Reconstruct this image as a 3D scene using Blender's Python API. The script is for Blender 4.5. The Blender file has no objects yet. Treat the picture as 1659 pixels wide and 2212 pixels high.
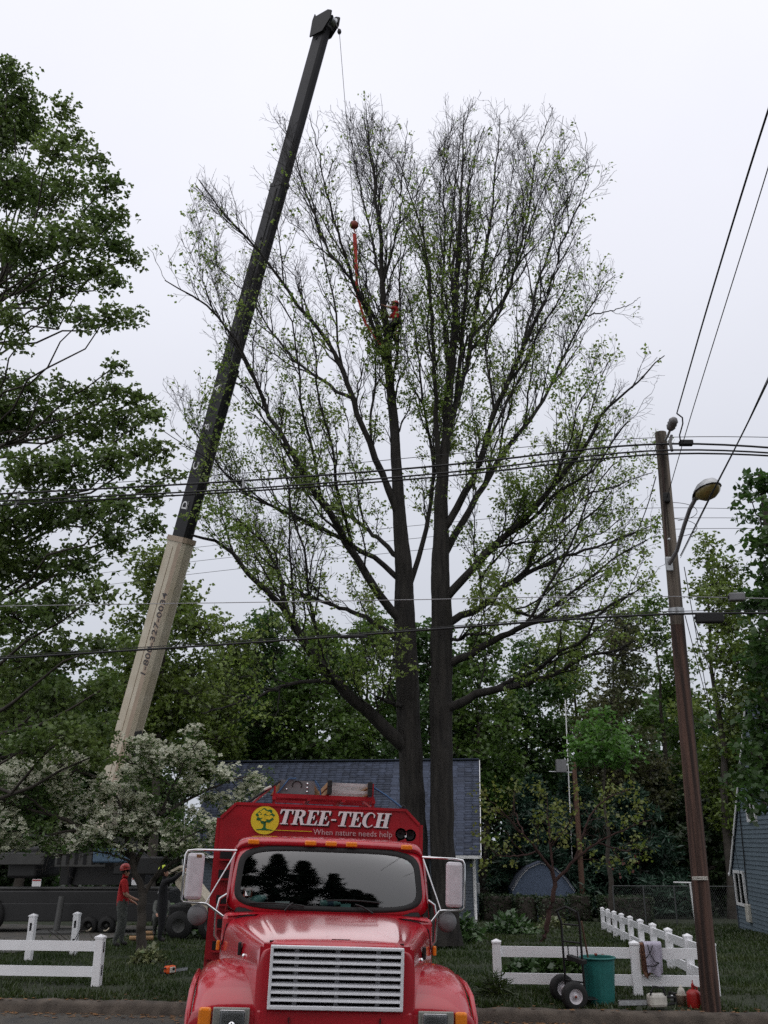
import bpy, bmesh, math, random
import numpy as np
from mathutils import Vector, Matrix, Euler
R_ = math.radians
scn = bpy.context.scene
col = scn.collection

# ---------------------------------------------------------------- camera
EYE = 2.25; PITCH = R_(19.5); FP = 2000.0          # focal length in units of a 1659 x 2212 picture
cam_d = bpy.data.cameras.new("camera"); cam = bpy.data.objects.new("camera", cam_d); col.objects.link(cam)
cam.location = (0, 0, EYE); cam.rotation_euler = (math.pi/2 + PITCH, 0, 0)
cam_d.sensor_fit = 'VERTICAL'; cam_d.sensor_height = 24.0; cam_d.lens = FP/2212*24.0
cam_d.clip_start = 0.1; cam_d.clip_end = 2000
scn.camera = cam

# ---------------------------------------------------------------- sky and sun (overcast noon)
SUN_EL = R_(50); SUN_AZ = R_(200)
w = bpy.data.worlds.new("World"); scn.world = w; w.use_nodes = True
nt = w.node_tree; nt.nodes.clear()
out = nt.nodes.new('ShaderNodeOutputWorld'); bg = nt.nodes.new('ShaderNodeBackground')
sky = nt.nodes.new('ShaderNodeTexSky'); sky.sky_type = 'NISHITA'; sky.sun_disc = False
sky.sun_elevation = SUN_EL; sky.sun_rotation = SUN_AZ; sky.air_density = 1.0; sky.dust_density = 4.0
tc = nt.nodes.new('ShaderNodeTexCoord'); sep = nt.nodes.new('ShaderNodeSeparateXYZ')
ramp = nt.nodes.new('ShaderNodeValToRGB')           # cloud deck: brighter towards the zenith
cr = ramp.color_ramp; cr.elements[0].position = 0.0; cr.elements[0].color = (0.50, 0.53, 0.59, 1)
cr.elements[1].position = 0.85; cr.elements[1].color = (0.93, 0.93, 1.0, 1)
e = cr.elements.new(0.35); e.color = (0.66, 0.68, 0.75, 1)
e = cr.elements.new(0.60); e.color = (0.83, 0.84, 0.92, 1)
cn = nt.nodes.new('ShaderNodeTexNoise'); cn.inputs['Scale'].default_value = 2.2; cn.inputs['Detail'].default_value = 4
mulc = nt.nodes.new('ShaderNodeMix'); mulc.data_type = 'RGBA'; mulc.blend_type = 'MULTIPLY'; mulc.inputs[0].default_value = 1
cmap = nt.nodes.new('ShaderNodeMapRange'); cmap.inputs[1].default_value = 0.3; cmap.inputs[2].default_value = 0.7
cmap.inputs[3].default_value = 10.7; cmap.inputs[4].default_value = 11.4
mix = nt.nodes.new('ShaderNodeMix'); mix.data_type = 'RGBA'; mix.inputs[0].default_value = 0.96
L = nt.links.new
L(tc.outputs['Generated'], sep.inputs[0]); L(sep.outputs['Z'], ramp.inputs[0]); L(tc.outputs['Generated'], cn.inputs['Vector'])
L(cn.outputs['Fac'], cmap.inputs[0]); L(ramp.outputs[0], mulc.inputs[6]); L(cmap.outputs[0], mulc.inputs[7])
L(sky.outputs[0], mix.inputs[6]); L(mulc.outputs[2], mix.inputs[7]); L(mix.outputs[2], bg.inputs[0])
bg.inputs[1].default_value = 0.1
L(bg.outputs[0], out.inputs[0])
sun_d = bpy.data.lights.new("sun", 'SUN'); sun = bpy.data.objects.new("sun", sun_d); col.objects.link(sun)
sun_d.energy = 0.95; sun_d.angle = R_(120); sun_d.color = (1, 0.97, 0.92)
sd = Vector((math.sin(SUN_AZ)*math.cos(SUN_EL), math.cos(SUN_AZ)*math.cos(SUN_EL), math.sin(SUN_EL)))
sun.rotation_euler = sd.to_track_quat('Z', 'Y').to_euler(); sun.location = (0, -10, 40)
vs = scn.view_settings; vs.view_transform = 'Standard'; vs.look = 'None'; vs.gamma = 1.0; vs.use_curve_mapping = False; vs.exposure = 0.0
scn.render.engine = 'CYCLES'
scn.cycles.max_bounces = 6; scn.cycles.diffuse_bounces = 3; scn.cycles.glossy_bounces = 3; scn.cycles.transmission_bounces = 4
scn.cycles.transparent_max_bounces = 8; scn.cycles.caustics_reflective = False; scn.cycles.caustics_refractive = False
scn.cycles.use_denoising = False; scn.cycles.sample_clamp_indirect = 4.0

# ---------------------------------------------------------------- places
PSI = R_(6.5)                                       # the street runs a little askew to the view
SN = (math.sin(PSI), math.cos(PSI)); ST = (math.cos(PSI), -math.sin(PSI))
def ground_z(x, y):
    s = x*SN[0] + y*SN[1]
    if s < 13.9: return 0.0
    if s < 15: return 0.15 + 0.05*(s-13.9)/1.1
    if s < 50: return 0.2 - 0.04*(s-15)
    return -1.2
def st(s, t):                                       # street coordinates: s away from the kerb, t along it
    return (s*SN[0] + t*ST[0], s*SN[1] + t*ST[1])
def ray(px, py):
    u = (px-829.5)/FP; v = (1106-py)/FP
    return Vector((u, math.cos(PITCH)-v*math.sin(PITCH), math.sin(PITCH)+v*math.cos(PITCH)))
def P(px, py, D):
    r = ray(px, py); return Vector((0, 0, EYE)) + r*(D/r.y)
def G(px, py):                                      # where the line of sight meets the ground
    r = ray(px, py); D = 12.0
    for k in range(4000):
        q = Vector((0, 0, EYE)) + r*(D/r.y)
        if q.z <= ground_z(q.x, q.y): break
        D += 0.02
    return Vector((q.x, q.y, ground_z(q.x, q.y)))
def mpp(px, py, D): return (P(px+1, py, D)-P(px, py, D)).length   # metres per picture unit

# ---------------------------------------------------------------- materials
def mat(name, c, rough=0.7, metal=0.0, var=0.15, scale=8.0, bump=0.0, bscale=40.0, c2=None, coat=0.0, rnd=0.0, stretch=None, spec=None, detail=4.0, ramp=(0.32, 0.68)):
    m = bpy.data.materials.new(name); m.use_nodes = True; n = m.node_tree; b = n.nodes['Principled BSDF']; l = n.links.new
    b.inputs['Roughness'].default_value = rough; b.inputs['Metallic'].default_value = metal
    if coat: b.inputs['Coat Weight'].default_value = coat; b.inputs['Coat Roughness'].default_value = 0.08
    if spec is not None: b.inputs['Specular IOR Level'].default_value = spec
    t = n.nodes.new('ShaderNodeTexCoord'); nz = n.nodes.new('ShaderNodeTexNoise'); nz.inputs['Scale'].default_value = scale; nz.inputs['Detail'].default_value = detail
    src = t.outputs['Object']
    if stretch:
        mp = n.nodes.new('ShaderNodeMapping'); mp.inputs['Scale'].default_value = stretch; l(src, mp.inputs[0]); src = mp.outputs[0]
    l(src, nz.inputs['Vector'])
    if c2 is None:
        a = tuple(max(0, k*(1-var)) for k in c); d = tuple(min(1, k*(1+var)) for k in c)
    else: a, d = c, c2
    rp = n.nodes.new('ShaderNodeValToRGB'); rp.color_ramp.elements[0].position = ramp[0]; rp.color_ramp.elements[1].position = ramp[1]
    rp.color_ramp.elements[0].color = (*a, 1); rp.color_ramp.elements[1].color = (*d, 1)
    l(nz.outputs['Fac'], rp.inputs[0]); cs = rp.outputs[0]
    if rnd:
        g = n.nodes.new('ShaderNodeNewGeometry'); oi = n.nodes.new('ShaderNodeObjectInfo')
        ad = n.nodes.new('ShaderNodeMath'); ad.operation = 'ADD'; l(g.outputs['Random Per Island'], ad.inputs[0]); l(oi.outputs['Random'], ad.inputs[1])
        fr = n.nodes.new('ShaderNodeMath'); fr.operation = 'FRACT'; l(ad.outputs[0], fr.inputs[0])
        mr = n.nodes.new('ShaderNodeMapRange'); mr.inputs[3].default_value = 1-rnd; mr.inputs[4].default_value = 1+rnd; l(fr.outputs[0], mr.inputs[0])
        mx = n.nodes.new('ShaderNodeMix'); mx.data_type = 'RGBA'; mx.blend_type = 'MULTIPLY'; mx.inputs[0].default_value = 1
        l(cs, mx.inputs[6]); l(mr.outputs[0], mx.inputs[7]); cs = mx.outputs[2]
    l(cs, b.inputs['Base Color'])
    if bump:
        n2 = n.nodes.new('ShaderNodeTexNoise'); n2.inputs['Scale'].default_value = bscale; n2.inputs['Detail'].default_value = 5; l(src, n2.inputs['Vector'])
        bp = n.nodes.new('ShaderNodeBump'); bp.inputs['Strength'].default_value = bump; bp.inputs['Distance'].default_value = 0.02
        l(n2.outputs['Fac'], bp.inputs['Height']); l(bp.outputs[0], b.inputs['Normal'])
    return m
def leaf_mat(name, c, c2, trans=0.35, scale=0.5, rnd=0.35, gloss=0.05):
    m = bpy.data.materials.new(name); m.use_nodes = True; n = m.node_tree; l = n.links.new; n.nodes.clear()
    o = n.nodes.new('ShaderNodeOutputMaterial'); t = n.nodes.new('ShaderNodeTexCoord'); nz = n.nodes.new('ShaderNodeTexNoise')
    nz.inputs['Scale'].default_value = scale; nz.inputs['Detail'].default_value = 3; l(t.outputs['Object'], nz.inputs['Vector'])
    rp = n.nodes.new('ShaderNodeValToRGB'); rp.color_ramp.elements[0].position = 0.35; rp.color_ramp.elements[1].position = 0.65
    rp.color_ramp.elements[0].color = (*c, 1); rp.color_ramp.elements[1].color = (*c2, 1); l(nz.outputs['Fac'], rp.inputs[0])
    g = n.nodes.new('ShaderNodeNewGeometry'); mr = n.nodes.new('ShaderNodeMapRange'); mr.inputs[3].default_value = 1-rnd; mr.inputs[4].default_value = 1+rnd
    l(g.outputs['Random Per Island'], mr.inputs[0])
    mx = n.nodes.new('ShaderNodeMix'); mx.data_type = 'RGBA'; mx.blend_type = 'MULTIPLY'; mx.inputs[0].default_value = 1
    l(rp.outputs[0], mx.inputs[6]); l(mr.outputs[0], mx.inputs[7])
    d = n.nodes.new('ShaderNodeBsdfDiffuse'); tr = n.nodes.new('ShaderNodeBsdfTranslucent'); gl = n.nodes.new('ShaderNodeBsdfGlossy'); gl.inputs['Roughness'].default_value = 0.45
    l(mx.outputs[2], d.inputs[0]); l(mx.outputs[2], tr.inputs[0])
    s1 = n.nodes.new('ShaderNodeMixShader'); s1.inputs[0].default_value = trans; l(d.outputs[0], s1.inputs[1]); l(tr.outputs[0], s1.inputs[2])
    s2 = n.nodes.new('ShaderNodeMixShader'); s2.inputs[0].default_value = gloss; l(s1.outputs[0], s2.inputs[1]); l(gl.outputs[0], s2.inputs[2])
    l(s2.outputs[0], o.inputs[0]); return m
def glass_mat(name, tint=(0.55, 0.62, 0.6), rough=0.02, refl=1.5):
    m = bpy.data.materials.new(name); m.use_nodes = True; n = m.node_tree; l = n.links.new; n.nodes.clear()
    o = n.nodes.new('ShaderNodeOutputMaterial'); tr = n.nodes.new('ShaderNodeBsdfTransparent'); tr.inputs[0].default_value = (*tint, 1)
    gl = n.nodes.new('ShaderNodeBsdfGlossy'); gl.inputs['Roughness'].default_value = rough; fr = n.nodes.new('ShaderNodeFresnel'); fr.inputs[0].default_value = refl
    s = n.nodes.new('ShaderNodeMixShader'); l(fr.outputs[0], s.inputs[0]); l(tr.outputs[0], s.inputs[1]); l(gl.outputs[0], s.inputs[2]); l(s.outputs[0], o.inputs[0]); return m

M = {}
M['asphalt'] = mat('asphalt', (0.045, 0.045, 0.043), 0.9, scale=3, bump=0.5, bscale=150, c2=(0.085, 0.075, 0.06))
M['concrete'] = mat('kerb_concrete', (0.055, 0.045, 0.036), 0.9, scale=5, bump=0.6, bscale=60, c2=(0.12, 0.098, 0.078))
M['soil'] = mat('lawn_soil', (0.014, 0.020, 0.008), 0.95, scale=1.3, bump=0.6, bscale=30, c2=(0.026, 0.033, 0.013))
M['dirt'] = mat('bare_dirt', (0.06, 0.045, 0.033), 0.95, scale=4, bump=0.7, bscale=60, c2=(0.11, 0.085, 0.06))
M['farland'] = mat('far_ground', (0.02, 0.03, 0.012), 0.95, scale=0.3, c2=(0.03, 0.036, 0.016))
M['red'] = mat('red_truck_paint', (0.42, 0.010, 0.022), 0.26, var=0.12, scale=3.0, coat=0.8, bump=0.015, bscale=300)
M['red_flat'] = mat('red_body_paint', (0.34, 0.008, 0.016), 0.42, var=0.2, scale=4, coat=0.2, bump=0.05, bscale=30)
M['grille'] = mat('grille_white', (0.80, 0.80, 0.83), 0.35, var=0.04, scale=12)
M['grille_grey'] = mat('grille_grey', (0.30, 0.30, 0.32), 0.4)
M['black'] = mat('black_rubber', (0.009, 0.009, 0.009), 0.75)
M['blackmetal'] = mat('black_metal', (0.015, 0.015, 0.016), 0.4, metal=0.3)
M['dark'] = mat('dark_cavity', (0.01, 0.01, 0.011), 0.9)
M['chrome'] = mat('chrome', (0.75, 0.75, 0.76), 0.14, metal=1.0, var=0.05)
M['steel'] = mat('galvanised_steel', (0.42, 0.43, 0.44), 0.45, metal=0.7, scale=20)
M['mirror_back'] = mat('mirror_back', (0.58, 0.55, 0.58), 0.5, var=0.08, scale=14)
M['rust'] = mat('rust', (0.16, 0.07, 0.03), 0.9, scale=30, c2=(0.3, 0.16, 0.08))
M['amber'] = mat('amber_lens', (0.85, 0.23, 0.015), 0.25, var=0.1, scale=60, coat=0.5)
M['headlamp'] = glass_mat('headlamp_glass', (0.75, 0.78, 0.8), 0.08, 1.6)
M['bezel'] = mat('lamp_bezel', (0.33, 0.33, 0.30), 0.45, metal=0.4)
M['glass'] = glass_mat('windshield_glass', (0.38, 0.43, 0.42), 0.035, 1.9)
M['window'] = glass_mat('window_glass', (0.2, 0.22, 0.23), 0.02, 1.5)
M['white'] = mat('white_vinyl', (0.84, 0.84, 0.86), 0.42, var=0.04, scale=3, bump=0.02)
M['whitepaint'] = mat('white_paint', (0.7, 0.7, 0.7), 0.55, var=0.08)
M['yellow'] = mat('logo_yellow', (0.72, 0.56, 0.03), 0.45, var=0.04)
M['green_print'] = mat('logo_green', (0.01, 0.12, 0.035), 0.5, var=0.05)
M['letter'] = mat('letter_white', (0.72, 0.72, 0.73), 0.5, var=0.04)
M['letter_dark'] = mat('letter_dark', (0.02, 0.012, 0.012), 0.5)
M['pink_print'] = mat('tagline_print', (0.55, 0.35, 0.36), 0.5)
M['cream'] = mat('boom_cream', (0.5, 0.43, 0.32), 0.6, scale=1.6, c2=(0.60, 0.54, 0.43), bump=0.08, bscale=8)
M['cream_brown'] = mat('boom_brown_stripe', (0.33, 0.25, 0.18), 0.65, scale=2, c2=(0.4, 0.31, 0.23))
M['boom_black'] = mat('boom_black', (0.006, 0.006, 0.0065), 0.5, scale=1.5, c2=(0.012, 0.0115, 0.0125), bump=0.05, bscale=10, spec=0.2)
M['boom_grey'] = mat('boom_grey', (0.018, 0.0175, 0.02), 0.5, scale=1.2, c2=(0.030, 0.029, 0.032), bump=0.05, bscale=10, spec=0.2)
M['crane_dark'] = mat('crane_black_paint', (0.007, 0.007, 0.0075), 0.5)
M['crane_grey'] = mat('crane_grey', (0.045, 0.045, 0.043), 0.6, scale=4)
M['orange'] = mat('orange_plastic', (0.7, 0.1, 0.015), 0.4)
M['ball_red'] = mat('red_ball_paint', (0.28, 0.045, 0.02), 0.55, scale=14, c2=(0.16, 0.03, 0.018))
M['strap_red'] = mat('red_strap', (0.45, 0.03, 0.015), 0.7)
M['rope'] = mat('steel_rope', (0.10, 0.10, 0.10), 0.6, metal=0.4)
M['blue_rope'] = mat('blue_rope', (0.03, 0.09, 0.2), 0.7)
M['wire'] = mat('cable_black', (0.011, 0.011, 0.012), 0.55)
M['wire_grey'] = mat('cable_grey', (0.32, 0.32, 0.33), 0.5, metal=0.3)
M['pole'] = mat('pole_wood', (0.022, 0.012, 0.009), 0.85, scale=1.0, c2=(0.105, 0.056, 0.040), bump=1.0, bscale=3, stretch=(16, 16, 0.5), detail=8, ramp=(0.40, 0.62))
M['pole_top'] = mat('pole_grey_wood', (0.045, 0.036, 0.028), 0.85, scale=1.0, c2=(0.20, 0.165, 0.13), bump=1.0, bscale=3, stretch=(16, 16, 0.5), detail=8, ramp=(0.40, 0.62))
M['porcelain'] = mat('porcelain', (0.16, 0.155, 0.155), 0.3)
M['lamp_lens'] = mat('lamp_lens_amber', (0.14, 0.105, 0.03), 0.3, scale=9, c2=(0.24, 0.19, 0.06), coat=0.3)
M['bark'] = mat('maple_bark', (0.011, 0.0095, 0.0085), 0.95, scale=1.2, c2=(0.034, 0.030, 0.026), bump=1.0, bscale=7, stretch=(9, 9, 1.2), detail=8)
M['bark2'] = mat('tree_bark', (0.035, 0.029, 0.023), 0.95, scale=3, c2=(0.07, 0.06, 0.05), bump=0.6, bscale=14)
M['bark_red'] = mat('redbud_bark', (0.035, 0.014, 0.012), 0.9, scale=5, c2=(0.06, 0.028, 0.022))
M['lf_oak'] = leaf_mat('oak_leaves', (0.095, 0.160, 0.034), (0.155, 0.220, 0.056), 0.48, 0.45)
M['lf_maple'] = leaf_mat('young_maple_leaves', (0.165, 0.265, 0.040), (0.270, 0.350, 0.080), 0.55, 0.7)
M['lf_dogwood'] = leaf_mat('dogwood_leaves', (0.064, 0.136, 0.029), (0.120, 0.192, 0.045), 0.48, 1.0)
M['petal'] = leaf_mat('dogwood_bracts', (0.580, 0.600, 0.430), (0.760, 0.760, 0.620), 0.3, 1.2, rnd=0.1)
M['lf_a'] = leaf_mat('leaves_mid_green', (0.062, 0.133, 0.022), (0.119, 0.195, 0.035), 0.48, 0.25)
M['lf_b'] = leaf_mat('leaves_yellow_green', (0.112, 0.177, 0.026), (0.171, 0.230, 0.046), 0.48, 0.25)
M['lf_c'] = leaf_mat('leaves_deep_green', (0.040, 0.098, 0.021), (0.072, 0.141, 0.029), 0.48, 0.25)
M['lf_d'] = leaf_mat('leaves_bronze', (0.070, 0.102, 0.029), (0.123, 0.119, 0.053), 0.48, 0.35)
M['lf_e'] = leaf_mat('leaves_bright_green', (0.072, 0.195, 0.029), (0.117, 0.247, 0.042), 0.48, 0.5)
M['lf_pine'] = leaf_mat('pine_needles', (0.022, 0.056, 0.035), (0.037, 0.081, 0.048), 0.15, 0.6)
M['lf_redbud'] = leaf_mat('redbud_leaves', (0.125, 0.188, 0.027), (0.237, 0.250, 0.056), 0.4, 0.9)
M['lf_red'] = leaf_mat('redbud_young_leaves', (0.120, 0.035, 0.030), (0.180, 0.060, 0.045), 0.35, 1.2)
M['lf_shrub'] = leaf_mat('shrub_leaves', (0.026, 0.066, 0.014), (0.054, 0.102, 0.024), 0.25, 1.5, gloss=0.08)
M['lf_hosta'] = leaf_mat('hosta_leaves', (0.036, 0.090, 0.022), (0.072, 0.144, 0.036), 0.25, 2.0, gloss=0.1)
M['lf_varieg'] = leaf_mat('variegated_leaves', (0.060, 0.100, 0.030), (0.280, 0.290, 0.140), 0.25, 9.0, gloss=0.08)
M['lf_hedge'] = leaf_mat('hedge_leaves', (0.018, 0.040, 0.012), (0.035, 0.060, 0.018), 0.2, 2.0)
M['grass'] = leaf_mat('grass_blades', (0.026, 0.052, 0.009), (0.052, 0.076, 0.016), 0.35, 0.7, rnd=0.4)
M['dead'] = leaf_mat('dead_leaves', (0.160, 0.080, 0.035), (0.240, 0.130, 0.060), 0.1, 3.0)
M['shingle'] = mat('blue_grey_shingle', (0.040, 0.050, 0.078), 0.9, scale=6, var=0.15, bump=0.3, bscale=120, rnd=0.3)
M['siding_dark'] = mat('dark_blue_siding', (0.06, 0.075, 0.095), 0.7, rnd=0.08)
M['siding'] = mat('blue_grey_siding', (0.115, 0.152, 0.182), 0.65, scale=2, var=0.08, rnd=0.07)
M['shed'] = mat('shed_blue', (0.08, 0.11, 0.17), 0.7)
M['teal'] = mat('teal_plastic', (0.008, 0.11, 0.10), 0.5, scale=5, c2=(0.018, 0.16, 0.145), bump=0.1, bscale=20)
M['gasred'] = mat('red_plastic', (0.34, 0.014, 0.012), 0.38)
M['jug'] = mat('milky_plastic', (0.55, 0.53, 0.47), 0.4)
M['jug_brown'] = mat('brown_bucket_plastic', (0.28, 0.22, 0.17), 0.6)
M['towel'] = mat('lilac_cloth', (0.42, 0.39, 0.47), 0.9, scale=20, bump=0.3, bscale=90)
M['cloth_dark'] = mat('dark_patterned_cloth', (0.05, 0.018, 0.015), 0.9, scale=22, c2=(0.26, 0.13, 0.08))
M['skin'] = mat('skin', (0.42, 0.22, 0.15), 0.6)
M['shirt_red'] = mat('red_shirt', (0.42, 0.012, 0.014), 0.85, bump=0.2, bscale=15)
M['cloth_black'] = mat('black_clothes', (0.010, 0.010, 0.012), 0.9, bump=0.2, bscale=15)
M['cloth_grey'] = mat('grey_trousers', (0.055, 0.06, 0.056), 0.9, scale=12, c2=(0.10, 0.105, 0.095), bump=0.2, bscale=15)
M['boots'] = mat('dark_boots', (0.02, 0.016, 0.014), 0.7)
M['helmet_red'] = mat('red_helmet', (0.38, 0.02, 0.015), 0.35)
M['helmet_yellow'] = mat('yellow_green_helmet', (0.55, 0.68, 0.02), 0.35)
M['hair'] = mat('dark_hair', (0.015, 0.01, 0.008), 0.8)
M['wood_cut'] = mat('cut_wood', (0.34, 0.2, 0.1), 0.8)
M['blue_tarp'] = mat('blue_grey_tarp', (0.07, 0.12, 0.18), 0.6)
M['brown_wood'] = mat('brown_post_wood', (0.075, 0.038, 0.024), 0.85, scale=1.5, c2=(0.13, 0.07, 0.045), bump=0.6, bscale=8, stretch=(10, 10, 1))
M['mesh'] = mat('chain_link_steel', (0.09, 0.095, 0.095), 0.6, metal=0.3)
M['cushion'] = mat('teal_plastic_sheet', (0.22, 0.42, 0.40), 0.5)
M['grey_box'] = mat('grey_box_paint', (0.15, 0.15, 0.155), 0.5, scale=6)
M['alu'] = mat('brushed_aluminium', (0.62, 0.6, 0.6), 0.4, metal=0.5)

# ---------------------------------------------------------------- building helpers
def tag(o, label=None, cat=None, group=None, kind=None):
    if label: o['label'] = label
    if cat: o['category'] = cat
    if group: o['group'] = group
    if kind: o['kind'] = kind
    return o
def empty(name, loc, label, cat, group=None, rz=0.0):
    o = bpy.data.objects.new(name, None); col.objects.link(o); o.empty_display_size = 0.2
    o.location = loc; o.rotation_euler = (0, 0, rz); return tag(o, label, cat, group)
def link(name, me, parent=None):
    o = bpy.data.objects.new(name, me); col.objects.link(o)
    if parent is not None: o.parent = parent
    return o
def np_mesh(name, v, f, k, mats, midx=None, smooth=False):
    """mesh from numpy arrays: v (n,3), f (m,k)"""
    me = bpy.data.meshes.new(name); v = np.asarray(v, dtype=np.float32); f = np.asarray(f, dtype=np.int32)
    me.vertices.add(len(v)); me.vertices.foreach_set('co', v.ravel())
    me.loops.add(f.size); me.loops.foreach_set('vertex_index', f.ravel())
    me.polygons.add(len(f)); me.polygons.foreach_set('loop_start', np.arange(0, f.size, k, dtype=np.int32))
    me.polygons.foreach_set('loop_total', np.full(len(f), k, dtype=np.int32))
    if smooth: me.polygons.foreach_set('use_smooth', np.ones(len(f), dtype=bool))
    for m in (mats if isinstance(mats, (list, tuple)) else [mats]): me.materials.append(m)
    if midx is not None: me.polygons.foreach_set('material_index', np.asarray(midx, dtype=np.int32))
    me.update(calc_edges=True); return me
class MB:
    def __init__(s, off=(0, 0, 0)): s.v = []; s.f = []; s.off = Vector(off); s.sm = []
    def add(s, vs_, fs, smooth=False):
        b = len(s.v); s.v += [tuple(Vector(q)-s.off) for q in vs_]; s.f += [tuple(b+i for i in q) for q in fs]; s.sm += [smooth]*len(fs); return s
    def box(s, c, d, rot=None):
        c = Vector(c); h = Vector(d)/2; r = rot if rot is not None else Matrix.Identity(3)
        vs_ = [c + r @ Vector((x*h.x, y*h.y, z*h.z)) for x in (-1, 1) for y in (-1, 1) for z in (-1, 1)]
        return s.add(vs_, [(0, 1, 3, 2), (4, 6, 7, 5), (0, 4, 5, 1), (2, 3, 7, 6), (0, 2, 6, 4), (1, 5, 7, 3)])
    def bbox(s, c, d, b=0.01, rot=None):               # box with bevelled edges
        bm = bmesh.new(); bmesh.ops.create_cube(bm, size=1.0)
        for q in bm.verts: q.co = Vector((q.co.x*d[0], q.co.y*d[1], q.co.z*d[2]))
        bmesh.ops.bevel(bm, geom=bm.edges[:], offset=min(b, min(d)*0.45), segments=2, affect='EDGES', profile=0.5)
        r = rot if rot is not None else Matrix.Identity(3); c = Vector(c); bm.verts.index_update()
        s.add([c + r @ q.co for q in bm.verts], [[q.index for q in f.verts] for f in bm.faces]); bm.free(); return s
    def bar(s, a, b, w_, h=None, up=(0, 0, 1)):
        a = Vector(a); b = Vector(b); h = h or w_; t = (b-a); ln = t.length; t.normalize(); u = Vector(up)
        if abs(t.dot(u)) > 0.98: u = Vector((0, 1, 0))
        x = t.cross(u).normalized(); z = x.cross(t).normalized(); r = Matrix((x, t, z)).transposed()
        return s.box((a+b)/2, (w_, ln, h), r)
    def tube(s, pts, rad, n=8, cap=True, smooth=True):
        pts = [Vector(q) for q in pts]; k = len(pts); rad = list(rad) if hasattr(rad, '__len__') else [rad]*k
        vs_ = []; fs = []; prev = None
        for i, q in enumerate(pts):
            t = (pts[min(i+1, k-1)]-pts[max(i-1, 0)]).normalized()
            if prev is None:
                u = Vector((0, 0, 1)) if abs(t.z) < 0.9 else Vector((1, 0, 0)); x = t.cross(u).normalized()
            else:
                x = (prev - t*prev.dot(t)).normalized()
            prev = x; y = t.cross(x)
            for j in range(n):
                a = 2*math.pi*j/n; vs_.append(q + (x*math.cos(a)+y*math.sin(a))*rad[i])
        for i in range(k-1):
            for j in range(n):
                a = i*n+j; b = i*n+(j+1) % n; fs.append((a, b, b+n, a+n))
        s.add(vs_, fs, smooth)
        if cap:
            s.add([vs_[j] for j in range(n)][::-1], [tuple(range(n))]); s.add([vs_[(k-1)*n+j] for j in range(n)], [tuple(range(n))])
        return s
    def lathe(s, prof, c=(0, 0, 0), rot=None, n=20, smooth=True):     # prof: (radius, height)
        c = Vector(c); r = rot if rot is not None else Matrix.Identity(3); vs_ = []; fs = []
        for (q, z) in prof:
            for j in range(n):
                a = 2*math.pi*j/n; vs_.append(c + r @ Vector((q*math.cos(a), q*math.sin(a), z)))
        for i in range(len(prof)-1):
            for j in range(n):
                a = i*n+j; b = i*n+(j+1) % n; fs.append((a, b, b+n, a+n))
        return s.add(vs_, fs, smooth)
    def prism(s, poly, f, d):                          # poly of 2D points mapped by f to 3D, extruded by vector d
        a = [Vector(f(*q)) for q in poly]; d = Vector(d); n = len(a)
        s.add(a, [tuple(range(n))[::-1]]); s.add([q+d for q in a], [tuple(range(n))])
        s.add(a+[q+d for q in a], [(i, (i+1) % n, (i+1) % n+n, i+n) for i in range(n)]); return s
    def grid(s, g, smooth=True, flip=False):           # g[i][j] points
        n = len(g[0]); vs_ = [q for row in g for q in row]; fs = []
        for i in range(len(g)-1):
            for j in range(n-1):
                q = (i*n+j, i*n+j+1, (i+1)*n+j+1, (i+1)*n+j); fs.append(q[::-1] if flip else q)
        return s.add(vs_, fs, smooth)
    def build(s, name, m, parent=None, recalc=True, subsurf=0):
        me = bpy.data.meshes.new(name); me.from_pydata([tuple(q) for q in s.v], [], s.f)
        me.polygons.foreach_set('use_smooth', np.array(s.sm, dtype=bool)); me.materials.append(m)
        if recalc:
            bm = bmesh.new(); bm.from_mesh(me); bmesh.ops.recalc_face_normals(bm, faces=bm.faces[:]); bm.to_mesh(me); bm.free()
        me.update(); o = link(name, me, parent)
        if subsurf:
            q = o.modifiers.new('subdivision', 'SUBSURF'); q.levels = subsurf; q.render_levels = subsurf
        return o
def rotx(a): return Matrix.Rotation(a, 3, 'X')
def roty(a): return Matrix.Rotation(a, 3, 'Y')
def rotz(a): return Matrix.Rotation(a, 3, 'Z')
def frame_z(d, up=(0, 0, 1)):                          # matrix whose Z is d
    d = Vector(d).normalized(); u = Vector(up)
    if abs(d.dot(u)) > 0.98: u = Vector((0, 1, 0))
    x = u.cross(d).normalized(); y = d.cross(x); return Matrix((x, y, d)).transposed()
def text_obj(name, body, size, m, parent, matrix, extrude=0.002, shear=0.0, offset=0.0, align='CENTER', space=1.0):
    cu = bpy.data.curves.new(name, 'FONT'); cu.body = body; cu.size = size; cu.extrude = extrude; cu.shear = shear; cu.offset = offset
    cu.align_x = align; cu.align_y = 'BOTTOM_BASELINE'; cu.space_character = space; cu.resolution_u = 3
    t = bpy.data.objects.new(name+'_tmp', cu); col.objects.link(t); dg = bpy.context.evaluated_depsgraph_get(); dg.update()
    me = bpy.data.meshes.new_from_object(t.evaluated_get(dg)); bpy.data.objects.remove(t)
    me.transform(matrix); me.materials.clear(); me.materials.append(m); me.name = name; return link(name, me, parent)
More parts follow.
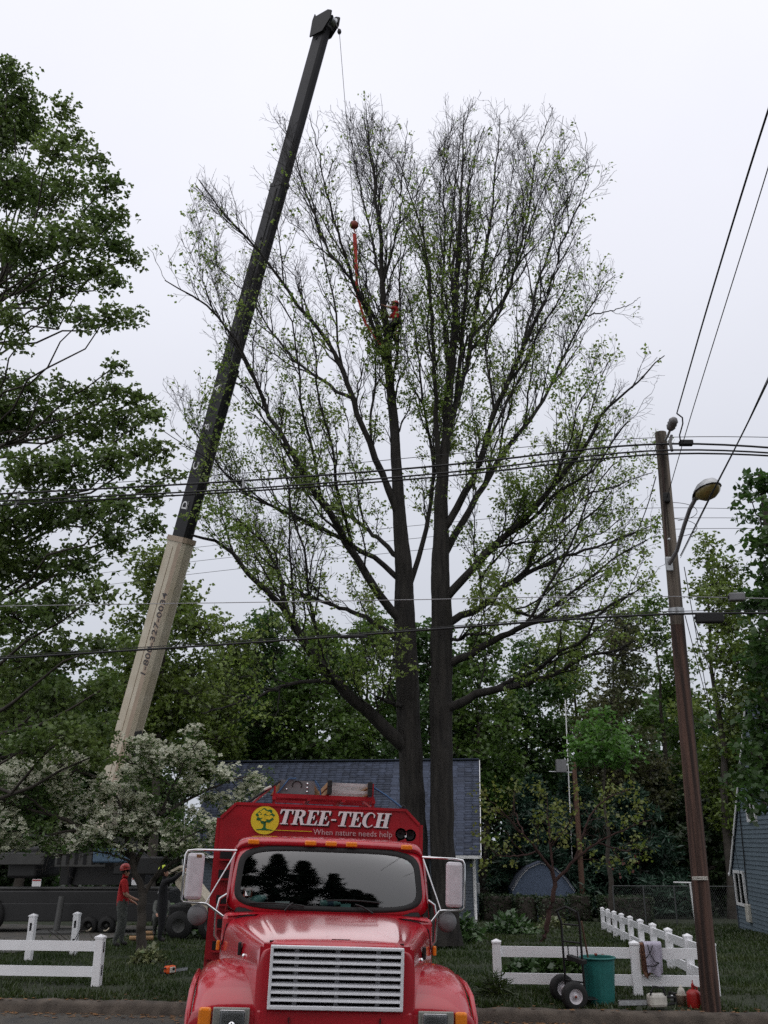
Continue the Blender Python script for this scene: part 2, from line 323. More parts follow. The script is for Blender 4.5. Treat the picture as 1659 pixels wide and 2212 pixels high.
def poly_curve(name, splines, m, parent, matrix, extrude=0.002):
    cu = bpy.data.curves.new(name, 'CURVE'); cu.dimensions = '2D'; cu.fill_mode = 'BOTH'; cu.extrude = extrude
    for pts in splines:
        sp = cu.splines.new('POLY'); sp.points.add(len(pts)-1)
        for i, q in enumerate(pts): sp.points[i].co = (q[0], q[1], 0, 1)
        sp.use_cyclic_u = True
    t = bpy.data.objects.new(name+'_tmp', cu); col.objects.link(t); dg = bpy.context.evaluated_depsgraph_get(); dg.update()
    me = bpy.data.meshes.new_from_object(t.evaluated_get(dg)); bpy.data.objects.remove(t)
    me.transform(matrix); me.materials.clear(); me.materials.append(m); me.name = name; return link(name, me, parent)

# ================================================================ the setting
def sheet(name, ss, tt, zf, m, label=None):
    v = []; f = []
    for s_ in ss:
        for t_ in tt:
            x, y = st(s_, t_); v.append((x, y, zf(s_, t_)))
    n = len(tt)
    for i in range(len(ss)-1):
        for j in range(n-1): f.append((i*n+j, i*n+j+1, (i+1)*n+j+1, (i+1)*n+j))
    o = link(name, np_mesh(name, v, f, 4, m, smooth=True)); return tag(o, kind='structure')
gz = lambda s_, t_: ground_z(*st(s_, t_))
rng = np.random.default_rng(7)
sheet('ground', [-400, -60, -13, 13.6, 50, 120, 900], [-600, -60, 0, 60, 600], lambda s_, t_: -1.35 if s_ > 13.5 else -0.02 if s_ > -14 else -0.06, M['farland'])
sheet('road', list(np.linspace(-2, 13.71, 12)), list(np.linspace(-60, 60, 30)), lambda s_, t_: 0.004, M['asphalt'])
sheet('near_verge', [-14, -2.0], list(np.linspace(-60, 60, 5)), lambda s_, t_: 0.01, M['soil'])
_ls = [13.88, 14.1, 14.5, 15] + list(np.linspace(15.5, 50, 70)) + [60, 80, 110]; _lt = list(np.linspace(-45, 45, 120))
def lawn_z(s_, t_):
    return gz(s_, t_) + 0.02*math.sin(1.7*t_+0.6*s_)*math.sin(0.9*s_) if s_ > 14.2 else max(gz(s_, t_), 0.15)
sheet('lawn', _ls, _lt, lawn_z, M['soil'])
kb = MB()                                               # kerb in real lengths, worn edge
prof = [(13.69, -0.02), (13.70, 0.10), (13.725, 0.135), (13.76, 0.152), (13.87, 0.155), (13.90, 0.14), (13.90, -0.02)]
gkb = []
for k, t_ in enumerate(np.linspace(-30, 30, 241)):
    row = []
    for (s_, z_) in prof:
        j = 0.008*math.sin(13*t_+s_*40)+0.006*math.sin(31*t_); x, y = st(s_+j*0.5, t_); row.append((x, y, z_+(j if z_ > 0.05 else 0)))
    gkb.append(row)
kb.grid(gkb); tag(kb.build('kerb', M['concrete']), kind='structure')
# driveway of the crane on the left and the worn dirt track on the right
sheet('driveway', list(np.linspace(20.5, 33, 20)), list(np.linspace(-18, -10.2, 12)), lambda s_, t_: lawn_z(s_, t_)+0.03, M['asphalt'])
dv = MB(); g_ = []
for i in range(16):
    s_ = 18+i*0.9; c_ = 8.0+0.35*i; row = []
    for j in range(7):
        t_ = c_ + (j-3)*0.3*(1+0.15*math.sin(i*1.3+j)); row.append((*st(s_, t_), lawn_z(s_, t_)+0.02))
    g_.append(row)
dv.grid(g_); tag(dv.build('dirt_track', M['dirt']), kind='structure')

# grass blades: nobody could count them
def grass_blades(n, s0, s1, t0, t1, h, seed, wmul=1.0):
    r = np.random.default_rng(seed)
    s_ = s0 + (s1-s0)*r.random(n)**1.3; t_ = t0 + (t1-t0)*r.random(n)
    # thin, worn patches along the kerb
    patch = np.sin(t_*1.9+1.0)*np.sin(t_*0.7+s_*2.1)+0.5*np.sin(t_*4.3+s_*3)
    keep = ~((patch > 0.35) & (s_ < 14.9) & (r.random(n) < 0.85)); trk = np.abs(t_-(8.0+0.35*(s_-18)/0.9)) < 0.8
    keep &= ~(trk & (s_ > 18) & (r.random(n) < 0.8)); keep &= ~((s_ > 20.5) & (s_ < 33) & (t_ > -18) & (t_ < -10.2) & (r.random(n) < 0.95))
    s_ = s_[keep]; t_ = t_[keep]; n = len(s_)
    x = s_*SN[0]+t_*ST[0]; y = s_*SN[1]+t_*ST[1]
    z = np.where(s_ < 15, 0.15+0.05*(s_-13.9)/1.1, 0.2-0.04*(s_-15)) + 0.0
    a = r.random(n)*2*math.pi; hh = h*(0.5+0.9*r.random(n))*(1+0.5*np.sin(t_*2.3)*np.sin(s_*3.1)); ww = (0.006+0.006*r.random(n))*wmul
    ln = hh*(0.2+0.8*r.random(n)); b = r.random(n)*2*math.pi
    p0 = np.stack([x-ww*np.cos(a), y-ww*np.sin(a), z-0.01], 1); p1 = np.stack([x+ww*np.cos(a), y+ww*np.sin(a), z-0.01], 1)
    tip = np.stack([x+ln*np.cos(b), y+ln*np.sin(b), z+hh], 1)
    v = np.stack([p0, p1, tip], 1).reshape(-1, 3); f = np.arange(len(v)).reshape(-1, 3); return v, f
for (n_, s0, s1, h_, sd_, wm, nm) in ((150000, 13.86, 22, 0.055, 3, 1.2, 'a'), (90000, 21, 40, 0.06, 4, 2.4, 'b')):
    v, f = grass_blades(n_, s0, s1, -13, 13, h_, sd_, wm)
    tag(link('grass', np_mesh('grass', v, f, 3, M['grass'])), kind='stuff')
# fallen brown leaves and chips along the kerb
r = np.random.default_rng(12); n_ = 1500; t_ = r.random(n_)*22-12; s_ = 13.45+np.abs(r.normal(0, 0.35, n_))+0.0
s_ = np.where(r.random(n_) < 0.5, 13.66-np.abs(r.normal(0, 0.22, n_)), s_); z_ = np.where(s_ < 13.7, 0.010, np.where(s_ < 13.9, 0.16, 0.165))
a = r.random(n_)*6.28; q = 0.015+0.03*r.random(n_); x = s_*SN[0]+t_*ST[0]; y = s_*SN[1]+t_*ST[1]
v = np.stack([np.stack([x+q*np.cos(a+k*1.57), y+q*0.6*np.sin(a+k*1.57), z_+0.012*r.random(n_)], 1) for k in range(4)], 1).reshape(-1, 3)
tag(link('fallen_leaves', np_mesh('fallen_leaves', v, np.arange(len(v)).reshape(-1, 4), 4, M['dead'])), kind='stuff')

# ================================================================ trees
def unit(a): return a/np.maximum(np.linalg.norm(a, axis=-1, keepdims=True), 1e-9)
def tubes(pts, rad, n=3):
    """many tapered tubes at once: pts (B,K,3), rad (B,K)"""
    B, K, _ = pts.shape
    t = np.empty_like(pts); t[:, 1:-1] = pts[:, 2:]-pts[:, :-2]; t[:, 0] = pts[:, 1]-pts[:, 0]; t[:, -1] = pts[:, -1]-pts[:, -2]; t = unit(t)
    ref = np.where(np.abs(t[..., 2:3]) < 0.9, np.array([0, 0, 1.0]), np.array([1.0, 0, 0])); x = unit(np.cross(t, ref)); y = np.cross(t, x)
    a = np.arange(n)*2*math.pi/n
    ring = x[:, :, None, :]*np.cos(a)[None, None, :, None] + y[:, :, None, :]*np.sin(a)[None, None, :, None]
    v = (pts[:, :, None, :] + ring*rad[:, :, None, None]).reshape(-1, 3)
    b = (np.arange(B)*K*n)[:, None, None]; k = (np.arange(K-1)*n)[None, :, None]; j = np.arange(n)[None, None, :]; j2 = (np.arange(n)+1) % n
    f = np.stack([b+k+j, b+k+j2[None, None, :], b+k+n+j2[None, None, :], b+k+n+j], -1).reshape(-1, 4); return v, f
class Acc:
    def __init__(s): s.v = []; s.f = []; s.n = 0
    def add(s, v, f): s.v.append(v); s.f.append(f+s.n); s.n += len(v)
    def mesh(s, name, m, off, smooth=True): return np_mesh(name, np.concatenate(s.v)-np.array(off), np.concatenate(s.f), s.f[0].shape[1], m, smooth=smooth)
def leaves(c, L_, r, wid=0.34, up=0.6, droop=0.0, out=None):
    """one folded four-point leaf at each centre"""
    n = len(c); L_ = L_*(0.65+0.7*r.random(n)); a = unit(r.normal(0, 1, (n, 3))*np.array([1, 1, 0.6])+np.array([0, 0, -droop]) + (0 if out is None else out))
    nr = unit(r.normal(0, 1, (n, 3))+np.array([0, 0, up])); b = unit(np.cross(nr, a)); nn = np.cross(a, b)
    L2 = L_[:, None]; p0 = c; p1 = c+a*L2*0.45+b*L2*wid+nn*L2*0.10; p2 = c+a*L2; p3 = c+a*L2*0.45-b*L2*wid+nn*L2*0.10
    v = np.stack([p0, p1, p2, p3], 1).reshape(-1, 3); return v, np.arange(len(v)).reshape(-1, 4)
def bend(p0, p1, k, r, sag=0.0, wig=0.05):
    """wiggly path from p0 to p1"""
    p0 = np.array(p0, float); p1 = np.array(p1, float); t = np.linspace(0, 1, k)[:, None]; ln = np.linalg.norm(p1-p0)
    q = p0+(p1-p0)*t; q[:, 2:] += sag*ln*np.sin(math.pi*t); w_ = r.normal(0, wig*ln, (k, 3)); w_[0] = 0; w_[-1] = 0; return q+w_*np.sin(math.pi*t)
def clump_tree(name, label, cat, base, clumps, trunk_r, leafm, barkm, leaf, per, seed, group=None, fork=0.35, up=0.6, wid=0.34, sub=0.33, flat=0.75, twigs=True, top=None, droop=0.1, star=4, lean=0.5, rise=0.55):
    """tree whose crown is made of leafy clumps (x,y,z,r) carried by limbs from a forked trunk"""
    r = np.random.default_rng(seed); base = np.array(base, float); cl = np.array(clumps, float)
    root = empty(name, base, label, cat, group)
    topz = top if top is not None else cl[:, 2].max()-0.15*(cl[:, 2].max()-base[2]); cx = cl[:, :2].mean(0)
    axis = lambda z: np.array([*(base[:2]+(cx-base[:2])*lean*np.clip((z-base[2])/(topz-base[2]), 0, 1)), z])
    A = Acc(); K = 9; zs = np.linspace(base[2]-0.1, topz, K); pts = np.array([axis(z) for z in zs]); pts[1:-1, :2] += r.normal(0, trunk_r*0.5, (K-2, 2))
    rr = trunk_r*np.linspace(1, 0.18, K); rr[0] *= 1.35; v, f = tubes(pts[None], rr[None], 9); A.add(v, f)
    zf = base[2]+(topz-base[2])*fork*0.8
    LC = []; TW = []
    for q in cl:
        c = q[:3]; R = q[3]; d = np.linalg.norm(c[:2]-axis(c[2])[:2]); z0 = max(min(c[2]-rise*d-0.3*R, topz), zf); p0 = axis(z0)
        k = 7; pa = bend(p0, c, k, r, -0.04, 0.03); fr = np.clip((topz-z0)/(topz-base[2]), 0.2, 1)
        r0 = trunk_r*(0.05+0.17*fr); v, f = tubes(pa[None], np.linspace(r0, max(0.012, r0*0.2), k)[None], 6); A.add(v, f)
        ns = max(5, int(per*R*R)); d_ = unit(r.normal(0, 1, (ns, 3))); rad = R*(0.35+0.72*r.random(ns)**0.6)*(1+0.22*np.sin(5*d_[:, 0]+q[0])*np.cos(4*d_[:, 2]+q[1]))
        sc = c + d_*rad[:, None]*np.array([1, 1, flat]); LC.append(sc)
        if twigs:
            m_ = sc[::3]; st_ = c+(m_-c)*0.1; mid = (st_+m_)/2+r.normal(0, 0.06*R, m_.shape); TW.append(np.stack([st_, mid, m_], 1))
    tr = link('trunk', A.mesh('trunk', barkm, base), root)
    if twigs:
        T = np.concatenate(TW); v, f = tubes(T, np.broadcast_to(np.array([0.02, 0.012, 0.005])*max(0.6, leaf/0.13), T.shape[:2]), 3)
        tag(link('twigs', np_mesh('twigs', v-base, f, 4, barkm), root), kind='stuff')
    S = np.concatenate(LC); k = star; cc = np.repeat(S, k*3, 0); n = len(cc); g = np.repeat(r.normal(0, 1, (len(S)*3, 3)), k, 0)*leaf*sub*4*np.array([1, 1, 0.6])
    v, f = leaves(cc+g, leaf, r, wid, up, droop)
    tag(link('crown', np_mesh('crown', v-base, f, 4, leafm), root), kind='stuff'); return root
def px_clumps(lst, D0, D1, seed):
    """clumps seen at picture places (x, y, radius), standing between two distances"""
    r = random.Random(seed); o = []
    for q in lst:
        D = r.uniform(D0, D1); p = P(q[0], q[1], D); o.append((p.x, p.y, p.z, q[2]*mpp(q[0], q[1], D)*0.84))
    return o

# ---- the tall half-bare maple with two stems, in the middle
MD = 24.0
def z1(x, y): return (x*0.677+328, y*0.677+173)
def z2(x, y): return (x*0.677+328, y*0.677+864)
gb = G(925, 2033); mbase = np.array([P(925, 1700, MD).x, MD, ground_z(P(925, 1700, MD).x, MD)])
maple = empty('maple_tree', mbase, 'tall half-bare maple with two dark stems behind the red truck', 'tree')
limbs = []   # (picture points, depth at start, depth at end, radius start, radius end)
stemL = [(904, 2040), (897, 1850), (890, 1700), (879, 1550), (880, 1420), (873, 1330), (869, 1200), (862, 1080), (855, 980), (848, 880), (838, 780), (832, 690), (826, 580), (820, 470), (806, 360), (785, 250)]
radL = [0.42, 0.34, 0.325, 0.305, 0.30, 0.29, 0.275, 0.22, 0.17, 0.14, 0.12, 0.10, 0.075, 0.055, 0.03, 0.012]
stemR = [(960, 2040), (957, 1850), (954, 1700), (951, 1550), (954, 1420), (955, 1300), (953, 1200), (951, 1100), (958, 1000), (967, 900), (974, 800), (984, 660), (990, 540), (994, 430), (1000, 330), (1004, 250)]
radR = [0.38, 0.31, 0.295, 0.28, 0.275, 0.27, 0.26, 0.23, 0.185, 0.14, 0.12, 0.10, 0.08, 0.055, 0.03, 0.012]
Z = lambda fn, pts: [fn(*q) for q in pts]
limbs += [
 (Z(z2, [(765, 380), (742, 280), (700, 150), (650, 20)])+Z(z1, [(600, 890), (540, 800), (450, 700), (370, 580), (290, 490), (200, 390), (150, 320)]), 0, -2.0, .115, .015),
 (Z(z2, [(770, 660), (720, 620), (645, 500), (590, 400), (500, 260), (432, 140), (360, 20)])+Z(z1, [(330, 960), (290, 850), (220, 760), (130, 680), (40, 640)]), 0, -3.5, .13, .014),
 (Z(z1, [(770, 1080), (742, 850), (690, 700), (600, 600), (540, 500), (490, 350), (440, 200), (420, 120)]), 0, 1.5, .085, .012),
 (Z(z1, [(755, 870), (700, 760), (640, 640), (590, 470), (550, 330), (520, 180), (500, 110)]), 0, -3, .07, .01),
 (Z(z1, [(745, 640), (790, 450), (800, 300), (815, 170)]), 0, -1.5, .05, .01),
 (Z(z1, [(750, 700), (700, 500), (660, 330), (640, 200), (620, 110)]), 0, 2.5, .05, .01),
 (Z(z1, [(735, 520), (715, 330), (690, 180), (680, 70)]), 0, -1, .045, .009),
 (Z(z2, [(925, 300), (912, 100)])+Z(z1, [(905, 1000), (895, 750), (872, 520), (830, 380), (790, 260)]), 0, -2.5, .09, .012),
 (Z(z1, [(960, 1100), (1008, 900), (1048, 650), (1090, 400), (1105, 200), (1112, 110)]), 0, 2, .10, .012),
 (Z(z1, [(965, 1000), (990, 800), (1010, 600), (1000, 420), (1030, 250), (1060, 150)]), 0, -3, .07, .01),
 (Z(z1, [(945, 900), (925, 700), (935, 480), (930, 300), (960, 160)]), 0, 3, .06, .01),
 (Z(z2, [(955, 430), (985, 330), (1040, 240)])+Z(z1, [(1080, 1080), (1140, 960), (1190, 840), (1260, 690), (1310, 520), (1350, 420), (1400, 300)]), 0, -3, .12, .012),
 (Z(z2, [(950, 500), (1000, 380), (1060, 270), (1150, 130), (1250, 20)])+Z(z1, [(1300, 910), (1380, 750), (1420, 680), (1480, 620)]), 0, 3, .12, .012),
 (Z(z2, [(955, 620), (1000, 560), (1100, 460), (1200, 370), (1340, 210), (1420, 90)])+Z(z1, [(1430, 1060), (1540, 970), (1640, 880)]), 0, -3.5, .13, .012),
 (Z(z1, [(1090, 830), (1150, 640), (1200, 430), (1225, 240), (1280, 90)]), 1.2, 2.5, .06, .01),
 (Z(z1, [(1190, 840), (1230, 650), (1290, 480), (1370, 280), (1430, 270)]), -1, 1.0, .05, .01),
 (Z(z2, [(850, 620), (868, 450), (893, 320), (905, 220)])+Z(z1, [(858, 1000), (852, 850), (820, 700), (780, 620)]), 0, 2.5, .085, .011),
 (Z(z1, [(640, 980), (560, 965), (470, 910), (400, 830), (330, 720), (260, 640), (170, 560)]), -.6, 2, .055, .01),
 (Z(z2, [(800, 1075), (760, 1045), (700, 1000), (590, 905), (505, 810), (440, 690), (410, 650), (310, 555), (240, 460), (130, 430)]), 0, -2.5, .205, .03),
 (Z(z2, [(430, 670), (415, 600), (398, 530), (370, 470), (300, 400), (190, 350)]), -1.7, -1.5, .07, .012),
 (Z(z2, [(780, 745), (690, 695), (600, 660), (500, 630), (430, 590), (350, 520), (290, 480)]), 0, 2.5, .085, .012),
 (Z(z2, [(785, 505), (710, 430), (650, 385), (580, 345), (480, 290), (420, 240)]), 0, 3, .08, .012),
 (Z(z2, [(770, 570), (690, 490), (600, 440), (520, 400), (440, 360), (300, 310), (205, 200), (100, 50)]), 0, 1.0, .085, .012),
 (Z(z2, [(950, 840), (1050, 790), (1150, 735), (1260, 700), (1390, 690), (1500, 640), (1560, 600)]), 0, -2.5, .12, .014),
 (Z(z2, [(952, 985), (1060, 930), (1180, 910), (1300, 870), (1370, 825), (1480, 800), (1560, 760)]), 0, -3.0, .13, .014),
 (Z(z2, [(960, 730), (1020, 690), (1070, 640), (1160, 570), (1300, 505), (1450, 460), (1600, 400)]), 0, 1.0, .11, .012),
 (Z(z2, [(1150, 450), (1210, 435), (1310, 395), (1390, 300), (1520, 260), (1600, 230)]), 0, 2.0, .065, .011),
 (Z(z2, [(1060, 650), (1050, 560), (1110, 490), (1170, 420), (1180, 330)]), 0, -1.5, .05, .01),
 (Z(z2, [(960, 770), (1010, 750), (1080, 745)]), 0, -1, .055, .02),
 (Z(z2, [(1100, 640), (1200, 690), (1300, 700), (1420, 740), (1520, 720)]), .5, 3.0, .06, .012),
 (Z(z2, [(800, 980), (760, 965), (722, 950)]), 0, -.8, .06, .04),
 (Z(z2, [(590, 905), (520, 890), (430, 910), (340, 940), (240, 980), (150, 1000)]), -1, -3, .06, .014),
 (Z(z2, [(1010, 500), (1080, 470), (1190, 455), (1290, 450)]), .4, -1, .05, .02),
 (Z(z1, [(975, 780), (950, 560), (965, 330), (990, 180), (1020, 60)]), 0, 1.0, .05, .009),
 (Z(z1, [(1010, 880), (1100, 770), (1180, 560), (1230, 380), (1330, 200)]), 1, -2.0, .05, .009),
 (Z(z1, [(1380, 750), (1450, 740), (1520, 720), (1560, 690)]), 2.4, 3, .03, .008),
]
mr_ = np.random.default_rng(21)
def polyline_world(pts, d0, d1, off=0.0, n=26):
    q = np.array(pts, float); s = np.r_[0, np.cumsum(np.linalg.norm(np.diff(q, axis=0), axis=1))]; s /= s[-1]; t = np.linspace(0, 1, n)
    # Catmull-like smoothing of the traced points
    x = np.interp(t, s, q[:, 0]); y = np.interp(t, s, q[:, 1])
    for _ in range(2): x[1:-1] = (x[:-2]+2*x[1:-1]+x[2:])/4; y[1:-1] = (y[:-2]+2*y[1:-1]+y[2:])/4
    w = np.array([P(a, b, MD+off+d0+(d1-d0)*k) for a, b, k in zip(x, y, t)]); j = mr_.normal(0, 0.022, w.shape); j[:2] = 0; return w+j
A = Acc(); paths = []; full = []
for pts, rad, off in ((stemL, radL, 0.15), (stemR, radR, -0.15)):
    w = polyline_world(pts, 0, 0, off, 40); rr = np.interp(np.linspace(0, 1, 40), np.linspace(0, 1, len(rad)), rad)
    rr = rr*(1+mr_.normal(0, 0.02, 40)); B = Acc(); ns_ = 44; nr_ = 220; tt_ = np.linspace(0, 1, nr_); wf = np.stack([np.interp(tt_, np.linspace(0, 1, 40), w[:, k]) for k in range(3)], 1); rf = np.interp(tt_, np.linspace(0, 1, 40), rr)
    for _ in range(3): wf[1:-1] = (wf[:-2]+2*wf[1:-1]+wf[2:])/4
    v, f = tubes(wf[None], rf[None], ns_); vv = v.reshape(nr_, ns_, 3); an = np.arange(ns_)*2*math.pi/ns_; zz_ = wf[:, 2:3]
    rid = 0.030*np.sin(11*an[None]+2.2*np.sin(1.3*zz_+off*9)+0.8*np.sin(4.1*zz_))+0.020*np.sin(17*an[None]-1.7*np.sin(2.3*zz_)+3)+0.035*np.sin(2*an[None]+0.7*zz_)+mr_.normal(0, 0.010, (nr_, ns_)); rid += 0.16*np.clip(1-(zz_-wf[0, 2])/1.2, 0, 1)**2*(1+np.sin(5*an[None]))
    vv = wf[:, None, :]+(vv-wf[:, None, :])*(1+rid)[:, :, None]; v = vv.reshape(-1, 3); B.add(v, f); link('stem', B.mesh('stem', M['bark'], mbase), maple)
    paths.append((w[20:], rr[20:])); full.append((w, None))
for pts, d0, d1, r0, r1 in limbs:
    w = polyline_world(pts, d0, d1); allp = np.concatenate([q[0] for q in full]); dd = np.linalg.norm(allp-w[0], axis=1)+np.where(allp[:, 2] > w[0, 2]+0.05, 3.0, 0)-0.25*np.clip(w[0, 2]-allp[:, 2], 0, 1.2)
    sh = allp[dd.argmin()]-w[0]; w = w+sh*np.array([1, .8, .55, .32, .15, .05]+[0]*20)[:, None]; full.append((w, None)); rr = r0+(r1-r0)*np.linspace(0, 1, 26)**0.8; v, f = tubes(w[None], rr[None], 8)
    B = Acc(); B.add(v, f); link('limb', B.mesh('limb', M['bark'], mbase), maple); paths.append((w, rr))
def inside(tips, grow):
    d = tips-np.array([0, 0, EYE]); dep = d[:, 1]*math.cos(PITCH)+d[:, 2]*math.sin(PITCH); px = 829.5+FP*d[:, 0]/dep; py = 1106-FP*(-d[:, 1]*math.sin(PITCH)+d[:, 2]*math.cos(PITCH))/dep
    xr = np.interp(py, [190, 220, 360, 600, 700, 800, 1000, 1250, 1500], [1120, 1225, 1305, 1325, 1370, 1430, 1420, 1430, 1430]); xl = np.interp(py, [190, 230, 320, 480, 580, 700, 900, 1000, 1300], [740, 590, 430, 415, 350, 365, 385, 395, 440])
    top = np.interp(px, [340, 430, 590, 700, 770, 830, 900, 960, 1020, 1200, 1310], [560, 330, 230, 250, 195, 190, 265, 240, 210, 222, 350]); grow = grow+mr_.normal(8, 24, len(px)); return (px < xr+grow+28) & (px > xl-grow-48) & (py > top-grow)
def sprout(P_, R_a, spacing, length, r, start=0.15, K=6, spread=0.75, lift=0.35, thick=1.0, fall=0.55):
    """side branches along many parent paths; returns (B,K,3) and radii"""
    o = []; orad = []
    for w, rr in zip(P_, R_a):
        seg = np.linalg.norm(np.diff(w, axis=0), axis=1); tot = seg.sum(); n = max(1, int(tot*(1-start)/spacing+r.random()))
        s = np.r_[0, np.cumsum(seg)]/tot; t = start+(1-start)*(np.arange(n)+r.random(n))/n
        p = np.stack([np.interp(t, s, w[:, k]) for k in range(3)], 1); pr = np.interp(t, s, rr)
        i = np.clip(np.searchsorted(s, t), 1, len(w)-1); tg = unit(w[i]-w[i-1])
        d = unit(r.normal(0, 1, (n, 3))); d = unit(d-tg*(d*tg).sum(1)[:, None]); d = unit(tg*(1.0-0.25*spread)+d*spread+np.array([0, 0, lift*0.6]))
        ln = length*(0.45+0.9*r.random(n))*(1.1-fall*t); ln = np.minimum(ln, 0.9*tot+0.2)
        u = np.linspace(0, 1, K)[None, :, None]; q = p[:, None, :]+d[:, None, :]*ln[:, None, None]*u
        q[:, :, 2] += lift*0.45*ln[:, None]*u[:, :, 0]**2
        j = r.normal(0, 0.034, (n, K, 3))*ln[:, None, None]; j[:, 0] = 0; q = q+j*np.sqrt(u); o.append(q)
        ra = np.minimum(pr*0.6, thick*(0.008+0.0085*ln)); orad.append(ra[:, None]*np.linspace(1, 0.35, K)[None])
    return np.concatenate(o), np.concatenate(orad)
B0, R0_ = sprout([p[0] for p in paths], [p[1] for p in paths], 1.25, 4.3, mr_, 0.16, 12, 0.42, 0.50, 1.15, 0.80)
for q in range(len(B0)): B0[q, 1:-1] = (B0[q, :-2]+2*B0[q, 1:-1]+B0[q, 2:])/4
k_ = inside(B0[:, -1], -35); B0 = B0[k_]; R0_ = R0_[k_]; paths += list(zip(B0, R0_))
B1, R1 = sprout([p[0] for p in paths], [p[1] for p in paths], 0.40, 1.45, mr_, 0.14, 7, 0.55, 0.50, 1.2)
k_ = inside(B1[:, -1], -12); B1 = B1[k_]; R1 = R1[k_]
B2, R2 = sprout(B1, R1, 0.19, 0.66, mr_, 0.15, 5, 0.75, 0.25)
k_ = inside(B2[:, -1], 0); B2 = B2[k_]; R2 = R2[k_]
B3, R3 = sprout(B2, R2, 0.15, 0.30, mr_, 0.2, 4, 0.85, 0.15)
R1 = np.maximum(R1, 0.007); R2 = np.maximum(R2*0.9, 0.005); R3 = np.maximum(R3*0.8, 0.0036)
for nm, b_, r_, n_ in (('upright_branches', B0, R0_, 6), ('branches', B1, R1, 4), ('branchlets', B2, R2, 3), ('twigs', B3, R3, 3)):
    v, f = tubes(b_, r_, n_); tag(link(nm, np_mesh(nm, v-mbase, f, 4, M['bark']), maple), kind='stuff')
# young leaves: thick low and near the stems, nearly none in the top
C = np.concatenate([B2[:, -1], B2[:, 2], B3[:, -1]]); zrel = np.clip((C[:, 2]-4)/20, 0, 1)
den = np.interp(zrel, [0, 0.25, 0.4, 0.55, 0.7, 0.85, 1], [0.85, 0.75, 0.46, 0.27, 0.13, 0.04, 0.004])
pat = np.sin(C[:, 0]*1.1+0.5)*np.sin(C[:, 2]*0.8+C[:, 1]*0.9)+0.6*np.sin(C[:, 0]*2.3+C[:, 2]*1.7); den = den*np.clip(0.75+0.9*pat, 0.05, 2.2)
den *= np.where((C[:, 0] > 2.5) & (zrel > 0.45), 1.7, 1.0); den *= np.where(np.abs(C[:, 0]-mbase[0]) < 2.2, 1.5, 0.85)
C = C[mr_.random(len(C)) < den]; cc = np.repeat(C, 5, 0)+mr_.normal(0, 0.055, (len(C)*5, 3))
v, f = leaves(cc, 0.094, mr_, 0.33, 0.5, 0.5); tag(link('young_leaves', np_mesh('young_leaves', v-mbase, f, 4, M['lf_maple']), maple), kind='stuff')

# ---- the large leafy oak whose limbs reach in from the left
lst = [(15, 160, 45), (45, 210, 50), (10, 270, 75), (70, 270, 50), (140, 235, 30), (165, 300, 30), (120, 330, 50), (20, 400, 80), (90, 420, 65), (150, 400, 45), (200, 340, 32), (230, 400, 40),
 (215, 470, 50), (265, 460, 28), (250, 530, 45), (285, 560, 24), (170, 520, 55), (110, 520, 55), (40, 530, 70), (60, 620, 60), (140, 600, 50), (205, 585, 45), (240, 610, 32), (20, 690, 45), (110, 680, 38), (180, 690, 36), (230, 685, 40), (290, 685, 22), (40, 745, 26),
 (250, 790, 24), (15, 815, 36), (60, 845, 40), (130, 840, 36), (190, 850, 40), (250, 850, 38), (300, 865, 32), (320, 900, 34), (260, 910, 55), (190, 920, 60), (110, 910, 60), (30, 900, 60), (350, 970, 28), (300, 980, 48), (230, 1000, 60), (150, 1010, 65), (60, 1010, 70), (365, 1025, 24), (330, 1060, 40), (270, 1090, 55), (190, 1110, 60), (100, 1110, 70), (20, 1120, 60),
 (330, 1130, 35), (250, 1170, 50), (170, 1210, 60), (80, 1220, 70), (10, 1230, 60), (30, 1330, 75), (120, 1310, 65), (200, 1290, 48), (60, 1430, 80), (150, 1410, 65), (215, 1400, 40), (30, 1530, 75), (110, 1510, 70), (190, 1500, 55), (235, 1480, 32), (150, 1590, 60), (60, 1610, 65), (225, 1570, 38), (210, 1630, 40), (-60, 300, 110), (-70, 550, 110), (-60, 900, 120), (-70, 1200, 120)]
gx = P(-210, 1700, 19).x
clump_tree('oak_tree', 'large dark green oak filling the left edge above the dogwood', 'tree', (gx, 19.5, ground_z(gx, 19.5)), px_clumps(lst, 16.5, 20.5, 5), 0.34, M['lf_oak'], M['bark2'], 0.098, 330, 31, fork=0.12, top=15.0, lean=0.0, rise=0.28)

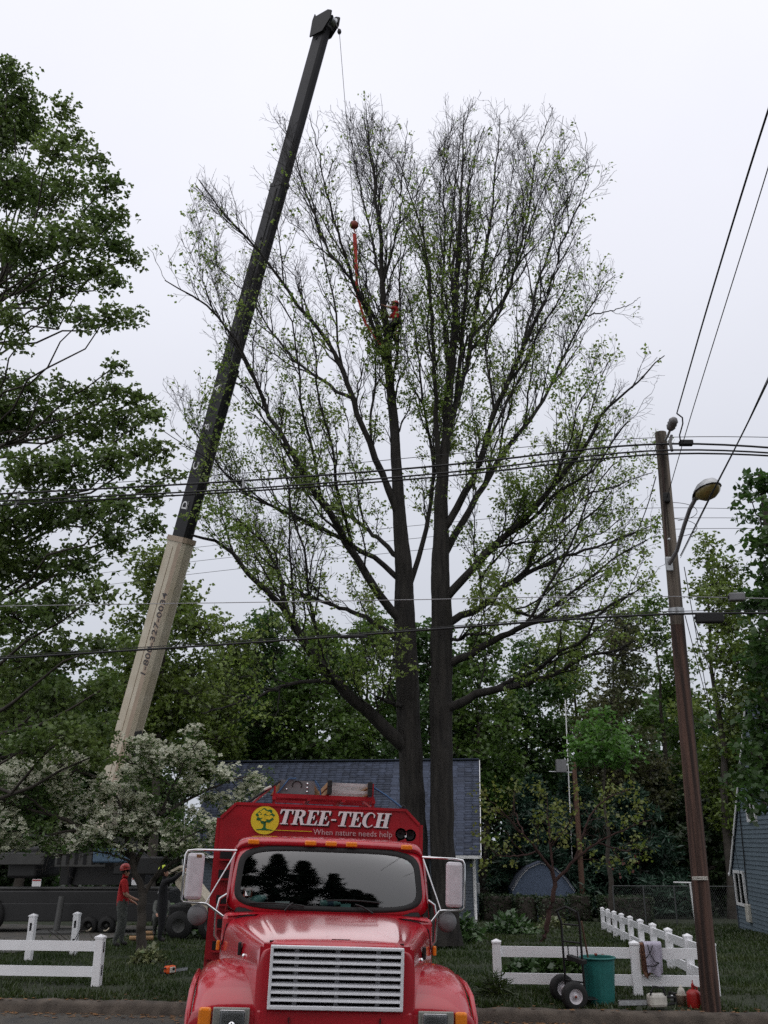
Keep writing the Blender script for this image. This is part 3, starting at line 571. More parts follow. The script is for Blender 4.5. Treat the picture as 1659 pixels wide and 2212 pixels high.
# ---- trees standing behind the houses
def crown_at(px, top, bot, wpx, D, n, seed):
    """clumps filling a rounded crown seen at this place in the picture"""
    r = random.Random(seed); m = mpp(px, (top+bot)/2, D); zt = P(px, top, D).z; zb = P(px, bot, D).z; cx = P(px, (top+bot)/2, D).x; o = []
    for k in range(n):
        t = (k+r.random())/n; z = zb+(zt-zb)*t; rad = wpx*m/2*(math.sin(math.pi*(0.10+0.80*t)))**0.6*(1.05-0.35*t); a = r.uniform(0, 6.283); q = rad*math.sqrt(r.random())*0.95
        R = (0.16+0.12*r.random())*wpx*m*(1.0-0.35*t); o.append((cx+q*math.cos(a), D+0.8*q*math.sin(a), z-R*0.7*t, R))
    return o
bgt = [ # px, top, bottom, width, distance, leaf, label
 (350, 1165, 1620, 270, 40, 'lf_b', 'airy pale green tree right behind the cream boom section'),
 (465, 1330, 1680, 190, 46, 'lf_b', 'yellow-green tree between the cream boom and the blue roof'),
 (565, 1315, 1690, 210, 50, 'lf_c', 'dark green tree above the left end of the blue roof'),
 (680, 1345, 1700, 190, 47, 'lf_a', 'mid green tree above the middle of the blue roof'),
 (790, 1310, 1690, 200, 52, 'lf_a', 'rounded green tree just left of the twin maple stems'),
 (925, 1335, 1700, 180, 50, 'lf_c', 'dark green tree straight behind the twin maple stems'),
 (1040, 1350, 1740, 190, 48, 'lf_a', 'green tree just right of the twin maple stems'),
 (1150, 1370, 1760, 190, 52, 'lf_c', 'deep green tree above the small blue shed'),
 (1255, 1340, 1780, 190, 55, 'lf_b', 'yellow-green tree behind the thin antenna mast'),
 (1345, 1300, 1800, 200, 50, 'lf_d', 'bronze-tinged tree left of the utility pole'),
 (1450, 1290, 1830, 170, 54, 'lf_a', 'green tree directly behind the utility pole'),
 (1565, 1150, 1800, 230, 45, 'lf_b', 'loose pale green tree right of the street lamp bracket'),
 (1640, 1380, 1860, 170, 50, 'lf_c', 'dark tree low at the right edge behind the house'),
 (240, 1440, 1760, 220, 44, 'lf_a', 'mid green tree hidden low behind the crane boom foot'),
 (60, 1420, 1780, 240, 42, 'lf_c', 'dark green tree behind the crane carrier at left'),
 (-90, 1300, 1780, 260, 40, 'lf_a', 'green tree cut off by the left edge behind the oak'),
 (1760, 1200, 1860, 260, 44, 'lf_a', 'green tree cut off by the right edge behind the house'),
]
for k, (px, tp, bt, wp, D, lf, lab) in enumerate(bgt):
    cl = crown_at(px, tp, bt, wp, D, 26, 100+k); x = P(px, bt, D).x; loose = lf in ('lf_b', 'lf_d')
    clump_tree('background_tree', lab, 'tree', (x, D, ground_z(x, D)), cl, 0.24, M[lf], M['bark2'], 0.205 if not loose else 0.185, 72 if not loose else 60, 300+k, 'trees behind the houses', fork=0.35, sub=0.42)
# the wood beyond reads as one mass
r = np.random.default_rng(77); cl = []
for k in range(420):
    x = r.uniform(-48, 48); y = r.uniform(62, 80); z = r.uniform(-1.5, 12.5)*(0.8+0.2*math.sin(x*0.4)); cl.append((x, y, z, r.uniform(1.6, 2.6)))
cl = np.array(cl); pts = np.repeat(cl[:, :3], 170, 0)+unit(r.normal(0, 1, (len(cl)*170, 3)))*np.repeat(cl[:, 3], 170)[:, None]*(0.5+0.6*r.random((len(cl)*170, 1)))
v, f = leaves(pts, 0.55, r, 0.36, 0.6, 0.1); tag(link('woodland', np_mesh('woodland', v, f, 4, M['lf_c'])), 'far wood closing the gaps between the nearer trees', 'wood', kind='stuff')
# dark undergrowth at the foot of the wood
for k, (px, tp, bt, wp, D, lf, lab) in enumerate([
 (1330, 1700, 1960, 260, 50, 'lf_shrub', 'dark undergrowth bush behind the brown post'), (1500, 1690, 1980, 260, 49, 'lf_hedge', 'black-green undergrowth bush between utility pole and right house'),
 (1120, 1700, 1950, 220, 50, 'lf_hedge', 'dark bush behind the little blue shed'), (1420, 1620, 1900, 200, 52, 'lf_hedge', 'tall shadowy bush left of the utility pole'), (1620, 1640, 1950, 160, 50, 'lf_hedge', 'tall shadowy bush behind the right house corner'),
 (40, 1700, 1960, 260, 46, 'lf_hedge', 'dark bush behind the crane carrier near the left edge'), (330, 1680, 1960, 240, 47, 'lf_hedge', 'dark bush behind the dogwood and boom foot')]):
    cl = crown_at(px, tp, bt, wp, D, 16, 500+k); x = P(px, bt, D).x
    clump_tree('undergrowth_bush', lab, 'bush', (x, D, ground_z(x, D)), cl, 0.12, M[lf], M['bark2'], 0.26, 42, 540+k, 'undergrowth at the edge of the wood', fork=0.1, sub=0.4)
# small bright tree, pine and others at the right
cl = px_clumps([(1300, 1545, 22), (1270, 1575, 28), (1325, 1575, 28), (1300, 1590, 34), (1250, 1610, 26), (1290, 1620, 34), (1345, 1605, 28), (1365, 1625, 20), (1320, 1640, 30), (1270, 1645, 26), (1240, 1635, 18), (1350, 1650, 22)], 36.5, 38.5, 8)
x = P(1305, 1700, 37.5).x; clump_tree('small_maple', 'small bright green tree above the brown post', 'tree', (x, 37.5, ground_z(x, 37.5)), cl, 0.12, M['lf_e'], M['bark2'], 0.17, 110, 41, fork=0.5, flat=0.5)
def pine(name, label, x, y, h, w_, seed, tiers=16, group=None, n_=26, nl=0.32):
    r = np.random.default_rng(seed); z0 = ground_z(x, y); base = np.array([x, y, z0]); root = empty(name, base, label, 'tree', group); A = Acc()
    pt = np.array([[0, 0, z] for z in np.linspace(-0.1, h, 8)]); v, f = tubes(pt[None], np.linspace(0.02*h, 0.01, 8)[None], 8); A.add(v, f); N = []
    for k in range(tiers):
        t = k/(tiers-1); z = h*(0.12+0.86*t); L_ = w_*(1-t)**0.75*(0.85+0.3*r.random())+0.15
        for j in range(7):
            a = r.random()*6.283; e_ = np.array([math.cos(a)*L_, math.sin(a)*L_, z+L_*(0.12-0.2*(1-t))]); pa = bend((0, 0, z), e_, 5, r, -0.05, 0.03)
            v, f = tubes(pa[None], np.linspace(0.02+0.01*(1-t), 0.006, 5)[None], 4); A.add(v, f); s_ = np.linspace(0.25, 1.0, n_)
            c = np.stack([np.interp(s_, np.linspace(0, 1, 5), pa[:, i]) for i in range(3)], 1)
            N.append(np.repeat(c, 7, 0)+r.normal(0, 0.10*L_**0.5, (n_*7, 3))*np.array([1, 1, 0.5]))
    link('trunk', A.mesh('trunk', M['bark2'], (0, 0, 0)), root); c = np.concatenate(N); v, f = leaves(c, nl, r, 0.10, 0.4, 0.1)
    tag(link('crown', np_mesh('crown', v, f, 4, M['lf_pine']), root), kind='stuff'); return root
for k, (px, py, D, h, w_, lab) in enumerate([(1165, 1960, 45, 6.0, 2.3, 'blue-green pine behind the redbud near the house corner'), (1390, 1985, 46, 5.8, 2.6, 'dark pine right of the brown post'), (1255, 1960, 47, 6.4, 2.2, 'dark pine directly behind the brown post')]):
    pine('pine_tree', lab, P(px, py, D).x, D, h, w_, 60+k, group='pines behind the yard')
for k, (x, y, h, lab) in enumerate([(-5.5, -5.5, 23.0, 'tall conifer across the street mirrored at the left of the windshield'), (-2.4, -6.5, 25.0, 'second tall conifer across the street mirrored left of the middle'), (0.4, -5.5, 21.0, 'thick conifer across the street mirrored near the windshield middle'), (3.2, -5.0, 16.5, 'pointed conifer across the street mirrored in the middle of the windshield'), (5.0, -5.0, 12.5, 'small conifer across the street mirrored right of the pointed one'), (6.4, -6.0, 12.3, 'smallest conifer across the street mirrored right of the middle')]):
    pine('conifer_tree', lab, x, y, h, 1.0+0.075*h, 70+k, 26, 'conifers across the street', 9, 0.62)
# maple leaning in from the right edge
cl = px_clumps([(1635, 1050, 24), (1660, 1035, 30), (1625, 1085, 18), (1650, 1110, 26), (1655, 1180, 34), (1648, 1240, 28), (1640, 1300, 36), (1660, 1370, 45), (1650, 1440, 40), (1665, 1520, 45), (1700, 1150, 60), (1720, 1300, 70), (1720, 1450, 70), (1640, 1650, 28), (1615, 1665, 20), (1655, 1690, 34), (1620, 1715, 22), (1650, 1735, 26), (1700, 1660, 60), (1600, 1690, 12), (1645, 1560, 38), (1660, 1610, 42), (1628, 1625, 26), (1650, 1650, 30)], 19.0, 22.0, 9)
x = P(1790, 1700, 20.5).x; clump_tree('maple_tree', 'dark green maple leaning in from the right edge', 'tree', (x, 20.5, ground_z(x, 20.5)), cl, 0.3, M['lf_c'], M['bark2'], 0.15, 250, 43, fork=0.3, top=10.5)

# ---- flowering dogwood
DG = G(303, 2063); dD = DG.y
dog = empty('dogwood_tree', DG, 'white flowering dogwood spreading in front of the crane', 'tree'); r = np.random.default_rng(90)
A = Acc(); DP = []
def dl(pts, d0, d1, r0, r1, n=16):
    q = np.array(pts, float); s = np.r_[0, np.cumsum(np.linalg.norm(np.diff(q, axis=0), axis=1))]; s /= s[-1]; t = np.linspace(0, 1, n)
    w = np.array([P(np.interp(k, s, q[:, 0]), np.interp(k, s, q[:, 1]), dD+d0+(d1-d0)*k) for k in t]); w[1:-1] = (w[:-2]+2*w[1:-1]+w[2:])/4; w[1:] += r.normal(0, 0.015, (n-1, 3))
    rr = np.linspace(r0, r1, n); v, f = tubes(w[None], rr[None], 8); A.add(v, f); DP.append((w, rr))
dl([(303, 2072), (305, 2000), (308, 1950), (306, 1920)], 0, 0, .115, .085)
for a in [([(306, 1925), (292, 1880), (278, 1830), (268, 1790), (260, 1740), (230, 1690), (200, 1650)], 0, -.6, .08, .015),
          ([(310, 1935), (330, 1900), (370, 1865), (420, 1835), (470, 1800), (520, 1760)], 0, .6, .05, .01), ([(290, 1875), (320, 1800), (345, 1760), (370, 1700), (400, 1640), (430, 1600)], 0, -.3, .055, .01),
          ([(282, 1850), (240, 1820), (180, 1790), (110, 1760), (40, 1740), (-30, 1720)], 0, -1.0, .06, .012), ([(268, 1790), (280, 1740), (300, 1690), (310, 1650), (320, 1620)], 0, .8, .05, .01),
          ([(345, 1760), (400, 1730), (460, 1700), (520, 1680), (560, 1670)], -.2, .5, .04, .01), ([(240, 1820), (180, 1830), (130, 1850), (90, 1850)], -.2, -1.2, .035, .01),
          ([(230, 1690), (160, 1660), (90, 1640), (20, 1630)], -.5, .5, .035, .01), ([(330, 1900), (360, 1850), (400, 1810), (440, 1790), (480, 1770)], 0, -1.0, .03, .01),
          ([(180, 1790), (120, 1800), (50, 1800), (-20, 1790)], -.4, -1.6, .03, .008), ([(200, 1650), (120, 1680), (50, 1680), (-20, 1660)], -.6, -.2, .025, .008), ([(420, 1835), (450, 1860), (470, 1880)], .3, -.4, .02, .008), ([(110, 1760), (60, 1720), (20, 1690), (-40, 1670)], -.6, -1.4, .03, .008), ([(370, 1700), (330, 1670), (290, 1650), (250, 1630)], -.2, -1, .03, .008), ([(290, 1870), (260, 1850), (210, 1840), (170, 1838)], 0, -.9, .03, .008)]: dl(*a)
link('trunk', A.mesh('trunk', M['bark2'], DG), dog)
b1, r1 = sprout([p[0] for p in DP[1:]], [p[1] for p in DP[1:]], 0.10, 0.62, r, 0.15, 5, 1.0, -0.12); b2, r2 = sprout(b1, r1, 0.12, 0.30, r, 0.3, 4, 0.9, 0.05)
for b_, q_ in ((b1, r1), (b2, r2)): v, f = tubes(b_, np.maximum(q_, 0.004), 3); tag(link('twigs', np_mesh('twigs', v-np.array(DG), f, 4, M['bark2']), dog), kind='stuff')
C = np.concatenate([b2[:, -1], b2[:, 2], b1[:, -1], b1[:, 3]]); C = C[C[:, 2] > 1.92+0.12*r.random(len(C))]
cc = np.repeat(C, 7, 0)+r.normal(0, 0.09, (len(C)*7, 3))*np.array([1, 1, 0.5]); v, f = leaves(cc, 0.085, r, 0.28, 1.2, 0.4); tag(link('crown', np_mesh('crown', v-np.array(DG), f, 4, M['lf_dogwood']), dog), kind='stuff')
n_ = 11000; c = C[r.integers(0, len(C), n_)]+r.normal(0, 0.10, (n_, 3))*np.array([1, 1, 0.45])+np.array([0, 0, 0.05]); keep = np.sin(c[:, 0]*2.1+c[:, 2]*2.7)+0.6*np.sin(c[:, 0]*4.4+c[:, 1]*3) > -0.55; c = c[keep]; n_ = len(c)
nr = unit(r.normal(0, 0.45, (n_, 3))+np.array([0, -0.25, 1])); ax = unit(np.cross(nr, r.normal(0, 1, (n_, 3)))); ay = np.cross(nr, ax); V = []; sz = (0.040+0.022*r.random(n_))[:, None]
for k in range(4):                                      # four broad bracts to a flower
    a = k*math.pi/2; d = ax*math.cos(a)+ay*math.sin(a); e_ = np.cross(nr, d); V.append(np.stack([c, c+d*sz*0.75+e_*sz*0.5+nr*sz*0.18, c+d*sz*1.15+nr*sz*0.1, c+d*sz*0.75-e_*sz*0.5+nr*sz*0.18], 1))
v = np.stack(V, 1).reshape(-1, 3); tag(link('flowers', np_mesh('flowers', v-np.array(DG), np.arange(len(v)).reshape(-1, 4), 4, M['petal']), dog), kind='stuff')

# ---- redbud with young leaves in front of the shed
RG = G(1172, 2036); rD = RG.y; red = empty('redbud_tree', RG, 'small redbud with yellow-green leaves and reddish branches before the shed', 'tree'); A = Acc(); DP = []; dD = rD
for a in [([(1172, 2045), (1185, 1980), (1196, 1930), (1200, 1905), (1192, 1880)], 0, 0, .075, .055), ([(1192, 1880), (1165, 1840), (1130, 1800), (1090, 1760), (1050, 1720)], 0, -.8, .045, .01), ([(1194, 1885), (1190, 1830), (1185, 1780), (1180, 1720)], 0, .8, .04, .01),
          ([(1198, 1905), (1240, 1860), (1290, 1820), (1350, 1790), (1410, 1770)], 0, -.4, .045, .01), ([(1240, 1860), (1260, 1800), (1280, 1750), (1320, 1720), (1370, 1700)], 0, .7, .035, .008), ([(1165, 1840), (1120, 1850), (1080, 1850), (1050, 1830)], 0, -.9, .03, .008),
          ([(1130, 1800), (1110, 1750), (1110, 1710)], -.3, .5, .025, .008), ([(1290, 1820), (1350, 1840), (1400, 1830)], -.2, .9, .025, .008), ([(1190, 1830), (1230, 1780), (1240, 1730)], .3, -1, .025, .008)]: dl(*a)
link('trunk', A.mesh('trunk', M['bark_red'], RG), red)
b1, r1 = sprout([p[0] for p in DP[1:]], [p[1] for p in DP[1:]], 0.16, 0.7, r, 0.2, 5, 0.9, 0.15); b2, r2 = sprout(b1, r1, 0.2, 0.35, r, 0.3, 4, 0.9, 0.1)
for b_, q_ in ((b1, r1), (b2, r2)): v, f = tubes(b_, np.maximum(q_, 0.0035), 3); tag(link('twigs', np_mesh('twigs', v-np.array(RG), f, 4, M['bark_red']), red), kind='stuff')
C = np.concatenate([b2[:, -1], b1[:, -1]]); C = C[np.sin(C[:, 0]*3.1)+np.sin(C[:, 2]*3.7+C[:, 1]) > -0.5]; up_ = C[:, 2] > RG.z+1.55+r.normal(0, 0.3, len(C))
for sel, m_, nm, k_ in ((up_, 'lf_redbud', 'crown', 8), (~up_, 'lf_red', 'red_shoots', 6)):
    cc = np.repeat(C[sel], k_, 0)+r.normal(0, 0.10, (sel.sum()*k_, 3)); v, f = leaves(cc, 0.10, r, 0.42, 0.8, 0.5); tag(link(nm, np_mesh(nm, v-np.array(RG), f, 4, M[m_]), red), kind='stuff')

# ---- shrubs, hedges and bedding plants
def shrub(name, label, cat, px, py, wpx, h, leafm, seed, leaf=0.09, n=900, depth=None, group=None, wid=0.36, flat=False, up=0.8):
    g = G(px, py); wd = wpx*mpp(px, py, g.y); r = np.random.default_rng(seed); root = empty(name, g, label, cat, group)
    d = unit(r.normal(0, 1, (n, 3))); d[:, 2] = np.abs(d[:, 2]); q = d*(0.45+0.6*r.random((n, 1)))*np.array([wd/2, (depth or wd*0.6)/2, h])
    q[:, 2] *= 1+0.25*np.sin(q[:, 0]*5+seed)*np.cos(q[:, 1]*4); v, f = leaves(q, leaf, r, wid, up, 0.15, out=d*0.9)
    tag(link('foliage', np_mesh('foliage', v, f, 4, leafm), root), kind='stuff')
    B = q[::25]; s0 = B*np.array([0.15, 0.15, 0]); T = np.stack([s0, (s0+B)/2+r.normal(0, 0.02, B.shape), B], 1); v, f = tubes(T, np.full(T.shape[:2], 0.008), 3); tag(link('stems', np_mesh('stems', v, f, 4, M['bark2']), root), kind='stuff'); return root
shrub('hosta_plant', 'leafy hosta bed beside the truck on the house side', 'plant', 985, 2035, 110, 0.55, M['lf_hosta'], 1, 0.22, 420, 1.2, 'foundation plants', up=1.2)
shrub('hosta_plant', 'dark hosta clump in front of the trimmed hedge', 'plant', 1105, 2018, 110, 0.5, M['lf_hosta'], 2, 0.2, 420, 1.2, 'foundation plants', up=1.2)
shrub('hosta_plant', 'pale-edged plant by the redbud trunk', 'plant', 1195, 2005, 60, 0.35, M['lf_varieg'], 3, 0.16, 200, 0.8, 'foundation plants', up=1.2)
shrub('foundation_shrub', 'dark leafy shrub row left of the truck cab', 'shrub', 410, 2020, 130, 0.75, M['lf_hosta'], 4, 0.17, 900, 1.3, 'foundation plants')
shrub('foundation_shrub', 'rounded dark shrub against the blue house corner', 'shrub', 985, 1985, 90, 0.9, M['lf_shrub'], 5, 0.10, 1500, 1.4, 'foundation plants')
shrub('bedding_plant', 'low dark leafy bed behind the right white fence', 'plant', 1190, 2108, 190, 0.32, M['lf_shrub'], 6, 0.13, 1500, 0.8)
shrub('hosta_plant', 'variegated hosta at the foot of the dogwood', 'plant', 318, 2086, 72, 0.26, M['lf_varieg'], 7, 0.11, 420, 0.6, up=1.3)
shrub('weed_tuft', 'ragged grass tuft at the left foot of the right fence', 'plant', 1068, 2150, 60, 0.2, M['grass'], 8, 0.16, 420, 0.4, wid=0.05, up=0.1)
def hedge(label, px0, px1, py, h, seed):
    a = G(px0, py); b = G(px1, py); c = (a+b)/2; root = empty('hedge', c, label, 'hedge', 'trimmed hedge blocks'); r = np.random.default_rng(seed); L_ = (b-a).length; n = int(1500*L_)
    q = r.random((n, 3))-0.5; k = r.integers(0, 3, n); sg = np.sign(q[np.arange(n), k]); q[np.arange(n), k] = sg*(0.5-0.06*r.random(n)); q = q*np.array([L_, 1.0, h])+np.array([0, 0, h/2]); q[:, 2] = np.abs(q[:, 2]); q += r.normal(0, 0.03, q.shape)
    v, f = leaves(q, 0.085, r, 0.36, 0.4, 0.0); tag(link('foliage', np_mesh('foliage', v, f, 4, M['lf_hedge']), root), kind='stuff')
    m = MB(); m.bbox((0, 0, h/2), (L_*0.92, 0.85, h*0.92), 0.1); m.build('branches', M['bark2'], root)
hedge('dark trimmed hedge block nearest the blue house', 1040, 1108, 1990, 0.98, 1); hedge('dark trimmed hedge block in front of the shed left', 1112, 1160, 1992, 0.96, 2)
hedge('dark trimmed hedge block in front of the shed right', 1166, 1222, 1994, 0.94, 3); hedge('reddish dark hedge block behind the far fence end', 1300, 1405, 1992, 0.95, 4); hedge('short hedge block between the shed and the fence', 1232, 1275, 1990, 1.0, 5)

# ================================================================ houses
# blue house with a shingled roof behind the truck
HX, HY = P(1026, 1845, 38.5).x, 38.5
hz = ground_z(HX, HY)-0.02; house = empty('blue_house', (HX, HY, hz), 'low dark blue house with blue-grey shingle roof behind the truck', 'house', rz=-R_(6.5))
HL = 11.6; HDp = 8.6; EV = P(1026, 1845, 38.5).z-hz; RH = P(930, 1638, 42.6).z-hz      # local: x to the left is negative, y away
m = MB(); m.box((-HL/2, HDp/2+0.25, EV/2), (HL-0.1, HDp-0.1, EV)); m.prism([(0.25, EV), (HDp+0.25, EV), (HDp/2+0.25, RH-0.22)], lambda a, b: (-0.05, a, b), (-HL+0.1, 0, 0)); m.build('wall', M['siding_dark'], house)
pl_ = bpy.data.meshes.new
def planks(parent, m_, x0, x1, y, z0, z1_, step, axis='x', dep=0.018, clip=None):
    k = 0; z = z0
    while z < z1_:
        a, b = (x0, x1) if clip is None else clip(z+step/2)
        if b-a > 0.05:
            q = MB(); top = z+step*1.02
            if axis == 'x': vs_ = [(a, y-dep, z), (b, y-dep, z), (b, y-dep*0.15, top), (a, y-dep*0.15, top), (a, y+0.01, z), (b, y+0.01, z), (b, y+0.01, top), (a, y+0.01, top)]
            else: vs_ = [(y-dep, a, z), (y-dep, b, z), (y-dep*0.15, b, top), (y-dep*0.15, a, top), (y+0.01, a, z), (y+0.01, b, z), (y+0.01, b, top), (y+0.01, a, top)]
            q.add(vs_, [(0, 1, 2, 3), (4, 5, 6, 7), (0, 1, 5, 4), (1, 2, 6, 5), (2, 3, 7, 6), (3, 0, 4, 7)]); q.build('plank', m_, parent)
        z += step
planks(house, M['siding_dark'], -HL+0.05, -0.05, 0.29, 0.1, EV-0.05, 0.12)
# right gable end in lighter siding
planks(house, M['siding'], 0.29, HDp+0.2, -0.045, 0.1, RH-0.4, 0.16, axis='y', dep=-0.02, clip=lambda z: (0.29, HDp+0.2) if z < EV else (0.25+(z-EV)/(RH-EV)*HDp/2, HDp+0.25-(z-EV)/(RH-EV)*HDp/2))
slope = math.atan2(RH-EV, HDp/2+0.25); SL = math.hypot(RH-EV, HDp/2+0.25)
roof = MB()
for sgn in (0, 1):
    y0, y1 = (0.0, HDp/2+0.25) if not sgn else (HDp+0.5, HDp/2+0.25)
    roof.prism([(y0, EV-0.04), (y1, RH-0.04), (y1, RH-0.16), (y0, EV-0.16)], lambda a, b: (0.22, a, b), (-HL-0.44, 0, 0))
roof_o = roof.build('roof', M['shingle'], house)
sm_ = MB(); EX = 0.165; SW = 0.32; sm_.add([(0, 0, 0), (SW*0.97, 0, 0), (SW*0.97, EX*1.15, 0.012), (0, EX*1.15, 0.012), (0, 0, 0.022), (SW*0.97, 0, 0.022), (SW*0.97, EX*1.15, 0.016), (0, EX*1.15, 0.016)], [(0, 1, 2, 3), (4, 5, 6, 7), (0, 1, 5, 4), (1, 2, 6, 5), (2, 3, 7, 6), (3, 0, 4, 7)])
tmp = sm_.build('shingle', M['shingle'], roof_o); sme = tmp.data; bpy.data.objects.remove(tmp)
nC = int(SL/EX); cnt = 0; V_ = []; F_ = []; rr_ = random.Random(3); base_v = np.array([q.co[:] for q in sme.vertices]); base_f = np.array([list(q.vertices) for q in sme.polygons])
rotm = np.array(rotx(slope)); cand = []
for c_ in range(nC):
    y = c_*EX*math.cos(slope); z = EV-0.04+c_*EX*math.sin(slope); n_ = int((HL+0.44)/SW)
    for k in range(n_): cand.append((c_, 0.20-(k+1)*SW+(SW/2 if c_ % 2 else 0)-(0.12 if c_ % 2 else 0), y, z))
# those nearest the twin stems and above the cab are the ones in plain view
def seen(c): return not (1.0 < c[0]*1 < 9 and -7 < c[1] < -1.2)
cand.sort(key=lambda c: (not seen(c), abs(c[1]+2.2)))
for (c_, x, y, z) in cand:
    jit = (rr_.uniform(-0.006, 0.006), rr_.uniform(-0.006, 0.006), rr_.uniform(0, 0.006))
    if cnt < 300:
        o = link('shingle', sme, roof_o); o.location = (x+jit[0], y+jit[1], z+jit[2]); o.rotation_euler = (slope, 0, 0); cnt += 1
    else:
        V_.append(base_v@rotm.T+np.array([x+jit[0], y+jit[1], z+jit[2]])); F_.append(base_f+8*(len(V_)-1))
tag(link('shingles', np_mesh('shingles', np.concatenate(V_), np.concatenate(F_), 4, M['shingle']), roof_o), kind='stuff')
m = MB(); m.box((-HL/2, HDp/2+0.25, RH+0.0), (HL+0.44, 0.3, 0.05)); m.build('ridge_cap', M['shingle'], roof_o)
m = MB(); m.box((-HL/2, -0.06, EV-0.11), (HL+0.5, 0.11, 0.11)); m.build('gutter', M['whitepaint'], house)
m = MB(); m.bar((0.235, 0.0, EV-0.10), (0.235, HDp/2+0.25, RH-0.10), 0.03, 0.17); m.build('rake_trim', M['whitepaint'], house)
m = MB(); m.tube([(0.0, -0.05, EV-0.15), (-0.03, 0.18, EV-0.35), (-0.03, 0.2, 0.3), (-0.03, 0.1, 0.12)], 0.045, 8); m.build('downspout', M['whitepaint'], house)
m = MB(); m.box((-0.05, 0.25, EV/2), (0.11, 0.05, EV)); m.build('corner_board', M['whitepaint'], house)
for xw in (-9.35, -5.5):
    wf = MB(); wf.box((xw, 0.24, 1.45), (1.3, 0.08, 1.5)); f_ = wf.build('window', M['whitepaint'], house)
    for dx in (-0.3, 0.3):
        g_ = MB(); g_.box((xw+dx, 0.19, 1.45), (0.5, 0.02, 1.32)); g_.build('pane', M['window'], f_)
m = MB(); m.bbox((0.06, 1.2, 1.2), (0.12, 0.25, 0.4), 0.02); m.build('meter_box', M['steel'], house)

# grey-blue house at the right edge: its long side gable, seen at a slant
RB = G(1600, 2007); rz_ = RB.z-0.05; rh = empty('clapboard_house', (RB.x, RB.y, rz_), 'blue-grey clapboard house cut off by the right edge', 'house', rz=-R_(6.5))
EV2 = P(1579, 1876, RB.y).z-rz_+0.02; W2 = 9.0; RH2 = EV2+4.9
m = MB(); m.prism([(0, 0), (0, EV2), (-W2/2, RH2), (-W2, EV2), (-W2, 0)], lambda a, b: (0.03, a, b), (7, 0, 0)); m.build('wall', M['siding'], rh)
planks(rh, M['siding'], -W2, 0, 0.0, 0.02, RH2-0.2, 0.135, axis='y', dep=0.03, clip=lambda z: (-W2, 0) if z < EV2 else (-W2+(z-EV2)/(RH2-EV2)*W2/2, -(z-EV2)/(RH2-EV2)*W2/2))
m = MB()
for y0, y1 in ((0.3, -W2/2), (-W2-0.3, -W2/2)): m.prism([(y0, EV2-0.25), (y1, RH2+0.02), (y1, RH2+0.16), (y0, EV2-0.1)], lambda a, b: (-0.06, a, b), (7.5, 0, 0))
m.build('roof', M['shingle'], rh)
m = MB(); m.bar((-0.085, 0.32, EV2-0.24), (-0.085, -W2/2, RH2+0.03), 0.035, 0.12); m.build('rake_trim', M['whitepaint'], rh)
m = MB(); m.box((0, 0.02, EV2/2), (0.1, 0.08, EV2)); m.build('corner_board', M['siding_dark'], rh)
m = MB(); m.tube([(-0.12, 0.34, EV2-0.22), (3, 0.34, EV2-0.22)], 0.06, 8); m.build('gutter', M['whitepaint'], rh)
def house_window(px0, px1, py0, py1):
    # find wall positions: wall plane x=0 local; sample y local from the line of sight
    def hit(px, py):
        d = ray(px, py); n = Vector((math.cos(-R_(6.5)), math.sin(-R_(6.5)), 0)); o_ = Vector((RB.x, RB.y, 0)); t = n.dot(o_-Vector((0, 0, EYE)))/n.dot(d); q = Vector((0, 0, EYE))+d*t; q = rotz(R_(6.5))@(q-Vector((RB.x, RB.y, rz_))); return q
    a = hit(px0, (py0+py1)/2); b = hit(px1, (py0+py1)/2); z1_ = hit((px0+px1)/2, py0).z; z0 = hit((px0+px1)/2, py1).z
    y0, y1 = sorted((a.y, b.y)); f_ = MB(); t = 0.09
    f_.box((-0.04, (y0+y1)/2, z0), (0.09, y1-y0+t, t)); f_.box((-0.04, (y0+y1)/2, z1_), (0.09, y1-y0+t, t)); f_.box((-0.041, y0, (z0+z1_)/2), (0.09, t, z1_-z0)); f_.box((-0.041, y1, (z0+z1_)/2), (0.09, t, z1_-z0)); f_.box((-0.038, (y0+y1)/2, (z0+z1_)/2), (0.07, t*0.8, z1_-z0))
    fo = f_.build('window', M['whitepaint'], rh)
    for u in (0.27, 0.73):
        g_ = MB(); g_.box((-0.045, y0+(y1-y0)*u, (z0+z1_)/2), (0.012, (y1-y0)*0.42, z1_-z0-t)); g_.build('pane', M['window'], fo)
house_window(1593, 1612, 1884, 1953); house_window(1617, 1634, 1730, 1772)
def wall_pt(px, py):
    d = ray(px, py); n = Vector((math.cos(-R_(6.5)), math.sin(-R_(6.5)), 0)); o_ = Vector((RB.x, RB.y, 0)); t = n.dot(o_-Vector((0, 0, EYE)))/n.dot(d); q = Vector((0, 0, EYE))+d*t; return rotz(R_(6.5))@(q-Vector((RB.x, RB.y, rz_)))
q = wall_pt(1622, 1973); m = MB(); m.bbox((-0.07, q.y, q.z), (0.14, 0.35, 0.55), 0.03); m.build('meter_box', M['jug'], rh)
m = MB(); a = wall_pt(1600, 1745); m.tube([(-0.05, a.y, a.z), (-0.05, (a.y+q.y)/2, (a.z+q.z)/2), (-0.06, q.y, q.z)], 0.018, 6); m.build('service_cable', M['wire'], rh)

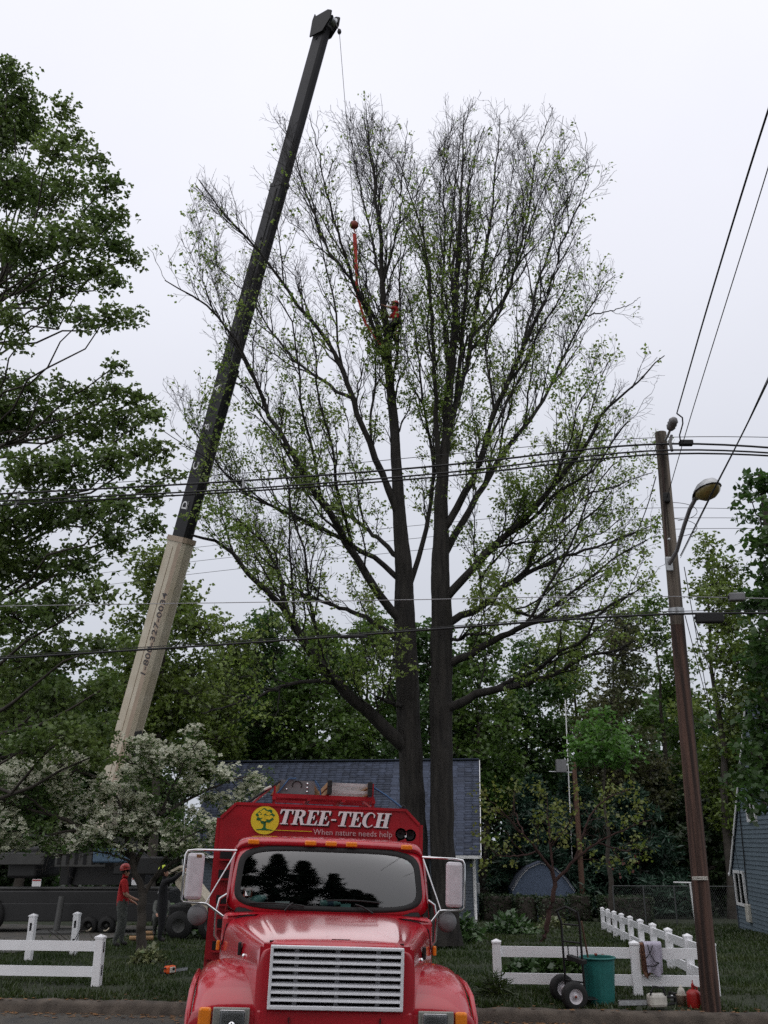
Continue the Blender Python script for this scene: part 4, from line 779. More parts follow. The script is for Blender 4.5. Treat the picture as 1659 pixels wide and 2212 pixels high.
# small gambrel shed
SG = G(1175, 1975); sx, sy = P(1175, 1950, 42).x, 42; sz_ = ground_z(sx, sy); shed = empty('garden_shed', (sx, sy, sz_), 'small blue gambrel shed with white roof trim behind the hedge', 'shed', rz=-R_(4))
gp = [P(px, py, 42) for px, py in ((1107, 1925), (1122, 1897), (1141, 1876), (1168, 1864), (1200, 1878), (1222, 1899), (1241, 1926))]; gl = [(q.x-sx, q.z-sz_) for q in gp]
poly = [(gl[0][0], -0.1)]+gl+[(gl[-1][0], -0.1)]; m = MB(); m.prism(poly, lambda a, b: (a, 0, b), (0, 3, 0)); m.build('wall', M['shed'], shed)
for k in range(6):
    a, b = gl[k], gl[k+1]; m = MB(); m.bar((a[0], -0.04, a[1]+0.03), (b[0], -0.04, b[1]+0.03), 0.05, 0.07); m.build('roof_trim', M['whitepaint'], shed)
    m = MB(); m.bar((a[0], 1.5, a[1]+0.05), (b[0], 1.5, b[1]+0.05), 3.2, 0.04, up=(0, 0, 1)); m.build('roof_panel', M['shingle'], shed)

# ================================================================ white vinyl fences
PH = 0.70; PW = 0.125
def fpost(parent, p, h=PH, slots=(), rz=0.0, name='post'):
    m = MB(); r3 = rotz(rz); m.bbox(Vector(p)+Vector((0, 0, (h-0.06)/2-0.05)), (PW, PW, h-0.06+0.1), 0.006, r3); o = m.build(name, M['white'], parent)
    c = MB(); zt = p[2]+h-0.06; q = PW*0.56; v_ = [Vector(p)+r3@Vector((a*q, b*q, zt-p[2]+z)) for z in (0, 0.025) for a, b in ((-1, -1), (1, -1), (1, 1), (-1, 1))]+[Vector(p)+Vector((0, 0, h))]
    c.add(v_, [(0, 1, 2, 3), (0, 1, 5, 4), (1, 2, 6, 5), (2, 3, 7, 6), (3, 0, 4, 7), (4, 5, 8), (5, 6, 8), (6, 7, 8), (7, 4, 8)]); c.build('post_cap', M['white'], o)
    for (dx, dy, z) in slots:
        s_ = MB(); s_.box(Vector(p)+r3@Vector((dx, dy, z)), (0.04 if abs(dx) < 0.03 else 0.012, 0.012 if abs(dx) < 0.03 else 0.04, 0.14)); s_.build('rail_slot', M['dark'], o)
    return o
def frail(parent, a, b, h=0.14, d=0.038):
    m = MB(); m.bar(a, b, d, h); return m.build('rail', M['white'], parent)
def fence(label, pts, ext=None, rz=-PSI, skew=0.0, slots=None):
    root = empty('vinyl_fence', pts[0], label, 'fence', 'white vinyl rail fences'); o = Vector(pts[0])
    for k, p in enumerate(pts): fpost(root, Vector(p)-o, slots=(slots or {}).get(k, ()), rz=rz)
    ln = list(pts); 
    if ext: ln = [ext[0]]*(ext[0] is not None)+ln+[ext[1]]*(ext[1] is not None)
    for a, b in zip(ln[:-1], ln[1:]):
        for z in (0.18, 0.53): frail(root, Vector(a)-o+Vector((0, 0, z)), Vector(b)-o+Vector((0, 0, z)))
    return root
L0 = G(208, 2128); sL = L0.x*SN[0]+L0.y*SN[1]; tL = L0.x*ST[0]+L0.y*ST[1]
def S3(s_, t_): x, y = st(s_, t_); return Vector((x, y, ground_z(x, y)))
fence('white two-rail vinyl fence by the left driveway', [S3(sL, tL-2.5), S3(sL, tL)], (S3(sL, tL-5), None), slots={1: [(0.063, 0, 0.52), (0.063, 0, 0.2)]})
R0 = G(1076, 2143); sR = R0.x*SN[0]+R0.y*SN[1]; tR = R0.x*ST[0]+R0.y*ST[1]; R1_ = G(1384, 2156); tR1 = R1_.x*ST[0]+R1_.y*ST[1]; CR = S3(sR, tR1+(tR1-tR)*0.54)
fence('white two-rail vinyl fence behind the teal bin and hand truck', [R0, S3(sR, tR1), CR])
FE = G(1304, 2008); nF = 9; fp = [CR.lerp(FE, (k+0.9)/(nF-0.1)) for k in range(nF)]; fp = [Vector((q.x, q.y, ground_z(q.x, q.y))) for q in fp]
fence('white vinyl fence running back toward the woods', fp, (CR+Vector((0.05, 0.08, 0)), None), rz=-PSI)
for (px, py, lab) in ((61, 2074, 'lone white slotted post nearer the left edge'), (158, 2064, 'lone white slotted post beside the crane wheels')):
    g = G(px, py); rt = empty('vinyl_post', g, lab, 'post', 'white posts left without rails'); fpost(rt, (0, 0, 0), 0.84, slots=[(0, -0.063, 0.6), (0, -0.063, 0.25)], rz=-PSI)

# chain link fence at the back right
CA = G(1330, 2000); CB = G(1600, 2003); clf = empty('chain_link_fence', CA, 'chain-link fence before the dark woods at right', 'fence'); n_ = 5; hh = 1.35
for k in range(n_):
    q = CA.lerp(CB, k/(n_-1))-CA; m = MB(); m.tube([q, q+Vector((0, 0, hh))], 0.028, 8); m.build('post', M['mesh'], clf)
q = CB-CA; m = MB(); m.tube([(0, 0, hh), q+Vector((0, 0, hh))], 0.018, 6); m.build('top_rail', M['mesh'], clf)
m = MB(); nn = 60; u = q/nn; V_ = []
for k in range(nn):
    for s_ in (-1, 1):
        a = u*k; kk = min(max(k+s_*12, 0), nn); hgt = hh*abs(kk-k)/12; b = u*kk+Vector((0, 0, hgt)); m.bar(a, b, 0.006)
mw = m.build('wire_mesh', M['mesh'], clf); tag(mw, kind='stuff')
# clothes-line prop: white T-shaped pole
g = G(1508, 2030); tp = P(1490, 1906, g.y); tpo = empty('clothesline_pole', g, 'leaning white T-shaped clothesline pole left of the utility pole', 'pole'); m = MB(); t_ = tp-g; m.tube([(0, 0, 0), t_], 0.028, 8); m.build('mast', M['whitepaint'], tpo)
m = MB(); a = P(1455, 1906, g.y)-g; b = P(1494, 1907, g.y)-g; m.tube([a, b], 0.02, 8); m.build('crossbar', M['whitepaint'], tpo)
# brown post, antenna mast with box
bpq = G(1262, 1985); h_ = P(1253, 1647, bpq.y).z-bpq.z; bp = MB(); bp.tube([(0, 0, -0.1), (0.0, 0, h_*0.5), (0, 0, h_)], [0.13, 0.115, 0.10], 12); tag(link('brown_post', bp.build('tmpx', M['brown_wood']).data), 'rough brown wooden pole behind the redbud', 'post'); o = bpy.data.objects['brown_post']; o.location = bpq; bpy.data.objects.remove(bpy.data.objects['tmpx'])
aD = 46; a0 = P(1236, 1900, aD); am = empty('antenna_mast', (a0.x, aD, ground_z(a0.x, aD)), 'thin pale antenna mast rising against the trees', 'mast'); top_ = P(1221, 1512, aD); zz = top_.z-ground_z(a0.x, aD); m = MB(); m.tube([(0, 0, 0), (top_.x-a0.x, 0, zz)], 0.03, 6); m.build('mast', M['whitepaint'], am)
bq = P(1212, 1655, aD)-am.location; m = MB(); m.bbox(bq, (0.5, 0.3, 0.6), 0.03); m.build('box', M['grey_box'], am); m = MB(); m.tube([bq+Vector((-0.6, 0, -0.25)), bq+Vector((0.6, 0, -0.3))], 0.03, 6); m.build('arm', M['steel'], am)
g = G(389, 1985); tpp = P(399, 1752, g.y); wp = MB(); wp.tube([(0, 0, 0), tpp-g], 0.022, 8); o = wp.build('white_pole', M['whitepaint']); o.location = g; tag(o, 'thin white pole standing left of the truck mirror', 'pole')

# ================================================================ utility pole, lamp, wires
PB = G(1538, 2192); PT = P(1427, 935, PB.y); ph = PT.z-PB.z
pole = empty('utility_pole', PB, 'tall brown wooden utility pole at the right kerb', 'pole'); lean = PT-PB
rr0 = 20.5*mpp(1538, 2192, PB.y); rr1 = 12*mpp(1427, 935, PB.y)
m = MB(); m.tube([lean*t for t in np.linspace(-0.02, 0.62, 14)], list(rr0+(rr1-rr0)*np.linspace(0, 0.62, 14)), 18); m.build('shaft', M['pole'], pole)
m = MB(); m.tube([lean*t for t in np.linspace(0.62, 1.0, 10)], list(rr0+(rr1-rr0)*np.linspace(0.62, 1.0, 10)), 18); m.build('weathered_top', M['pole_top'], pole)
def pp(px, py, dy=0.0): return P(px, py, PB.y+dy)-PB
r_at = lambda z: rr0+(rr1-rr0)*z/ph
def hw(name, m_, fn, parent=pole):
    m = MB(); fn(m); return m.build(name, m_, parent)
hw('groove', M['pole'], lambda m: m.tube([pp(1429, 955, -0.10), pp(1440, 1200, -0.12)], 0.018, 6))
hw('insulator', M['porcelain'], lambda m: m.lathe([(0.0, -0.11), (0.05, -0.10), (0.075, -0.05), (0.062, -0.03), (0.078, 0.0), (0.066, 0.03), (0.075, 0.06), (0.04, 0.11), (0, 0.115)], pp(1452, 916, -0.35), frame_z(pp(1462, 893, -0.5)-pp(1444, 935, -0.2)), 14))
hw('bracket', M['steel'], lambda m: m.tube([pp(1432, 960, -0.02), pp(1443, 940, -0.15), pp(1449, 925, -0.28)], 0.02, 8))
hw('spacer', M['porcelain'], lambda m: m.tube([pp(1451, 940, -0.15), pp(1447, 955, -0.15), pp(1452, 975, -0.15)], [0.022, 0.03, 0.022], 8))
hw('jumper', M['wire'], lambda m: m.tube([pp(1462, 893, -0.5), pp(1474, 902, -0.4), pp(1475, 915, -0.35), pp(1468, 940, -0.3), pp(1470, 955, -0.25)], 0.012, 6))
hw('connector_box', M['black'], lambda m: m.bbox(pp(1482, 957, -0.2), (0.21, 0.10, 0.085), 0.015))
hw('band', M['steel'], lambda m: m.lathe([(r_at(pp(1470, 1322).z)+0.012, -0.05), (r_at(pp(1470, 1322).z)+0.015, 0.05)], lean*((pp(1470, 1322).z)/ph), None, 18))
hw('clamp', M['black'], lambda m: m.bbox(pp(1440, 1075, -0.12), (0.10, 0.08, 0.16), 0.02))
hw('bolt', M['steel'], lambda m: m.lathe([(0.02, -0.02), (0.02, 0.02), (0, 0.02)], pp(1445, 1165, -0.17), rotx(R_(90)), 8))
tagp = MB(); tq = pp(1512, 1897, -r_at(1.2)-0.012); tagp.box(tq, (0.205, 0.012, 0.045)); tg_ = tagp.build('number_tag', M['jug'], pole)
for k, ch in enumerate('C1W4E20'):
    mt = Matrix.Translation(tq+Vector((-0.085+k*0.028, -0.008, -0.014))) @ Matrix.Rotation(R_(90), 4, 'X'); text_obj('tag_character', ch, 0.038, M['letter_dark'], tg_, mt, 0.0005)
# street lamp
lb = pp(1446, 1218, -0.16); lh = pp(1503, 1076, -1.0)
lamp = empty('street_lamp', PB+lb, 'cobra-head street lamp with amber lens on the utility pole', 'lamp')
m = MB(); m.bbox((0, 0.02, 0), (0.10, 0.06, 0.22), 0.012); m.build('bracket', M['steel'], lamp)
A_ = [lb-lb, pp(1462, 1190, -0.35)-lb, pp(1478, 1135, -0.65)-lb, pp(1490, 1100, -0.85)-lb, lh-lb]; m = MB(); m.tube(A_, 0.03, 10); m.build('arm', M['grey_box'], lamp)
hd = Vector((0.13, -0.45, 0.04)); fr = frame_z(hd.normalized()); LN = 0.50
def shell(prof, top=True):
    g_ = []
    for (t, w_, h) in prof:
        row = []
        for k in range(13):
            a = math.pi*k/12*(1 if top else -1); row.append((lh-lb)+hd.normalized()*(t*LN)+xh*(w_*.86*math.cos(a))+yh*(h*.86*math.sin(a)))
        g_.append(row)
    return g_
xh = hd.cross(Vector((0, 0, 1))).normalized(); yh = xh.cross(hd).normalized()
prof = [(-0.12, .032, .032), (0.0, .06, .06), (0.2, .125, .12), (0.45, .168, .165), (0.7, .17, .165), (0.9, .13, .13), (1.0, .075, .075), (1.04, 0.0, 0.0)]
m = MB(); m.grid(shell(prof)); m.build('housing', M['steel'], lamp)
m = MB(); m.grid(shell([(0.12, .04, .03), (0.2, .10, .09), (0.4, .155, .16), (0.65, .165, .18), (0.85, .14, .15), (0.97, .08, .08), (1.03, 0, 0)], False)); m.build('lens', M['lamp_lens'], lamp)
m = MB(); m.tube([(lh-lb)+hd.normalized()*(t*LN)+xh*(w_*.875)*s_ for s_, P_ in ((1, prof[1:]), (-1, prof[1:][::-1])) for (t, w_, h) in P_], 0.009, 6); m.build('rim', M['black'], lamp)
m = MB(); m.grid(shell([(-0.12, .031, .031), (0.0, .058, .045), (0.14, .09, .05)], False)); m.build('neck', M['steel'], lamp)

def cable(name, label, pts, rad, m_=None, group='overhead cables', sag=None, n=40, cat='cable'):
    q = np.array([tuple(p) for p in pts]); s = np.r_[0, np.cumsum(np.linalg.norm(np.diff(q, axis=0), axis=1))]; t = np.linspace(0, s[-1], n)
    w_ = np.stack([np.interp(t, s, q[:, k]) for k in range(3)], 1)
    for _ in range(int(n/3)): w_[1:-1] = (w_[:-2]+2*w_[1:-1]+w_[2:])/4
    v, f = tubes(w_[None], np.full((1, n), rad), 8); b = w_[0]; o = link(name, np_mesh(name, v-b, f, 4, m_ or M['wire'], smooth=True)); o.location = b; return tag(o, label, cat, group)
PD = PB.y
# street line: the left span runs along the street, so it moves away to the left
def sl(px, py, off=0.0): 
    r0 = ray(px, py); # plane along the street through the pole
    s0 = PB.x*SN[0]+PB.y*SN[1]+off; k = s0/(r0.x*SN[0]+r0.y*SN[1]); return Vector((0, 0, EYE))+r0*k
cable('power_cable', 'uppermost thick black cable running left from the pole top', [sl(-260, 1080, -.12), sl(0, 1067, -.12), sl(520, 1040, -.12), sl(1000, 1004, -.12), sl(1300, 965, -.12), sl(1435, 945, -.12), sl(1560, 958, -.12), sl(1659, 966, -.12), sl(1800, 978, -.12)], 0.017)
cable('power_cable', 'middle thick black cable running left from the pole top', [sl(-260, 1096, -.2), sl(0, 1082, -.2), sl(520, 1058, -.2), sl(1000, 1020, -.2), sl(1300, 981, -.2), sl(1440, 958, -.2), sl(1560, 971, -.2), sl(1659, 977, -.2), sl(1800, 988, -.2)], 0.015)
cable('power_cable', 'lowest of the three thick black pole-top cables', [sl(-260, 1105, -.16), sl(0, 1091, -.16), sl(520, 1063, -.16), sl(1000, 1028, -.16), sl(1300, 990, -.16), sl(1438, 967, -.16), sl(1560, 978, -.16), sl(1659, 983, -.16), sl(1800, 993, -.16)], 0.015)
cable('power_cable', 'thin wire just above the thick pole-top cables', [sl(-260, 1066, .1), sl(0, 1059, .1), sl(520, 1024, .1), sl(1000, 978, .1), sl(1430, 938, .1), sl(1659, 944, .1), sl(1800, 948, .1)], 0.006)
for (px, py, lab) in ((524, 1050, 'grey spacer clamp on the cables left of the maple'), (37, 1080, 'grey spacer clamp on the cables at the left edge')):
    c = sl(px, py, -.16); o = empty('cable_spacer', c, lab, 'spacer', 'cable spacers'); m = MB(); m.tube([(0, 0, 0.12), (0.02, 0, 0.0), (-0.02, 0, -0.12)], [0.015, 0.028, 0.015], 8); m.build('bar', M['wire_grey'], o)
    m = MB(); [m.lathe([(0.035, -0.02), (0.035, 0.02)], (0, 0, z), rotx(R_(90)), 10) for z in (0.1, -0.03, -0.1)]; m.build('clip', M['wire_grey'], o)
cable('messenger_wire', 'pale steel wire level above the black telephone cable', [sl(-260, 1316, -.18), sl(0, 1309, -.18), sl(830, 1297, -.18), sl(1445, 1284, -.18), sl(1530, 1292, -.18), sl(1659, 1293, -.18), sl(1800, 1296, -.18)], 0.0065, M['wire_grey'])
cable('telephone_cable', 'thick black telephone cable low across the trees', [sl(-260, 1440, -.2), sl(0, 1422, -.2), sl(400, 1398, -.2), sl(760, 1373, -.2), sl(1100, 1347, -.2), sl(1445, 1322, -.2), sl(1659, 1324, -.2), sl(1800, 1326, -.2)], 0.017)
cable('telephone_wire', 'thin wire lashed over the telephone cable', [sl(-260, 1434, -.2), sl(0, 1418, -.2), sl(760, 1369, -.2), sl(1100, 1343, -.2), sl(1445, 1316, -.2), sl(1659, 1318, -.2), sl(1800, 1320, -.2)], 0.006)
def clos(name, lab, px0, px1, py, h, m_, off=-.2, dep=0.12):
    a = sl(px0, py, off); b = sl(px1, py, off); o = empty(name, (a+b)/2, lab, 'box'); m = MB(); m.bbox((0, 0, 0), ((b-a).length, dep, h), 0.02, rotz(-PSI)); m.build('case', m_, o); m = MB(); m.bar((a-b)/2*1.12, (b-a)/2*1.12, 0.04); m.build('end_caps', M['black'], o)
clos('splice_closure', 'black splice case hanging right of the utility pole', 1503, 1562, 1335, 0.15, M['black']); clos('splice_closure', 'slim black splice sleeve left of the maple stems', 733, 790, 1375, 0.05, M['black'], dep=0.05); clos('terminal_box', 'small grey terminal box on the wire right of the pole', 1574, 1608, 1290, 0.12, M['grey_box'])
# lines crossing the street toward the viewer
I0 = PB+pp(1462, 893, -0.5)
cable('service_drop', 'black line climbing from the insulator to the top right', [I0, P(1520, 690, 9.5), P(1580, 490, 7.5), P(1659, 235, 6.0), P(1760, -60, 4.8)], 0.010, group='lines crossing the street')
cable('service_drop', 'thin line climbing to the upper right beside the insulator line', [PB+pp(1441, 1075, -0.14), P(1490, 905, 11), P(1560, 680, 9), P(1620, 490, 7.8), P(1659, 365, 7), P(1780, -40, 5.2)], 0.006, group='lines crossing the street')
cable('service_drop', 'twisted pair of drops crossing right of the street lamp', [PB+pp(1470, 1200, 0.05), P(1500, 1140, 12), P(1545, 1050, 10.5), P(1590, 965, 9), P(1659, 825, 7.5), P(1800, 520, 5.8)], 0.008, group='lines crossing the street')
cable('service_drop', 'slimmer wire wrapped along the twisted drop', [PB+pp(1470, 1205, 0.06), P(1503, 1139, 11.9), P(1549, 1046, 10.4), P(1590, 968, 8.95), P(1656, 822, 7.4), P(1796, 518, 5.7)], 0.004, group='lines crossing the street')
# farther line seen behind the maple
for k, (ya, yb, yc, lab) in enumerate(((1215, 1085, 1103, 'topmost thin wire of the farther line behind the maple'), (1245, 1110, 1119, 'middle thin wire of the farther line behind the maple'), (1272, 1135, 1140, 'lowest thin wire of the farther line behind the maple'))):
    cable('distribution_wire', lab, [P(-200, ya+30, 36), P(0, ya+22, 34), P(430, ya-35, 30), P(900, (ya+yb)/2-15, 27), P(1430, yb, 24), P(1659, yc, 24), P(1850, yc+8, 24)], 0.0075, group='farther wires')
# drops and guys on the pole's right and left
RBp = Vector((RB.x, RB.y, rz_))
for k, (x0, y0, x1, y1, D1, lab) in enumerate(((1478, 1225, 1612, 1960, RB.y-1, 'service wire slanting down to the right house nearest the pole'), (1480, 1330, 1590, 1740, RB.y-0.3, 'service wire meeting the right house rake'), (1500, 1345, 1640, 1760, RB.y-2.5, 'service wire falling to the right edge of the house'))):
    a = PB+pp(x0, y0, 0.12); b = P(x1, y1, D1); mid = (a+b)/2+Vector((0, 0, -0.25)); cable('house_drop', lab, [a, a.lerp(mid, 0.5), mid, mid.lerp(b, 0.5), b], 0.0065, group='drops to the right house')
cable('guy_wire', 'short dark guy wire with a knob left of the pole top', [PB+pp(1417, 1030, 0.1), P(1400, 1090, PD+1.5), P(1340, 1245, PD+4.5)], 0.009, group='drops to the right house')
for k, cy in enumerate((1105, 1140)):
    pts = [PB+pp(1430, cy-20, 0.15)]+[PB+pp(1450+60*math.sin(t)*1.0, cy-20+40*(1-math.cos(t))*0.5, 0.25) for t in np.linspace(0.3, 2.9, 9)]; cable('slack_loop', ('upper' if k == 0 else 'lower')+' slack wire loop behind the pole at lamp height', pts, 0.005, group='slack loops')

# ================================================================ the red truck facing the viewer
truck = empty('dump_truck', (-0.42, 8.2, 0.0), 'red chip truck with white grille and lettered headboard facing the viewer', 'truck')
truck.rotation_euler = (0, R_(2.0), R_(6.5)); T = truck
lerp = lambda a, b, t: a+(b-a)*t
# hood
ys = [0.035, 0.05, 0.085, 0.15, 0.30, 0.5, 0.75, 1.0, 1.2, 1.36]; zt = [1.437, 1.452, 1.463, 1.472, 1.487, 1.503, 1.523, 1.545, 1.562, 1.575]; g_ = []
for y, z in zip(ys, zt):
    t = (y-0.035)/1.325; a = lerp(.50, .655, t)
    half = [(0, z+.014), (a*.35, z+.013), (a*.7, z+.008), (a*.93, z+.002), (a, z-.003), (a+.02, z-.016), (a+.045, z-.022), (lerp(.585, .80, t), z-.032), (lerp(.605, .90, t), z-.052), (lerp(.622, .945, t), z-.09), (lerp(.634, .968, t), z-.16), (lerp(.638, .985, t), 1.22), (lerp(.64, .995, t), 1.05), (lerp(.642, 1.0, t), 0.80)]
    g_.append([(-x, y, q) for x, q in half[:0:-1]]+[(x, y, q) for x, q in half])
r0_ = g_[0]
def lip(k, y, zc): return [(max(-k, min(k, p[0])), y, min(p[2], zc)) for p in r0_]
g_ = [lip(.535, .004, 1.430), lip(.56, .006, 1.432), lip(.61, .014, 1.434)]+g_
m = MB(); m.grid(g_); hood = m.build('hood', M['red'], T, subsurf=1)
m = MB(); m.bbox((0.03, 0.115, 1.478), (0.155, 0.012, 0.012), 0.004); m.build('hood_slot', M['dark'], hood)
for s_ in (-1, 1):
    m = MB(); m.tube([(s_*.985, 1.362, 1.30), (s_*.955, 1.362, 1.47), (s_*.86, 1.362, 1.535), (s_*.70, 1.362, 1.562)], .006, 6); m.build('panel_seam', M['dark'], hood)
    m = MB(); m.bbox((s_*.80, 0.62, 1.345), (0.03, 0.05, 0.10), 0.008); m.build('hood_latch', M['black'], hood)
    m = MB(); m.lathe([(0.0, 0.03), (0.018, 0.025), (0.022, 0.01), (0.012, 0)], (s_*.745, 0.5, 1.30), frame_z((s_, -0.5, 0.1)), 12); m.build('hood_button', M['chrome'], hood)
# nose panel round the grille
m = MB(); m.bbox((0, 0.066, 0.85), (1.24, 0.12, 0.275), 0.03); m.box((-.578, .04, 1.2), (.09, .03, .45)); m.box((.578, .04, 1.2), (.09, .03, .45)); m.box((0, .045, 1.434), (1.19, .03, .026)); m.build('nose_panel', M['red'], T)
m = MB(); m.box((0, 0.13, 1.21), (1.10, 0.03, 0.50)); m.build('radiator', M['dark'], T)
for x in (-0.36, 0.36):
    m = MB(); m.box((x, -0.003, 0.83), (0.006, 0.02, 0.2)); m.build('panel_joint', M['dark'], T)
# grille: frame, seven slats, three uprights
gr = MB(); t_ = 0.024
gr.bbox((0, 0.0, 1.428), (1.075, .05, t_), .006); gr.bbox((0, 0.0, 0.996), (1.075, .05, t_+.006), .006); gr.bbox((-.526, 0.001, 1.212), (t_, .05, .42), .006); gr.bbox((.526, 0.001, 1.212), (t_, .05, .42), .006)
go = gr.build('grille', M['grille'], T)
for k in range(7):
    z = 1.428-(k+1)*(0.432/8); m = MB(); m.prism([(-.022, -.009), (-.018, .006), (.03, .016), (.034, .008), (-.014, -.013)], lambda a, b, z=z: (-.515, a, z+b), (1.03, 0, 0)); m.build('slat', M['grille'], go)
for x in (-.325, 0.005, .335):
    m = MB(); m.box((x, .045, 1.212), (.035, .02, .42)); m.build('upright', M['grille_grey'], go)
# fenders, lamps, wheels
for s_ in (-1, 1):
    pr = [(.05, .62), (.035, .80), (.03, .985), (.05, 1.015), (.10, 1.055), (.2, 1.125), (.35, 1.185), (.5, 1.225), (.65, 1.245), (.85, 1.25), (1.05, 1.235), (1.25, 1.17), (1.4, 1.02), (1.46, .85), (1.47, .7)]
    xs = [(.55, 0), (.66, 0), (.8, 0), (.92, -.006), (1.02, -.022), (1.085, -.052), (1.12, -.10), (1.138, -.17), (1.145, -.30)]; g_ = []
    for x, dz in xs: g_.append([(s_*x, y+(0.03 if x > 1.1 else 0.012 if x > 1.05 else 0)*(1 if y < .3 else -.5), max(z+dz*(1 if z > .99 else .25), .60)) for y, z in pr])
    m = MB(); m.grid(g_); fe = m.build('fender', M['red'], T, subsurf=1); q = fe.modifiers.new('shell', 'SOLIDIFY'); q.thickness = 0.012
    m = MB(); m.tube([(s_*1.15, .10, .60), (s_*1.152, .12, .92), (s_*1.15, .28, 1.06), (s_*1.145, .5, 1.12), (s_*1.145, .9, 1.13), (s_*1.148, 1.25, 1.0), (s_*1.15, 1.42, .75)], .022, 8); m.build('wheel_arch_lip', M['red'], fe)
    b = MB(); b.bbox((s_*.81, .022, .86), (.285, .035, .25), .008); bz = b.build('headlight', M['bezel'], T)
    m = MB(); m.bbox((s_*.80, .0, .868), (.20, .03, .205), .03); m.build('reflector', M['alu'], bz)
    m = MB(); m.bbox((s_*.80, -.018, .868), (.195, .018, .20), .008); m.build('lens', M['headlamp'], bz)
    m = MB(); m.lathe([(0, .01), (.02, .006), (.026, 0)], (s_*.80, -.028, .868), rotx(R_(90)), 14); m.build('bulb_shield', M['chrome'], bz)
    m = MB(); m.bbox((s_*1.015, .03, .865), (.10, .05, .235), .02); m.build('turn_signal', M['amber'], T)
    m = MB(); m.bbox((s_*1.02, 1.40, 1.29), (.035, .05, .085), .01); m.build('side_marker', M['amber'], T)
    for wy, nm in ((0.78, 'wheel'),):
        tw = MB(); tw.lathe([(.30, -.13), (.44, -.13), (.49, -.10), (.50, -.05), (.50, .05), (.49, .10), (.44, .13), (.30, .13)], (s_*.93, wy, .5), roty(R_(90)), 28); wo = tw.build('wheel', M['black'], T)
        m = MB(); m.lathe([(.0, .05), (.12, .06), (.16, .0), (.28, -.02), (.305, .08), (.31, .10)], (s_*.93, wy, .5), roty(R_(90)*s_), 24); m.build('rim', M['steel'], wo)
    for k in range(2):
        tw = MB(); tw.lathe([(.30, -.25), (.46, -.25), (.50, -.2), (.50, .2), (.46, .25), (.30, .25)], (s_*.8, 5.3, .5), roty(R_(90)), 24); 
    wo = tw.build('wheel', M['black'], T)
m = MB(); m.bbox((0, -.12, .52), (2.2, .16, .26), .04); m.build('bumper', M['blackmetal'], T)
m = MB(); m.box((-.4, 3.3, .6), (.09, 6.2, .22)); m.box((.4, 3.3, .6), (.09, 6.2, .22)); m.build('chassis_rail', M['black'], T)
# cab: lower shell, windshield frame, pillars, roof
m = MB(); m.bbox((0, 2.02, 1.17), (2.0, 1.30, .80), .05); m.build('cab_body', M['red'], T)
def ws(N, grow, dy, yb=1.43, yt=1.635, rnd=5.0):
    o = []
    for k in range(N):
        a = 2*math.pi*k/N; c, s_ = math.cos(a), math.sin(a); q = 1/(abs(c)**rnd+abs(s_)**rnd)**(1/rnd); u = c*q; v = s_*q
        z = 1.892+v*(.256+grow); hwid = lerp(.888, .850, (v+1)/2)+grow*1.25; x = u*hwid; t = (z-1.636)/.511; o.append((x, lerp(yb, yt, t)+dy+.075*(x/.9)**2+.02*(((z-1.892)/.256)**2), z))
    return o
N = 72; inner = ws(N, 0.0, 0.0); g0 = ws(N, .022, -.004); mid = ws(N, .035, -.002); outer = ws(N, .085, .03, rnd=7); back = ws(N, .095, .12, rnd=7)
m = MB(); rows = [mid, outer, back]; m.grid([[r[k % N] for k in range(N+1)] for r in rows]); m.build('windshield_surround', M['red'], T)
m = MB(); m.grid([[r[k % N] for k in range(N+1)] for r in (ws(N, -.012, -.006), ws(N, .008, -.018), ws(N, .026, -.014), ws(N, .040, .004))]); m.build('windshield_seal', M['black'], T)
gw = MB(); cen = (0, lerp(1.43, 1.635, .5), 1.892)
rings = [[(lerp(cen[0], p[0], t), lerp(1.43, 1.635, (lerp(cen[2], p[2], t)-1.636)/.511)+.075*(lerp(0, p[0], t)/.9)**2+.02*((lerp(cen[2], p[2], t)-1.892)/.256)**2, lerp(cen[2], p[2], t)) for p in inner] for t in (0.02, .15, .3, .45, .6, .75, .88, 1.0)]
gw.grid([[r[k % N] for k in range(N+1)] for r in rings]); wsh = gw.build('windshield', M['glass'], T)
# cowl between hood and glass
m = MB(); m.grid([[(x, 1.36+.0*abs(x), 1.575-.03*(x/.95)**4) for x in np.linspace(-.96, .96, 17)], [(x, 1.41, 1.578-.03*(x/.95)**4) for x in np.linspace(-.965, .965, 17)], [(x, 1.445+.06*(x/.9)**2, 1.59-.025*(x/.95)**4) for x in np.linspace(-.975, .975, 17)], [(x, 1.50+.06*(x/.9)**2, 1.575) for x in np.linspace(-.985, .985, 17)], [(x, 1.55, 1.40) for x in np.linspace(-.99, .99, 17)]]); m.build('cowl', M['red'], T)
xs = [(-.945, -.15), (-.94, -.085), (-.915, -.04), (-.86, -.012), (-.7, -.002), (-.3, .003), (0, .004), (.3, .003), (.7, -.002), (.86, -.012), (.915, -.04), (.94, -.085), (.945, -.15)]; g_ = []
for y, z in [(1.70, 2.165), (1.655, 2.175), (1.635, 2.20), (1.65, 2.232), (1.69, 2.253), (1.76, 2.265), (2.1, 2.275), (2.5, 2.272), (2.63, 2.25), (2.65, 2.1)]: g_.append([(x, y+.075*(x/.9)**2, max(z+dz, 2.05)) for x, dz in xs])
m = MB(); m.grid(g_); m.build('cab_roof', M['red'], T, subsurf=1)
